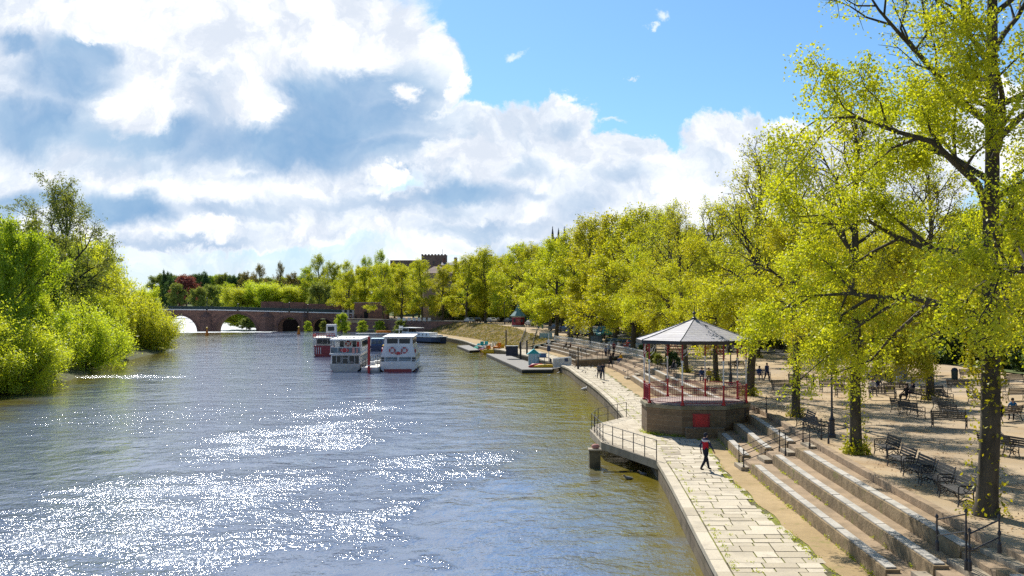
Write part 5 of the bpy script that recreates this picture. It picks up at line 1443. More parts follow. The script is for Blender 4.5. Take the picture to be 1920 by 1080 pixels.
# ------------------------------------------------------------------ long pontoon with the teal hut
def poly_px(pts, z): return [G(x, y, z) for x, y in pts]
P = poly_px([(912, 663.5), (979, 693.5), (1036, 693.0), (1037, 684), (1000, 682), (950, 665)], .45)
base = P[1]
pt = thing('river_pontoon', 'long grey floating pontoon carrying the teal hut beside the quay', 'pontoon', (base.x, base.y, 0))
loc = [(p.x - base.x, p.y - base.y) for p in P]
b = MB(); b.prism(loc, .36, .5); b.build('deck', M['deck'], pt)
b = MB(); b.prism(loc, -.35, .355); b.build('float', mat('black floats', (0.03, 0.035, 0.035), rough=.7), pt)
h = G(1001, 684, .5); hut = thing('wooden_hut', 'small teal roofed hut with pale blue board walls on the pontoon', 'hut', (h.x, h.y + .9, .5))
b = MB(); b.box((0, 0, .78), (1.55, 1.7, 1.56)); b.build('wall', M['teal_pale'], hut)
b = MB(); b.add([(-.78, -.85, 1.56), (.78, -.85, 1.56), (0, -.85, 2.15), (-.78, .85, 1.56), (.78, .85, 1.56), (0, .85, 2.15)], [(0, 1, 2), (5, 4, 3)]); b.build('gable', M['teal'], hut)
b = MB(); b.box((-.47, 0, 1.87), (1.12, 1.95, .06)); b2 = MB()
b = MB()
for s in (-1, 1): b.add([(0, -1.0, 2.24), (s * .98, -1.0, 1.46), (s * .98, 1.0, 1.46), (0, 1.0, 2.24), (0, -1.0, 2.16), (s * .98, -1.0, 1.38), (s * .98, 1.0, 1.38), (0, 1.0, 2.16)], [(0, 1, 2, 3), (4, 5, 6, 7), (0, 1, 5, 4), (1, 2, 6, 5)])
b.build('roof', M['teal'], hut)
b = MB(); [b.box((x, -.88, .8), (.05, .04, 1.5)) for x in (-.75, -.3, .3, .75)]; b.build('corner_board', M['white'], hut)
h = G(1017, 676, .5); bx = thing('storage_box', 'blue covered storage box beside the teal hut', 'box', (h.x, h.y + .5, .5)); b = MB(); b.box((0, 0, .5), (1.2, 1.1, 1.0)); b.build('body', M['blue'], bx, bevel=.04); b = MB(); b.box((0, 0, 1.05), (1.3, 1.2, .12)); b.build('lid', M['navy'], bx)
h = G(960, 667, QZ); bx = thing('storage_box', 'dark grey storage box standing on the quay behind the pedal boats', 'box', (h.x, h.y, QZ)); b = MB(); b.box((0, 0, .75), (1.9, 1.4, 1.5)); b.build('body', mat('dark blue grey', (.05, .055, .08)), bx, bevel=.04); b = MB(); b.box((0, 0, 1.54), (2.0, 1.5, .1)); b.build('lid', M['grey'], bx)
a_, c_ = G(1037, 690, .5), G(1071, 685, QZ)
gw = thing('gangway', 'white mesh sided gangway from pontoon to quay with a dark blue sign', 'gangway', a_)
d = c_ - a_; u = d.normalized(); b = MB(); 
L = d.length
b.add([(0, -.6, -.05), (d.x, d.y - .6, d.z), (d.x, d.y + .9, d.z), (0, .9, -.05)], [(0, 1, 2, 3)]); b.build('deck', M['deck'], gw)
for sy in (-.6, .9):
    b = MB(); b.tube([(0, sy, 1.25), (d.x, d.y + sy, d.z + 1.1)], .04, 5); b.tube([(0, sy, .1), (d.x, d.y + sy, d.z + .1)], .04, 5)
    for k in range(13): f = k / 12; b.tube([(d.x * f, d.y * f + sy, .05 + d.z * f), (d.x * f, d.y * f + sy, d.z * f + 1.2 - .1 * f)], .022, 4)
    r_ = b.build('side_rail', M['white'], gw)
    b = MB(); b.add([(.05, sy + .03, .12), (d.x, d.y + sy + .03, d.z + .12), (d.x, d.y + sy + .03, d.z + 1.0), (.05, sy + .03, 1.15)], [(0, 1, 2, 3)]); b.build('mesh_panel', M['cream'], r_)
b = MB(); b.box((d.x * .78, d.y * .78 - .68, d.z * .78 + .85), (.75, .05, .45)); b.build('sign', M['navy'], gw)
# floating wooden jetty and a lower one
P = poly_px([(857, 648.5), (880, 657.5), (899, 656.5), (879, 647.5)], .4); base = P[0]
j = thing('floating_jetty', 'short grey wooden jetty floating beyond the pedal boats', 'jetty', (base.x, base.y, 0)); loc = [(p.x - base.x, p.y - base.y) for p in P]
b = MB(); b.prism(loc, .3, .45); b.build('deck', M['deck'], j); b = MB(); b.prism(loc, -.3, .295); b.build('float', M['rubber'], j)
# pedal boats
PG = 'pedal boats tied along the pontoon'
def pedal(px, py, m_, m2, label, rz=.3, s=1.0):
    p = G(px, py, 0); t = thing('pedal_boat', label, 'pedal boat', (p.x, p.y, .0), rz, PG); t.scale = (s, s, s)
    for sx_ in (-.5, .5):
        b = MB(); b.tube([(sx_, -1.2, .15), (sx_, -.9, .2), (sx_, .9, .2), (sx_, 1.3, .38)], [.12, .22, .22, .06], 8); b.build('float', M[m_], t, smooth=True)
    b = MB(); b.box((0, 0, .42), (1.25, 2.0, .16), top=(.9, .9)); b.build('deck', M[m_], t, bevel=.03)
    for sx_ in (-.3, .3): b = MB(); b.box((sx_, -.3, .65), (.45, .5, .3)); b.box((sx_, -.58, .9), (.45, .1, .5)); b.build('seat', M[m2], t, bevel=.02)
    b = MB(); b.box((0, .6, .68), (.9, .35, .36), top=(.6, .6)); b.build('pedal_housing', M[m2], t)
pedal(904, 657, 'green', 'teal', 'green pedal boat nearest the floating jetty', .5, 1.6)
pedal(915, 660, 'pink', 'white', 'pink and white pedal boat between the green and yellow ones', 1.0, 1.4)
pedal(926, 663.5, 'yellow', 'orange', 'bright yellow pedal boat, widest of the row', 1.3, 1.8)
pedal(936, 662, 'yellow', 'yellow', 'plain yellow pedal boat beside the dark storage box', .2, 1.5)
pedal(921, 657.5, 'red', 'white', 'red pedal boat behind the yellow ones', .9, 1.4)

# buoys by the weir
for px, py, lab in ((388, 629, 'yellow marker buoy near the first bridge arches'), (560, 627, 'yellow marker buoy before the small bridge arches')):
    p = G(px, py, 0); t = thing('marker_buoy', lab, 'buoy', (p.x, p.y, 0)); b = MB(); b.lathe((0, 0, -.4), [(.5, 0), (.55, .6), (.35, 1.3), (.2, 2.1), (.1, 2.3)], 10); b.build('float', M['orange'], t, smooth=True); b = MB(); b.lathe((0, 0, 1.9), [(.06, 0), (.3, .1), (.3, .5), (.02, .6)], 8); b.build('top_mark', M['yellow'], t)

# ------------------------------------------------------------------ lamp standards and posts
def lamp(x, y, z, h, label, m_='iron', group='lamp posts of the promenade'):
    t = thing('lamp_post', label, 'lamp post', (x, y, z), 0, group)
    b = MB(); b.lathe((0, 0, 0), [(.20, 0), (.20, .15), (.15, .2), (.14, .85), (.17, .9), (.09, 1.0), (.055, 1.3), (.045, h - .9), (.09, h - .86), (.05, h - .8), (.05, h - .62)], 10); b.build('column', M[m_], t)
    b = MB(); b.tube([(-.3, 0, h - .95), (.3, 0, h - .95)], .02, 5); b.build('ladder_bar', M[m_], t)
    b = MB(); b.lathe((0, 0, h - .62), [(.12, 0), (.21, .45)], 4, rot=.785); ln = b.build('lantern', M['glass_blue'], t)
    b = MB(); b.lathe((0, 0, h - .17), [(.25, 0), (.12, .18), (.04, .22), (.03, .34)], 4, rot=.785); b.build('lantern_roof', M[m_], ln)
p = G(1560, 820, PZ); lamp(p.x, p.y, PZ, 4.6, 'dark lamp post standing between the paired benches and the ivy footed lime')
p = G(1370, 722, PZ); lamp(p.x, p.y, PZ, 4.2, 'dark lamp post seen through the inland side of the bandstand')
p = G(1127, 652, PZ); lamp(p.x, p.y, PZ, 5.2, 'tall dark lamp post above the low ramp, beside the parked cars', 'iron_green')
p = G(945, 612, 3.8); lamp(p.x, 275, 3.8, 6, 'lamp post at the top of the earth bank near the kiosk')
p = G(1084, 692, QZ); t = thing('quay_post', 'tall plain dark timber post at the quay edge among pigeons', 'post', (p.x, p.y, QZ)); b = MB(); b.lathe((0, 0, 0), [(.14, 0), (.13, .3), (.09, .35), (.085, 2.6), (.12, 2.63), (.1, 2.72)], 10); b.build('shaft', M['iron'], t); b = MB(); b.torus((0, 0, .9), .12, .02, 'Z', 10, 4); b.build('ring', M['iron'], t)
p = G(949, 655, QZ); t = thing('quay_post', 'timber post on the quay path behind the yellow pedal boats', 'post', (p.x, p.y, QZ)); b = MB(); b.lathe((0, 0, 0), [(.16, 0), (.13, 3.4), (.15, 3.5)], 8); b.build('shaft', M['wood'], t)
p = G(1029, 684, .5); t = thing('flag_pole', 'slim white pole with a small round sign beside the teal hut', 'pole', (p.x, p.y, .5)); b = MB(); b.lathe((0, 0, 0), [(.06, 0), (.05, 4.5)], 8); b.build('shaft', M['white'], t); b = MB(); b.ball((0, -.05, 3.3), .28, 10, sc3=(1, .15, 1)); b.build('round_sign', M['white'], t); b = MB(); b.box((0, -.05, 2.3), (.5, .05, .8)); b.build('notice', M['navy'], t)
b = MB()
# black steel A-board and noticeboard by the ramp
p = G(1118, 652, PZ); t = thing('notice_board', 'wide dark green notice board on two legs near the ramp', 'notice board', (p.x, p.y, PZ)); b = MB(); b.box((0, 0, 1.3), (2.0, .12, 1.3)); b.build('board', M['iron_green'], t); b = MB(); b.box((-.8, 0, .5), (.1, .1, 1.0)); b.box((.8, 0, .5), (.1, .1, 1.0)); b.build('leg', M['iron_green'], t); b = MB(); b.box((0, -.07, 1.3), (1.7, .02, 1.0)); b.build('panel', M['glass_blue'], t)
p = G(1024, 640, TZ[3]); t = thing('site_hoarding', 'pale blue barrier panel at the top of the bank stairs', 'panel', (p.x, p.y + 2, TZ[2])); b = MB(); b.box((0, 0, 1.0), (2.4, .15, 1.8)); b.build('panel', M['teal_pale'], t); b = MB(); b.box((-1.2, 0, 1), (.1, .2, 2.0)); b.box((1.2, 0, 1), (.1, .2, 2)); b.build('frame', M['blue'], t)
# stone gate pier on the promenade
p = G(1689, 712, PZ + .05); t = thing('stone_pier', 'square pale stone pier with flat cap among the promenade benches', 'pier', (p.x, p.y, PZ + .05)); b = MB(); b.box((0, 0, .75), (.85, .85, 1.5)); b.build('shaft', M['stone'], t); b = MB(); b.box((0, 0, 1.58), (1.05, 1.05, .16)); b.build('cap', M['stone'], t)
rail_run('promenade_railing', [p + Vector((-.6, .1, 0)), p + Vector((-3.6, .3, 0))], 'thin iron railing running from the stone pier', step=.75, h=1.1)
p = G(1735, 668, 2.5); t = thing('brick_wall', 'red brick garden wall behind the promenade limes', 'wall', (p.x + 4, p.y, 2.5)); b = MB(); b.box((0, 0, 1.3), (26, .5, 2.6)); b.build('wall', M['brick'], t); b = MB(); b.box((0, 0, 2.66), (26.2, .7, .12)); b.build('coping', M['stone'], t)

# ------------------------------------------------------------------ benches
def make_bench(dark, label, group):
    t = thing('park_bench', label, 'bench', (0, 0, 0), 0, group); W = M['wood_dark'] if dark else M['wood']
    b = MB()
    for k in range(5): b.box((0, -.20 + k * .095, .45 + .003 * k), (1.85, .07, .03))
    b.build('seat', W, t)
    b = MB()
    for k in range(4): b.box((0, .25 + .025 * k, .56 + k * .105), (1.85, .028, .08))
    b.build('backrest', W, t)
    for x in (-.86, .86):
        b = MB(); T_ = lambda *p: [(x, a, z) for a, z in p]
        b.tube(T_((-.30, 0), (-.26, .2), (-.28, .43), (-.27, .66), (-.20, .70), (.22, .68)), .026, 5)
        b.tube(T_((.32, 0), (.22, .22), (.20, .45), (.28, .7), (.36, .95)), .026, 5)
        b.tube(T_((-.28, .43), (.22, .45)), .022, 5); b.tube(T_((-.26, .15), (-.02, .26), (.25, .15)), .016, 5); b.tube(T_((-.25, .22), (0, .40), (.22, .22)), .016, 5)
        b.torus((x, -.03, .56), .075, .014, 'X', 10, 4); b.torus((x, -.0, .17), .07, .014, 'X', 10, 4); b.torus((x, .13, .57), .05, .012, 'X', 10, 4)
        b.build('end_frame', M['iron'], t)
    return t
protoD = make_bench(True, '', None); protoW = make_bench(False, '', None); used = {0: 0, 1: 0}
def bench(px, py, rz, label, group, dark=True, z=PZ + .02):
    p = G(px, py, z) if py is not None else px
    src = protoD if dark else protoW
    if not used[int(dark)]:
        used[int(dark)] = 1; src.location = p; src.rotation_euler = (0, 0, rz); src['label'] = label; src['group'] = group; return src
    return copy_tree(src, p, rz, None, label, group)
RB = 'row of benches facing the river'
a0 = math.pi / 2 * 1.03
bench(1663, 857, -a0, 'dark bench closest to the yellow shoots of the ivy lime in the near row', RB)
bench(1690, 880, -a0, 'second dark bench of the near row after the ivy footed lime', RB)
bench(1722, 900, -a0, 'third dark bench of the near row, in the middle', RB)
bench(1757, 918, -a0, 'fourth dark bench of the near row, before the thick bare trunk', RB)
bench(1795, 942, -a0, 'last dark bench of the near row, against the thick bare trunk', RB)
bench(1510, 803, -a0, 'nearer of the paired dark benches beside the lamp post', RB)
bench(1533, 812, a0, 'farther of the paired dark benches, back to back beside the lamp post', RB)
CB = 'benches scattered over the promenade'
bench(1710, 783, math.pi * .5 + .25, 'bench standing alone in front of the seated couple', CB, True)
bench(1722, 752, math.pi * .5 + .1, 'bench under the seated couple by the inner lime trunk', CB, True)
bench(1590, 745, .05, 'pale slatted bench beyond the ivy lime trunk, lit by the sun', CB, False)
bench(1655, 750, -.12, 'pale slatted bench in front of the seated family', CB, False)
bench(1682, 742, -.1, 'pale slatted bench next to the seated couple', CB, False)
bench(1785, 785, math.pi * .5 + .2, 'bench casting a long shadow beyond the thick trunk, facing the pier', CB, True)
bench(1780, 802, math.pi - .55, 'brown slatted bench just beyond the thick trunk', CB, False)
bench(1770, 755, math.pi * .5, 'bench by the foot of the inner lime, turned to the river', CB, True)
bench(1752, 748, .2, 'bench right behind the inner lime trunk', CB, True)
bench(1890, 790, math.pi + .5, 'brown slatted bench on which the blue jacketed visitor sits', CB, False)
bench(1905, 752, math.pi + .3, 'bench at the edge of the view beyond the blue jacketed visitor', CB, False)
bench(1872, 852, math.pi * .5 + .4, 'near single bench with curved arms beside the thick trunk', CB, True)
bench(1918, 858, math.pi * .5 + .3, 'near bench with curved arms cut by the edge of the view', CB, True)
for i_, (px, py, rz_, dk, lab) in enumerate(((1650, 722, .1, 1, 'dark bench just short of the stone pier railing'), (1835, 760, 1.7, 1, 'dark bench partly hidden behind the thick trunk'), (1862, 735, .2, 0, 'pale bench far behind the thick trunk'),
        (1600, 726, .1, 0, 'pale far bench beside the child in blue'), (1560, 735, .1, 1, 'dark far bench behind the lamp post'), (1820, 712, .1, 1, 'dark far bench beyond the litter bin'), (1695, 775, 1.9, 1, 'dark bench with its back to the lone bench'),
        (1765, 772, 1.5, 1, 'dark bench between the inner lime and the long shadow'), (1905, 722, .2, 1, 'dark far bench at the edge of the view'), (1500, 722, .1, 1, 'dark far bench seen left of the lamp post'))):
    bench(px, py, rz_, lab, CB, bool(dk))
bench(1245, 690, -a0, 'dark bench behind the bandstand beside the thicket of shrubs', CB)
bench(1262, 700, -a0, 'dark bench holding the reclining visitor behind the bandstand', CB)
bench(1322, 716, -.2, 'dark bench holding the blue clad visitor behind the bandstand', CB)
bench(1383, 695, .3, 'bench on which a leaning dark clad visitor sits beyond the bandstand', CB, False)
bench(1425, 712, .1, 'bench under the seated blue clad visitor past the bandstand eave', CB, True)
bench(1470, 735, .05, 'pale bench in the sun between two lime trunks', CB, False)
bench(1345, 672, .1, 'far pale bench above the bandstand railing', CB, False)
bench(1800, 735, .1, 'pale bench in the sun right of the inner lime', CB, False)
bench(1730, 722, .1, 'far bench close to the stone pier', CB, False)

# ------------------------------------------------------------------ bins, planters
p = G(1203, 668, PZ)
for i, (px, py, s, lab) in enumerate(((1205, 668, 1.0, 'dark clipped shrub at the edge of the terrace beyond the bandstand'), (1222, 680, .8, 'low grey green shrub beside the dark clipped shrub'), (1235, 684, .8, 'low spreading shrub behind the bandstand post'), (1262, 690, 1.1, 'dark upright shrub next to the brown lime trunk'))):
    p = G(px, py, PZ); tree('round_b', (p.x, p.y, PZ - .1), lab, name='shrub', cat='shrub', group='shrubs behind the bandstand', rz=i, s=(.14 * s, .14 * s, .12 * s), leafm='dark' if i in (0, 3) else 'olive')
for px, py, lab in ((1668, 718, 'dark litter bin by the seated family'), (1790, 715, 'dark litter bin near the inner lime')):
    p = G(px, py, PZ); t = thing('litter_bin', lab, 'litter bin', (p.x, p.y, PZ)); b = MB(); b.lathe((0, 0, 0), [(.26, 0), (.28, .85), (.31, .87), (.31, .95)], 12); b.build('body', M['iron_green'], t); b = MB(); b.lathe((0, 0, .95), [(.3, 0), (.2, .2), (.02, .26)], 12); b.build('lid', M['iron'], t)

# ------------------------------------------------------------------ cars
def make_car(col, label, group, van=False):
    t = thing('parked_car' if not van else 'parked_van', label, 'car' if not van else 'van', (0, 0, 0), 0, group)
    L, Wd = 4.3, 1.75; top_ = 1.48 if not van else 2.1
    prof = [(-2.15, .35), (-2.15, .78), (-1.95, .92), (-1.15, 1.0), (-.55, top_ - .06), (.9, top_), (1.65, top_ - .18 if van else 1.02), (2.1, .95), (2.15, .4)]
    b = MB(); n = len(prof)
    V = []
    for s, k in ((-1, 1), (-.97, 1), (.97, 1), (1, 1)):
        for (x, z) in prof:
            w = Wd / 2 * s * (1.0 if z < 1.05 else .84); V.append((x * (1 if abs(s) < .98 else .985), w, z if abs(s) < .98 else z * .985))
    F_ = [(r * n + i, r * n + (i + 1) % n, (r + 1) * n + (i + 1) % n, (r + 1) * n + i) for r in range(3) for i in range(n)]
    b.add(V, F_ + [tuple(range(n - 1, -1, -1)), tuple(3 * n + i for i in range(n))]); b.build('body', carpaint(col), t, smooth=False)
    g = M['glass']
    b = MB(); b.add([(-1.12, -.66, 1.04), (-1.12, .66, 1.04), (-.60, .60, top_ - .12), (-.60, -.60, top_ - .12)], [(0, 1, 2, 3)]); 
    for v in range(4): b.v[v] = (b.v[v][0] - .035, b.v[v][1], b.v[v][2] + .03)
    b.build('windscreen', M['glass_blue'], t)
    b = MB(); b.add([(1.62, -.62, 1.04), (1.62, .62, 1.04), (.98, .58, top_ - .08), (.98, -.58, top_ - .08)], [(3, 2, 1, 0)])
    for v in range(4): b.v[v] = (b.v[v][0] + .03, b.v[v][1], b.v[v][2] + .02)
    b.build('rear_window', g, t)
    for s in (-1, 1):
        y = s * (Wd / 2 * .905); b = MB(); b.add([(-.95, y, 1.0), (1.45, y, 1.0), (.85, y * .95, top_ - .12), (-.5, y * .95, top_ - .12)], [(0, 1, 2, 3)]); b.build('side_window', g, t)
        for x in (-1.35, 1.35):
            b = MB(); V = []; 
            b.tube([(x, s * .70, .32), (x, s * .90, .32)], .32, 12); w = b.build('wheel', M['rubber'], t); b = MB(); b.tube([(x, s * .89, .32), (x, s * .915, .32)], .18, 8); b.build('hub', M['grey'], w)
        b = MB(); b.box((-2.13, s * .62, .72), (.06, .32, .16)); b.build('headlight', M['white'], t)
    return t
cars = [((.55, .58, .6), 880, 597, 'pale blue grey car parked on the bank between two limes', -1.2, 300, 3.85), ((.6, .6, .6), 921, 598, 'silver car parked on the bank beside the tall lime', -1.1, 300, 3.85),
        ((.02, .02, .025), 893, 599, 'black car parked between the pale blue and the silver ones', -1.2, 305, 3.85), ((.06, .10, .2), 955, 600, 'dark blue car parked just before the red kiosk', -1.2, 296, 3.85),
        ((.02, .02, .025), 938, 597, 'black car behind the silver one on the bank', -1.2, 308, 3.85), ((.5, .5, .5), 995, 607, 'grey car right of the red kiosk', -1.3, 262, 3.8),
        ((.04, .04, .06), 1045, 615, 'dark car behind the standing blue clad visitors', -1.0, 230, 3.3), ((.05, .06, .1), 1062, 618, 'navy car second behind the picket fence', -1.0, 222, 3.2),
        ((.25, .22, .3), 1078, 622, 'grey violet car in the middle behind the picket fence', -1.0, 214, 3.0), ((.7, .7, .72), 1098, 622, 'white car in the sun behind the picket fence', -1.0, 212, 2.9),
        ((.45, .6, .68), 1115, 622, 'pale blue car in the sun behind the picket fence', -1.0, 212, 2.9)]
first = {}
for i, (col, px, py, lab, rz, Y, z) in enumerate(cars):
    c = at(px, py, Y); t = make_car(col, lab, 'cars parked along the promenade'); t.location = (c.x, Y, ground_z(c.x, Y) + .02); t.rotation_euler = (0, 0, rz)
fr2 = [(1147, (.03, .03, .04), 'black car first of the echelon under the riverside limes'), (1157, (.35, .4, .45), 'grey car second of the echelon under the limes'), (1167, (.02, .06, .09), 'dark teal car third of the echelon'), (1177, (.02, .02, .03), 'black car fourth of the echelon'),
       (1187, (.35, .02, .02), 'dark red car in the echelon under the limes'), (1197, (.05, .1, .16), 'blue car last but one of the echelon'), (1207, (.4, .42, .45), 'silver car last of the echelon, nearest the bandstand roof')]
for i, (px, col, lab) in enumerate(fr2):
    Y = 166 - i * 1.6; c = at(px, 640, Y); t = make_car(col, lab, 'cars parked in echelon under the limes'); t.location = (c.x, Y, PZ + .06); t.rotation_euler = (0, 0, 1.15)
c = at(1130, 612, 205); t = make_car((.1, .42, .5), 'teal blue van behind the picket fence', 'cars parked along the promenade', van=True); t.location = (c.x, 205, 2.7); t.rotation_euler = (0, 0, .9)
c = at(975, 600, 285); t = make_car((.03, .10, .10), 'dark green van behind the kiosk', 'cars parked along the promenade', van=True); t.location = (c.x + 1, 290, 3.85); t.rotation_euler = (0, 0, .4)

# small white boards by the wall
for i in range(7):
    p = at(748 + i * 9.5, 600, 318 - i * 1.5); t = thing('white_board', 'small white board in a row on top of the bank near the retaining wall', 'board', (p.x, p.y, 3.95), .3, 'row of small white boards near the retaining wall')
    b = MB(); b.box((0, 0, .8), (.9, .08, 1.0)); b.build('panel', M['white'], t); b = MB(); b.box((-.35, 0, .2), (.07, .07, .5)); b.box((.35, 0, .2), (.07, .07, .5)); b.build('leg', M['grey'], t)

# ------------------------------------------------------------------ buildings
def house(name, c, w, d, h, roof_h, wallm, roofm, label, rz=0, cols=4, rows_=2, chim=0, hip=False, cat='house'):
    t = thing(name, label, cat, c, rz)
    b = MB(); b.box((0, 0, h / 2), (w, d, h)); b.build('wall', M[wallm], t)
    if roof_h:
        o = .35; k = .5 * d if hip else 0
        V = [(-w / 2 - o, -d / 2 - o, h + .01), (w / 2 + o, -d / 2 - o, h + .01), (w / 2 + o, d / 2 + o, h + .01), (-w / 2 - o, d / 2 + o, h + .01), (-w / 2 - o + k, 0, h + roof_h), (w / 2 + o - k, 0, h + roof_h)]
        b = MB(); b.add(V, [(3, 2, 1, 0), (0, 1, 5, 4), (2, 3, 4, 5), (1, 2, 5), (3, 0, 4)]); rf = b.build('roof', M[roofm], t)
        for q in range(chim):
            b = MB(); x = -w / 2 + .8 + q * (w - 1.6) / max(1, chim - 1); b.box((x, 0, h + roof_h + .3), (1.3, .8, 2.0)); b.box((x, 0, h + roof_h + 1.36), (1.5, 1.0, .14))
            for e in (-.4, 0, .4): b.lathe((x + e, 0, h + roof_h + 1.4), [(.14, 0), (.11, .5)], 6)
            b.build('chimney', M['brick'], rf)
    for i in range(cols):
        for j_ in range(rows_):
            x = -w / 2 + w * (i + .5) / cols; z = h * (j_ + .55) / rows_; ww, hh = min(1.1, w / cols * .5), min(1.8, h / rows_ * .55)
            b = MB(); b.box((x, -d / 2 - .03, z), (ww + .24, .08, hh + .24)); f = b.build('window', M['white'], t)
            b = MB(); b.box((x, -d / 2 - .08, z), (ww, .05, hh)); b.build('pane', M['glass'], f)
    return t
c = at(1290, 478, 250); house('terrace_house', (c.x + 1, 252, 12.5), 11, 9, c.z - 12.5 + 4.6, 1.2, 'render_wall', 'rooftile', 'pale tall town house with sash windows and brick chimneys above the limes', .1, 4, 3, 2)
c = at(1000, 485, 300); house('town_house', (c.x, 305, 12), 9, 8, c.z - 12 - 1.2, 1.6, 'brick', 'render_wall', 'red brick house with a bright pale roof among the treetops', -.2, 3, 2, 1)
c = at(818, 512, 345); house('pale_house', (c.x, 350, 4), 9.5, 8, c.z - 4, 2.4, 'pinkwall', 'pinkwall', 'pinkish walled house with a hipped roof above the bank limes', .1, 2, 2, 0, True)
c = at(762, 488, 450); house('museum_block', (c.x, 455, 8), 14, 10, c.z - 8, .6, 'museum', 'grey', 'long brown stone block with a flat grey roof on the skyline', 0, 5, 2, 0)
c = at(814, 480, 450); t = thing('square_tower', 'square dark crenellated stone tower on the skyline beside the long block', 'tower', (c.x, 452, 8)); h_ = c.z - 8
b = MB(); b.box((0, 0, h_ / 2), (10.5, 9, h_)); b.build('wall', M['museum'], t)
b = MB()
for k in range(8):
    for yy_ in (-4.4, 4.4): b.box((-4.9 + k * 1.4, yy_, h_ + .35), (.8, .3, .7))
b.build('battlement', M['museum'], t)
b = MB(); b.tube([(3.5, 0, h_), (3.5, 0, h_ + 3)], .08, 5); b.build('flagpole', M['grey'], t)
for k in range(3): b = MB(); b.box((-3 + k * 3, -4.53, h_ - 3), (.6, .1, 1.6)); b.build('window', M['glass'], t)
c = at(840, 497, 430); house('town_house', (c.x, 433, 8), 5, 6, c.z - 8, 1.2, 'brick', 'rooftile', 'narrow dark brick house between the square tower and the treetops', 0, 2, 3, 1)
c = at(872, 492, 430); house('town_house', (c.x, 436, 8), 10, 8, c.z - 8 - 1, 1.6, 'redstone', 'rooftile', 'low dark roofed house behind the skyline trees past the square tower', 0, 3, 2, 1)
c = at(935, 487, 420); house('town_house', (c.x, 424, 10), 8, 8, c.z - 10 - 1, 1.6, 'brick', 'rooftile', 'brick house with one chimney poking above the middle limes', .1, 3, 2, 2)
# church tower with pinnacles
c = at(1048, 447, 400); t = thing('church_tower', 'dark church tower with tall corner pinnacles rising above the treetops', 'church tower', (c.x, 404, 13)); h_ = c.z - 13; w_ = 4.6
b = MB(); b.box((0, 0, h_ / 2), (w_, w_, h_)); b.build('wall', mat('dark tower stone', (0.10, 0.08, 0.07), (0.06, 0.05, 0.045)), t)
b = MB()
for k in range(5):
    for yy_ in (-w_ / 2, w_ / 2): b.box((-w_ / 2 + .5 + k * .9, yy_, h_ + .3), (.5, .3, .7))
b.build('battlement', M['rooftile'], t)
for sx_ in (-1, 1):
    for sy in (-1, 1):
        b = MB(); b.box((sx_ * w_ / 2, sy * w_ / 2, h_ + .6), (.75, .75, 2.4)); b.lathe((sx_ * w_ / 2, sy * w_ / 2, h_ + 1.8), [(.5, 0), (.06, 2.6), (.18, 2.7), (.02, 3.1)], 4, rot=.785); b.build('pinnacle', M['iron'], t)
b = MB(); b.lathe((0, 0, h_), [(.4, 0), (.35, 1.6), (.45, 1.7), (.03, 4.4)], 6); b.build('central_pinnacle', M['iron'], t)
b = MB(); b.box((0, -w_ / 2 - .03, h_ - 3.4), (1.5, .1, 3.2)); b.build('louvre_opening', M['glass'], t)

# clutter on the pontoon and quay
p = G(1008, 690, .5); t = thing('rowing_boat', 'small upturned red and white boat lying on the pontoon in front of the hut', 'boat', (p.x, p.y + 1.2, .5), .3)
b = MB(); b.tube([(-1.3, 0, .12), (-.7, 0, .2), (.6, 0, .2), (1.3, 0, .12)], [.05, .34, .34, .05], 10); b.build('hull', M['red'], t, smooth=True); b = MB(); b.tube([(-1.2, 0, .34), (1.2, 0, .34)], .04, 5); b.build('keel', M['white'], t)
p = G(1022, 690, .5); t = thing('kayak', 'yellow kayak lying on the pontoon beside the gangway', 'kayak', (p.x, p.y + .8, .5), .1)
b = MB(); b.tube([(-1.7, 0, .15), (-.8, 0, .2), (.8, 0, .2), (1.7, 0, .15)], [.03, .26, .26, .03], 8); b.build('hull', M['yellow'], t, smooth=True); b = MB(); b.ball((0, 0, .4), .25, 8, sc3=(1.3, .7, .2)); b.build('cockpit', M['rubber'], t)
p = G(1034, 688, .5); rail_run('pontoon_railing', [p, p + Vector((-.1, 4, 0)), p + Vector((-3, 6, 0))], 'dark railing at the shore corner of the long pontoon', step=.8, h=1.05, r=.03)
for px, py, lab in ((976, 668, 'dark timber post behind the teal hut, nearer of two'), (988, 664, 'dark timber post behind the teal hut, farther of two')):
    p = G(px, py, QZ); t = thing('quay_post', lab, 'post', (p.x, p.y, QZ - .5)); b = MB(); b.lathe((0, 0, 0), [(.16, 0), (.14, 2.6), (.17, 2.65), (.1, 2.75)], 8); b.build('shaft', M['iron'], t)
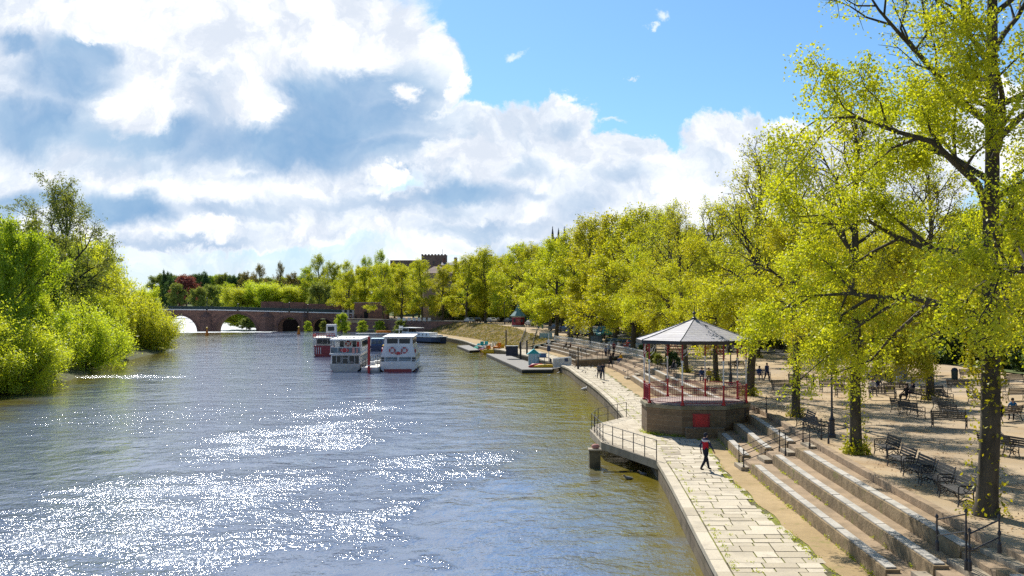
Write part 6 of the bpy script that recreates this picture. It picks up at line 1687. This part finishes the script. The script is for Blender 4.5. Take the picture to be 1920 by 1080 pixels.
# ------------------------------------------------------------------ people
def person(label, loc, rz=0.0, pose='stand', top=(.03, .04, .07), legs=(.02, .025, .04), hair=(.05, .035, .025), group=None, H=1.75, accent=None, seed=0, lean=0.0, bag=None, skirt=False, detail=False, cap=False):
    """one continuous skinned body; faces +X before rotation"""
    r = random.Random(seed); k = H / 1.75
    P = {}; E = []; R = {}; tagm = {}
    def pt(n, x, y, z, rad, par=None, m=0, ry=None):
        P[n] = Vector((x, y, z)) * k; R[n] = (rad * k, (ry or rad) * k); tagm[n] = m
        if par: E.append((par, n))
    hip = .93 if pose != 'sit' else .50
    up = hip
    L = lean
    def sp(z): return L * z                       # forward lean with height above the hip
    pt('pelvis', 0, 0, up, .125, None, 1, .15)
    pt('waist', sp(.18), 0, up + .18, .115, 'pelvis', 0, .145)
    pt('chest', sp(.36) + .01, 0, up + .37, .125, 'waist', 0, .175)
    pt('upper', sp(.48), 0, up + .48, .085, 'chest', 0, .13)
    pt('neck', sp(.56) + .01, 0, up + .565, .052, 'upper', 2)
    pt('head', sp(.64) + .03, 0, up + .645, .085, 'neck', 2, .078)
    pt('crown', sp(.74) + .015, 0, up + .745, .080, 'head', 3, .075)
    stride = .0
    for s, side in ((-1, 'r'), (1, 'l')):
        if pose == 'sit':
            pt('hipj' + side, .04, s * .095, up - .0, .085, 'pelvis', 1)
            pt('knee' + side, .44, s * .13, up + .02, .062, 'hipj' + side, 1)
            pt('ankle' + side, .46 + .05 * s, s * .12, .09, .042, 'knee' + side, 1)
        else:
            st = (.24 * s if pose == 'walk' else .03 * s)
            pt('hipj' + side, 0, s * .095, up - .06, .102, 'pelvis', 1)
            pt('knee' + side, st * .6 + .03, s * .10, .50, .074, 'hipj' + side, 1)
            pt('ankle' + side, st * 1.15 - (.10 if (pose == 'walk' and s < 0) else 0), s * .095, .09 + (.05 if (pose == 'walk' and s < 0) else 0), .052, 'knee' + side, 1)
        a = P['ankle' + side] / k
        pt('toe' + side, a.x + .17, a.y + s * .02, max(.035, a.z - .055), .036, 'ankle' + side, 4)
        c = P['upper'] / k
        if pose == 'sit' or pose == 'hands':
            el = (c.x + .10, s * .24, c.z - .28); ha = (c.x + .30, s * .12, c.z - .36)
        elif pose == 'walk':
            el = (c.x - .10 * s, s * .235, c.z - .28); ha = (c.x + (-.16 * s) + .10, s * .24, c.z - .50)
        else:
            el = (c.x - .02, s * .235, c.z - .29); ha = (c.x + .08, s * .23, c.z - .53)
        pt('shoulder' + side, c.x, s * .165, c.z - .02, .062, 'upper', 0)
        pt('elbow' + side, *el, .043, 'shoulder' + side, 0)
        pt('wrist' + side, *ha, .028, 'elbow' + side, 0)
        d = (Vector(ha) - Vector(el)).normalized()
        w = Vector(ha)
        q = w + d * .075; pt('palm' + side, *q, .030, 'wrist' + side, 2, .024)
        fx = Vector((1, 0, 0)) if abs(d.x) < .7 else Vector((0, 1, 0))
        fan = (fx - d * fx.dot(d)).normalized()
        for fi, (o_, l_) in enumerate(((-.028, .06), (-.010, .075), (.010, .07), (.027, .055))):
            a1 = q + d * .03 + fan * o_; a2 = a1 + d * l_ * .55; a3 = a2 + (d * .8 + Vector((0, -s * .5, 0))).normalized() * l_ * .5
            pt(f'f{fi}a' + side, *a1, .0100, 'palm' + side, 2); pt(f'f{fi}b' + side, *a2, .0090, f'f{fi}a' + side, 2); pt(f'f{fi}c' + side, *a3, .0080, f'f{fi}b' + side, 2)
        t1 = w + d * .03 + fan * -.03; t2 = t1 + d * .035 + fan * -.02
        pt('tha' + side, *t1, .011, 'wrist' + side, 2); pt('thb' + side, *t2, .009, 'tha' + side, 2)
    names = list(P); idx = {n: i for i, n in enumerate(names)}
    me = bpy.data.meshes.new('tmp'); me.from_pydata([P[n] for n in names], [(idx[a], idx[b_]) for a, b_ in E], [])
    ob = bpy.data.objects.new('tmp', me); C.objects.link(ob)
    sk = ob.modifiers.new('s', 'SKIN'); sk.use_smooth_shade = True
    for i, n in enumerate(names):
        v = me.skin_vertices[0].data[i]; v.radius = R[n]; v.use_root = (n == 'pelvis')
    ss = ob.modifiers.new('u', 'SUBSURF'); ss.levels = 1; ss.render_levels = 1
    dg = bpy.context.evaluated_depsgraph_get(); dg.update()
    bm_ = bpy.data.meshes.new_from_object(ob.evaluated_get(dg)); bpy.data.objects.remove(ob); bpy.data.meshes.remove(me)
    bm_.name = 'person'
    ctr = np.zeros(len(bm_.polygons) * 3); bm_.polygons.foreach_get('center', ctr); ctr = ctr.reshape(-1, 3)
    pts = []; ms = []
    for n in names: pts.append(P[n]); ms.append(tagm[n])
    for a, b_ in E:
        for f in (.25, .5, .75): pts.append(P[a].lerp(P[b_], f)); ms.append(tagm[b_] if f > .3 else tagm[a])
    pts = np.array([tuple(p) for p in pts]); ms = np.array(ms)
    near = ms[np.argmin(((ctr[:, None, :] - pts[None]) ** 2).sum(-1), axis=1)]
    if accent is not None:
        z = ctr[:, 2] / k; sel = (near == 0) & (z > up + .10) & (z < up + .40) & (np.abs(ctr[:, 1]) < .17); near[sel] = 5
        sel = (near == 0) & (z > up + .40) & (z < up + .47); near[sel] = 6
    near = np.where(near == 3, 3 if True else 2, near)
    bm_.materials.clear()
    for m_ in (cloth(top), cloth(legs), M['skin'], cloth(hair), cloth((.02, .018, .016)), cloth(accent or top), cloth((.7, .7, .7))): bm_.materials.append(m_)
    bm_.polygons.foreach_set('material_index', near.astype(np.int32)); bm_.update()
    o = bpy.data.objects.new('person', bm_); C.objects.link(o); o.location = loc; o.rotation_euler = (0, 0, rz); tag(o, label, 'person', group)
    hd = P['head']; cr = P['crown']
    b = MB(); b.ball((hd.x - .022 * k, 0, hd.z + .055 * k), .098 * k, 10, sc3=(1.02, .92, .95)); b.ball((hd.x - .045 * k, 0, hd.z - .01 * k), .075 * k, 8, sc3=(.8, .95, 1.1)); b.build('hair' if not cap else 'cap', cloth(hair), o, smooth=True)
    b = MB(); b.ball((hd.x + .082 * k, 0, hd.z), .018 * k, 6, sc3=(1, .7, 1.4)); b.build('nose', M['skin'], o, smooth=True)
    for s in (-1, 1):
        b = MB(); b.ball((hd.x + .07 * k, s * .032 * k, hd.z + .02 * k), .011 * k, 6); b.build('eye', M['rubber'], o)
        b = MB(); b.ball((hd.x - .005 * k, s * .080 * k, hd.z), .02 * k, 6, sc3=(.8, .4, 1.4)); b.build('ear', M['skin'], o)
    b = MB(); b.box((hd.x + .078 * k, 0, hd.z - .045 * k), (.01, .04 * k, .008)); b.build('mouth', cloth((.3, .08, .07)), o)
    if bag:
        b = MB(); b.ball((P['chest'].x - .17 * k, 0, P['chest'].z - .05), .17, 10, sc3=(.6, .9, 1.25)); b.build('rucksack', cloth(bag), o, smooth=True)
    return o
def pp_(px, py, z, **kw):
    p = G(px, py, z); return person(loc=(p.x, p.y, z), **kw)
PI = math.pi
pp_(1323, 883, QZ + .01, label='walker in navy and red jacket with white stripe and dark trousers on the pale paving', rz=.55, pose='walk', top=(.02, .03, .09), legs=(.012, .015, .03), hair=(.015, .02, .04), accent=(.50, .015, .03), H=1.88, seed=1, cap=True)
WG2 = 'couple walking on the quay'
pp_(1123, 710, QZ + .01, label='slighter walker in grey coat, one of the couple among the pigeons', rz=-1.4, pose='walk', top=(.12, .12, .15), legs=(.03, .03, .04), group=WG2, H=1.68, seed=2)
pp_(1130, 712, QZ + .01, label='taller walker in dark blue coat, one of the couple among the pigeons', rz=-1.5, pose='walk', top=(.015, .02, .045), legs=(.02, .03, .07), group=WG2, H=1.85, seed=3)
def on_wall(px, py, z, label, **kw): return pp_(px, py, z, label=label, pose='sit', **kw)
pp_(1145, 690, TZ[1] + .0, label='dark clothed visitor stepping along the lowest terrace', rz=2.0, pose='walk', top=(.02, .02, .03), legs=(.02, .02, .03), seed=4)
pp_(1166, 681, TZ[2], label='visitor in bright yellow jacket and blue trousers on the terrace', rz=2.6, pose='sit', top=(.75, .42, .02), legs=(.03, .07, .25), seed=5, lean=.25)
pp_(1150, 676, TZ[2], label='dark figure sitting beside the yellow jacketed visitor', rz=2.6, pose='sit', top=(.03, .02, .03), legs=(.02, .02, .03), seed=6)
GG = 'group gathered on the terrace beyond the bandstand'
pp_(1136, 672, TZ[2], label='visitor in grey top in the group beside the low ramp', rz=1.0, pose='stand', top=(.25, .25, .30), legs=(.02, .02, .04), group=GG, seed=7)
pp_(1142, 668, TZ[3], label='pushchair side visitor in pale blue top in the group beside the low ramp', rz=-1.0, pose='stand', top=(.35, .42, .5), legs=(.03, .03, .05), group=GG, seed=8)
pp_(1151, 664, PZ, label='visitor in dark red top at the back of the group by the low ramp', rz=-2.0, pose='stand', top=(.2, .04, .05), legs=(.02, .02, .03), group=GG, seed=9)
pp_(1160, 662, PZ, label='visitor in white top at the back of the group by the low ramp', rz=-2.4, pose='stand', top=(.6, .6, .6), legs=(.03, .04, .08), group=GG, seed=10)
GT = 'pair standing by the head of the bank stairs'
p = G(1010, 622, 2.9); person(label='visitor in blue jeans and dark top by the head of the bank stairs', loc=(p.x, p.y, 3.0), rz=2, pose='stand', top=(.03, .05, .12), legs=(.04, .12, .3), group=GT, seed=11, H=1.85)
person(label='visitor in teal top by the head of the bank stairs', loc=(p.x + .9, p.y + .4, 3.0), rz=-1, pose='stand', top=(.02, .2, .25), legs=(.05, .2, .4), group=GT, seed=12, H=1.75)
pp_(1062, 655, TZ[2], label='dark figure sitting on the distant terrace', rz=PI * .9, pose='sit', top=(.02, .015, .02), legs=(.02, .02, .02), seed=13)
pp_(1070, 657, TZ[2], label='figure in brown sitting on the distant terrace', rz=PI * .9, pose='sit', top=(.10, .04, .02), legs=(.02, .02, .02), seed=14)
pp_(1316, 716, PZ + .04, label='visitor in blue on the bench behind the bandstand', rz=-PI / 2 - .2, pose='sit', top=(.02, .05, .14), legs=(.03, .06, .15), seed=15)
pp_(1329, 717, PZ + .04, label='visitor in yellow top on the bench behind the bandstand', rz=-PI / 2 - .2, pose='sit', top=(.45, .35, .03), legs=(.02, .02, .02), seed=16)
pp_(1262, 699, PZ + .04, label='dark clothed visitor reclining on a bench behind the bandstand', rz=PI, pose='sit', top=(.02, .02, .035), legs=(.02, .02, .03), seed=17, lean=-.2)
pp_(1383, 694, PZ + .04, label='dark clothed visitor leaning forward on a bench beyond the bandstand', rz=-PI / 2 - .6, pose='sit', top=(.02, .02, .05), legs=(.02, .02, .03), seed=18, lean=.3)
pp_(1424, 713, PZ + .04, label='visitor in blue sitting just past the bandstand eave', rz=-PI / 2, pose='sit', top=(.03, .07, .2), legs=(.03, .04, .1), seed=19)
pp_(1438, 716, PZ + .02, label='slim visitor in dark blue standing past the bandstand eave', rz=-1.2, pose='walk', top=(.02, .04, .12), legs=(.02, .025, .06), seed=20, H=1.7)
pp_(1525, 728, PZ + .02, label='child in blue walking on the sandy promenade', rz=.4, pose='walk', top=(.03, .08, .2), legs=(.02, .03, .08), seed=21, H=1.15)
GP = 'two walkers near the stone pier'
pp_(1697, 697, PZ + .05, label='walker in black coat near the stone pier', rz=.4, pose='walk', top=(.012, .012, .015), legs=(.05, .12, .12), seed=22, group=GP, H=1.8)
pp_(1707, 697, PZ + .05, label='walker in brown coat near the stone pier', rz=.4, pose='walk', top=(.14, .05, .025), legs=(.015, .012, .02), seed=23, group=GP, H=1.75)
GB = 'visitors sitting by the inner lime'
pp_(1700, 754, PZ + .04, label='dark clothed visitor with crossed arms on the bench by the inner lime', rz=PI + .1, pose='sit', top=(.015, .012, .015), legs=(.015, .015, .02), seed=24, group=GB)
pp_(1712, 750, PZ + .04, label='second dark clothed visitor on the bench by the inner lime', rz=PI + .1, pose='sit', top=(.02, .012, .03), legs=(.02, .015, .04), seed=25, group=GB, H=1.85)
pp_(1636, 742, PZ + .04, label='visitor in white and blue seated behind the ivy lime', rz=-PI / 2, pose='sit', top=(.5, .5, .55), legs=(.03, .05, .15), seed=26, group=GB)
pp_(1646, 738, PZ + .04, label='visitor in navy bending towards a pushchair behind the ivy lime', rz=-PI / 2, pose='sit', top=(.02, .03, .08), legs=(.03, .04, .1), seed=27, group=GB, lean=.3)
pp_(1686, 728, PZ + .04, label='visitor in pale blue seated before the stone pier', rz=-PI / 2, pose='sit', top=(.3, .35, .45), legs=(.02, .03, .08), seed=28, group=GB)
pp_(1900, 787, PZ + .04, label='visitor in bright blue jacket on the slatted bench beyond the thick trunk', rz=PI + .9, pose='sit', top=(.02, .14, .32), legs=(.02, .02, .03), seed=29, lean=.2)
pp_(1876, 796, PZ + .04, label='dark clothed visitor beside the bright blue jacket', rz=PI + .7, pose='sit', top=(.012, .012, .015), legs=(.02, .02, .03), seed=30)
pp_(1866, 838, PZ + .04, label='visitor in white top half hidden by the thick trunk', rz=.3, pose='sit', top=(.6, .6, .58), legs=(.2, .18, .15), seed=31)
BG = 'people at the end of the bridge'
for i, (px, py, c) in enumerate(((652, 597, (.6, .6, .6)), (657, 598, (.5, .3, .3)), (662, 597, (.05, .05, .08)), (646, 596, (.1, .1, .12)), (672, 606, (.05, .05, .06)))):
    p = at(px, py, 352); person(label=['visitor in white by the gate piers of the bridge', 'visitor in pink by the gate piers of the bridge', 'dark figure nearest the gate block', 'dark figure farthest out on the bridge end', 'dark figure on top of the retaining wall'][i], loc=(p.x, 358, 3.96), rz=i, pose='walk', top=c, seed=40 + i, group=BG)

# ------------------------------------------------------------------ birds
def bird(name, label, loc, rz, L, m_, group, fly=False, beak='beak', neck=0.0):
    b = MB(); s = L
    pts = [(-.5 * s, 0, .36 * s), (-.3 * s, 0, .36 * s), (-.05 * s, 0, .38 * s), (.2 * s, 0, .45 * s), (.32 * s, 0, (.55 + neck) * s), (.40 * s, 0, (.66 + neck) * s), (.47 * s, 0, (.66 + neck) * s)]
    b.tube(pts, [.03 * s, .10 * s, .17 * s, .14 * s, .07 * s, .075 * s, .03 * s], 8)
    o = b.build(name, m_, None, smooth=True); o.location = loc; o.rotation_euler = (0, 0, rz); tag(o, label, 'bird', group)
    for sd in (-1, 1):
        b = MB(); b.ball((-.1 * s, sd * .14 * s, .40 * s), .2 * s, 8, sc3=(1.3, .22, .5)); b.build('wing', m_, o, smooth=True)
        if not fly: b = MB(); b.tube([(0, sd * .05 * s, .25 * s), (.02 * s, sd * .05 * s, 0)], .012 * s + .003, 4); b.build('leg', M['beak'], o)
    b = MB(); b.tube([(.46 * s, 0, (.66 + neck) * s), (.58 * s, 0, (.63 + neck) * s)], [.025 * s, .006 * s], 5); b.build('beak', M[beak], o)
rb = random.Random(4)
for (px, py) in ((1074, 687), (1078, 690), (1096, 692), (1104, 689), (1108, 691), (1112, 688), (1092, 698), (1098, 700), (1116, 697), (1117, 707), (1132, 720), (1101, 694), (1088, 689), (1121, 703)):
    p = G(px, py, QZ + .01); bird('pigeon', 'grey pigeon pecking on the quay paving near the couple', (p.x, p.y, QZ + .01), rb.uniform(0, 6.3), .36, M['birdgrey'], 'pigeons on the quay near the couple')
for (px, py, lab) in ((1169, 697, 'pigeon on the lowest seat wall, left of its neighbour'), (1172, 699.5, 'pigeon on the lowest seat wall beside its neighbour'), (1190, 693, 'dark pigeon on the second terrace beyond the bandstand')):
    p = G(px, py, TZ[1] + .17); bird('pigeon', lab, (p.x, p.y, TZ[1] + (.17 if py > 695 else .36)), rb.uniform(0, 6.3), .38, M['birdgrey'], 'pigeons on the terrace')
for (px, py, lab) in ((1097, 732, 'white swan gliding close to the quay wall'), (1047, 700, 'white gull floating near the pontoon corner'), (990, 696, 'white gull floating before the pontoon'), (1030, 705, 'white gull floating farther from the pontoon')):
    p = G(px, py, 0); bird('swan' if 'swan' in lab else 'gull', lab, (p.x, p.y, -.22 if 'swan' in lab else -.12), rb.uniform(-.6, .6), 1.0 if 'swan' in lab else .5, M['birdwhite'], None, True, neck=.45 if 'swan' in lab else 0)
p = G(1178, 899, 0); bird('duck', 'dark duck swimming below the platform railing', (p.x, p.y, -.14), PI, .55, M['birdgrey'], None, True)
p = G(1205, 890, 0); bird('duck', 'dark duck swimming close under the quay wall', (p.x, p.y, -.14), PI * .9, .5, M['birdgrey'], None, True)
for i, (dx, dy) in enumerate(((-1.7, .6), (-1.1, .9), (-.6, .4), (.1, 1.2), (.6, .5), (1.1, .9), (1.7, .5))):
    c = Matrix.Rotation(math.radians(3), 3, 'Z') @ Vector((dx, dy, 0)); bird('gull', 'gull perched along the stern edge of the cruise boat roof', (pL.x + c.x, pL.y + c.y, 4.385), rb.uniform(0, 6.3), .42, M['birdgrey'] if i % 2 else M['birdwhite'], 'gulls perched on the cruise boat roof')
# floating twigs caught below the platform
p = G(1168, 884, 0); b = MB()
for q in range(5): b.tube([(rb.uniform(-1.5, 1), rb.uniform(-.6, .6), .02), (rb.uniform(-1, 1.5), rb.uniform(-.6, .6), .05)], .025, 5)
o = b.build('driftwood', M['bark_dark']); o.location = (p.x, p.y, 0); tag(o, 'tangle of floating twigs and scum below the platform railing', 'driftwood')
# small moss and weed tufts in the joints
R_ = np.random.default_rng(3); cs = []
for _ in range(170):
    y = R_.uniform(28, 100); x = xe(y) + R_.choice([.6, .62, 1.2]) + R_.normal(0, .05); cs.append(np.array([x, y, QZ + .02]) + R_.normal(0, .06, (10, 3)) * [1, 1.8, .15])
for _ in range(170):
    y = R_.uniform(28, 64); x = strip_right(y) + R_.normal(0, .06); cs.append(np.array([x, y, QZ + .02]) + R_.normal(0, .07, (9, 3)) * [1, 1.6, .25])
for _ in range(90):
    y = R_.uniform(28, 63); x = xf(y) - .06; cs.append(np.array([x, y, QZ + .03]) + np.abs(R_.normal(0, .06, (10, 3))) * [-1, 1.5, 1.1])
for _ in range(35):
    y = R_.uniform(30, 63); x = xf(y) - .06 + WT[1] * shrink(y); cs.append(np.array([x, y, TZ[1] + .03]) + np.abs(R_.normal(0, .05, (10, 3))) * [-1, 1.5, 1.1])
a = np.radians(22.5)
for _ in range(160):
    th = R_.uniform(PI, 1.62 * PI); cs.append(np.array([BX + 3.45 * np.cos(th), BY + 3.45 * np.sin(th), QZ + .05]) + R_.normal(0, .09, (14, 3)) * [1, 1, .7])
cs = np.concatenate(cs); cs[:, 2] = np.maximum(cs[:, 2], QZ + .012)
V, Q_ = leaves_np(cs, .06, R_)
me = mesh_np('weed_tufts', V, Q_, M['midgreen'], attr=R_.uniform(0, 1, len(Q_))); o = bpy.data.objects.new('weeds', me); C.objects.link(o); o['kind'] = 'stuff'; o['label'] = 'small green weeds growing in the paving joints'
cs = []
for _ in range(2600):                                     # fallen bud scales and leaves under the limes
    y = R_.uniform(30, 120); cs.append([xf(y) + 3.6 + abs(R_.normal(0, 4.5)) + .2, y, PZ + .035])
V, Q_ = leaves_np(np.array(cs), .09, R_, flat=3)
me = mesh_np('fallen_leaves', V, Q_, mat('fallen leaf', (.30, .15, .04), (.16, .08, .02)), attr=None); o = bpy.data.objects.new('fallen_leaves', me); C.objects.link(o); o['kind'] = 'stuff'; o['label'] = 'scattered brown leaves under the limes'

# scrub on the earth bank
cs = []
for _ in range(1500):
    y = R_.uniform(196, 314); t_ = R_.uniform(.08, .95) ** 1.2; a0_ = xe(y) + 4; c0_ = xt(max(y, 195)) + .4; s_ = t_ * t_ * (3 - 2 * t_); z = QZ + (zt(y) - QZ) * s_
    n_ = 10; sz = R_.uniform(.12, .5); cs.append(np.array([a0_ + (c0_ - a0_) * t_, y, z + .1]) + R_.normal(0, sz, (n_, 3)) * [1, 1, .45])
V, Q_ = leaves_np(np.concatenate(cs), .28, R_, aspect=.5)
me = mesh_np('scrub_tufts', V, Q_, M['brown'], attr=R_.uniform(0, 1, len(Q_))); o = bpy.data.objects.new('scrub', me); C.objects.link(o); o['kind'] = 'stuff'; o['label'] = 'brown and green scrub covering the earth bank'
# distant strollers
GD = 'distant strollers under the far limes'
for i in range(12):
    px = 1036 + i * 9 + rb.uniform(-3, 3); Y = rb.uniform(180, 225); q = at(px, 620, Y); z = ground_z(q.x, Y)
    if q.x < (xf(min(Y, 195)) + 5 if Y < 195 else xt(Y) + 3): q.x += 5
    person(label='distant dark clothed stroller under the far limes behind the picket fence', loc=(q.x, Y, z + .02), rz=rb.uniform(0, 6), pose='walk', top=rb.choice([(.02, .03, .06), (.03, .03, .035), (.12, .1, .1), (.04, .08, .2), (.02, .02, .02)]), group=GD, seed=60 + i)
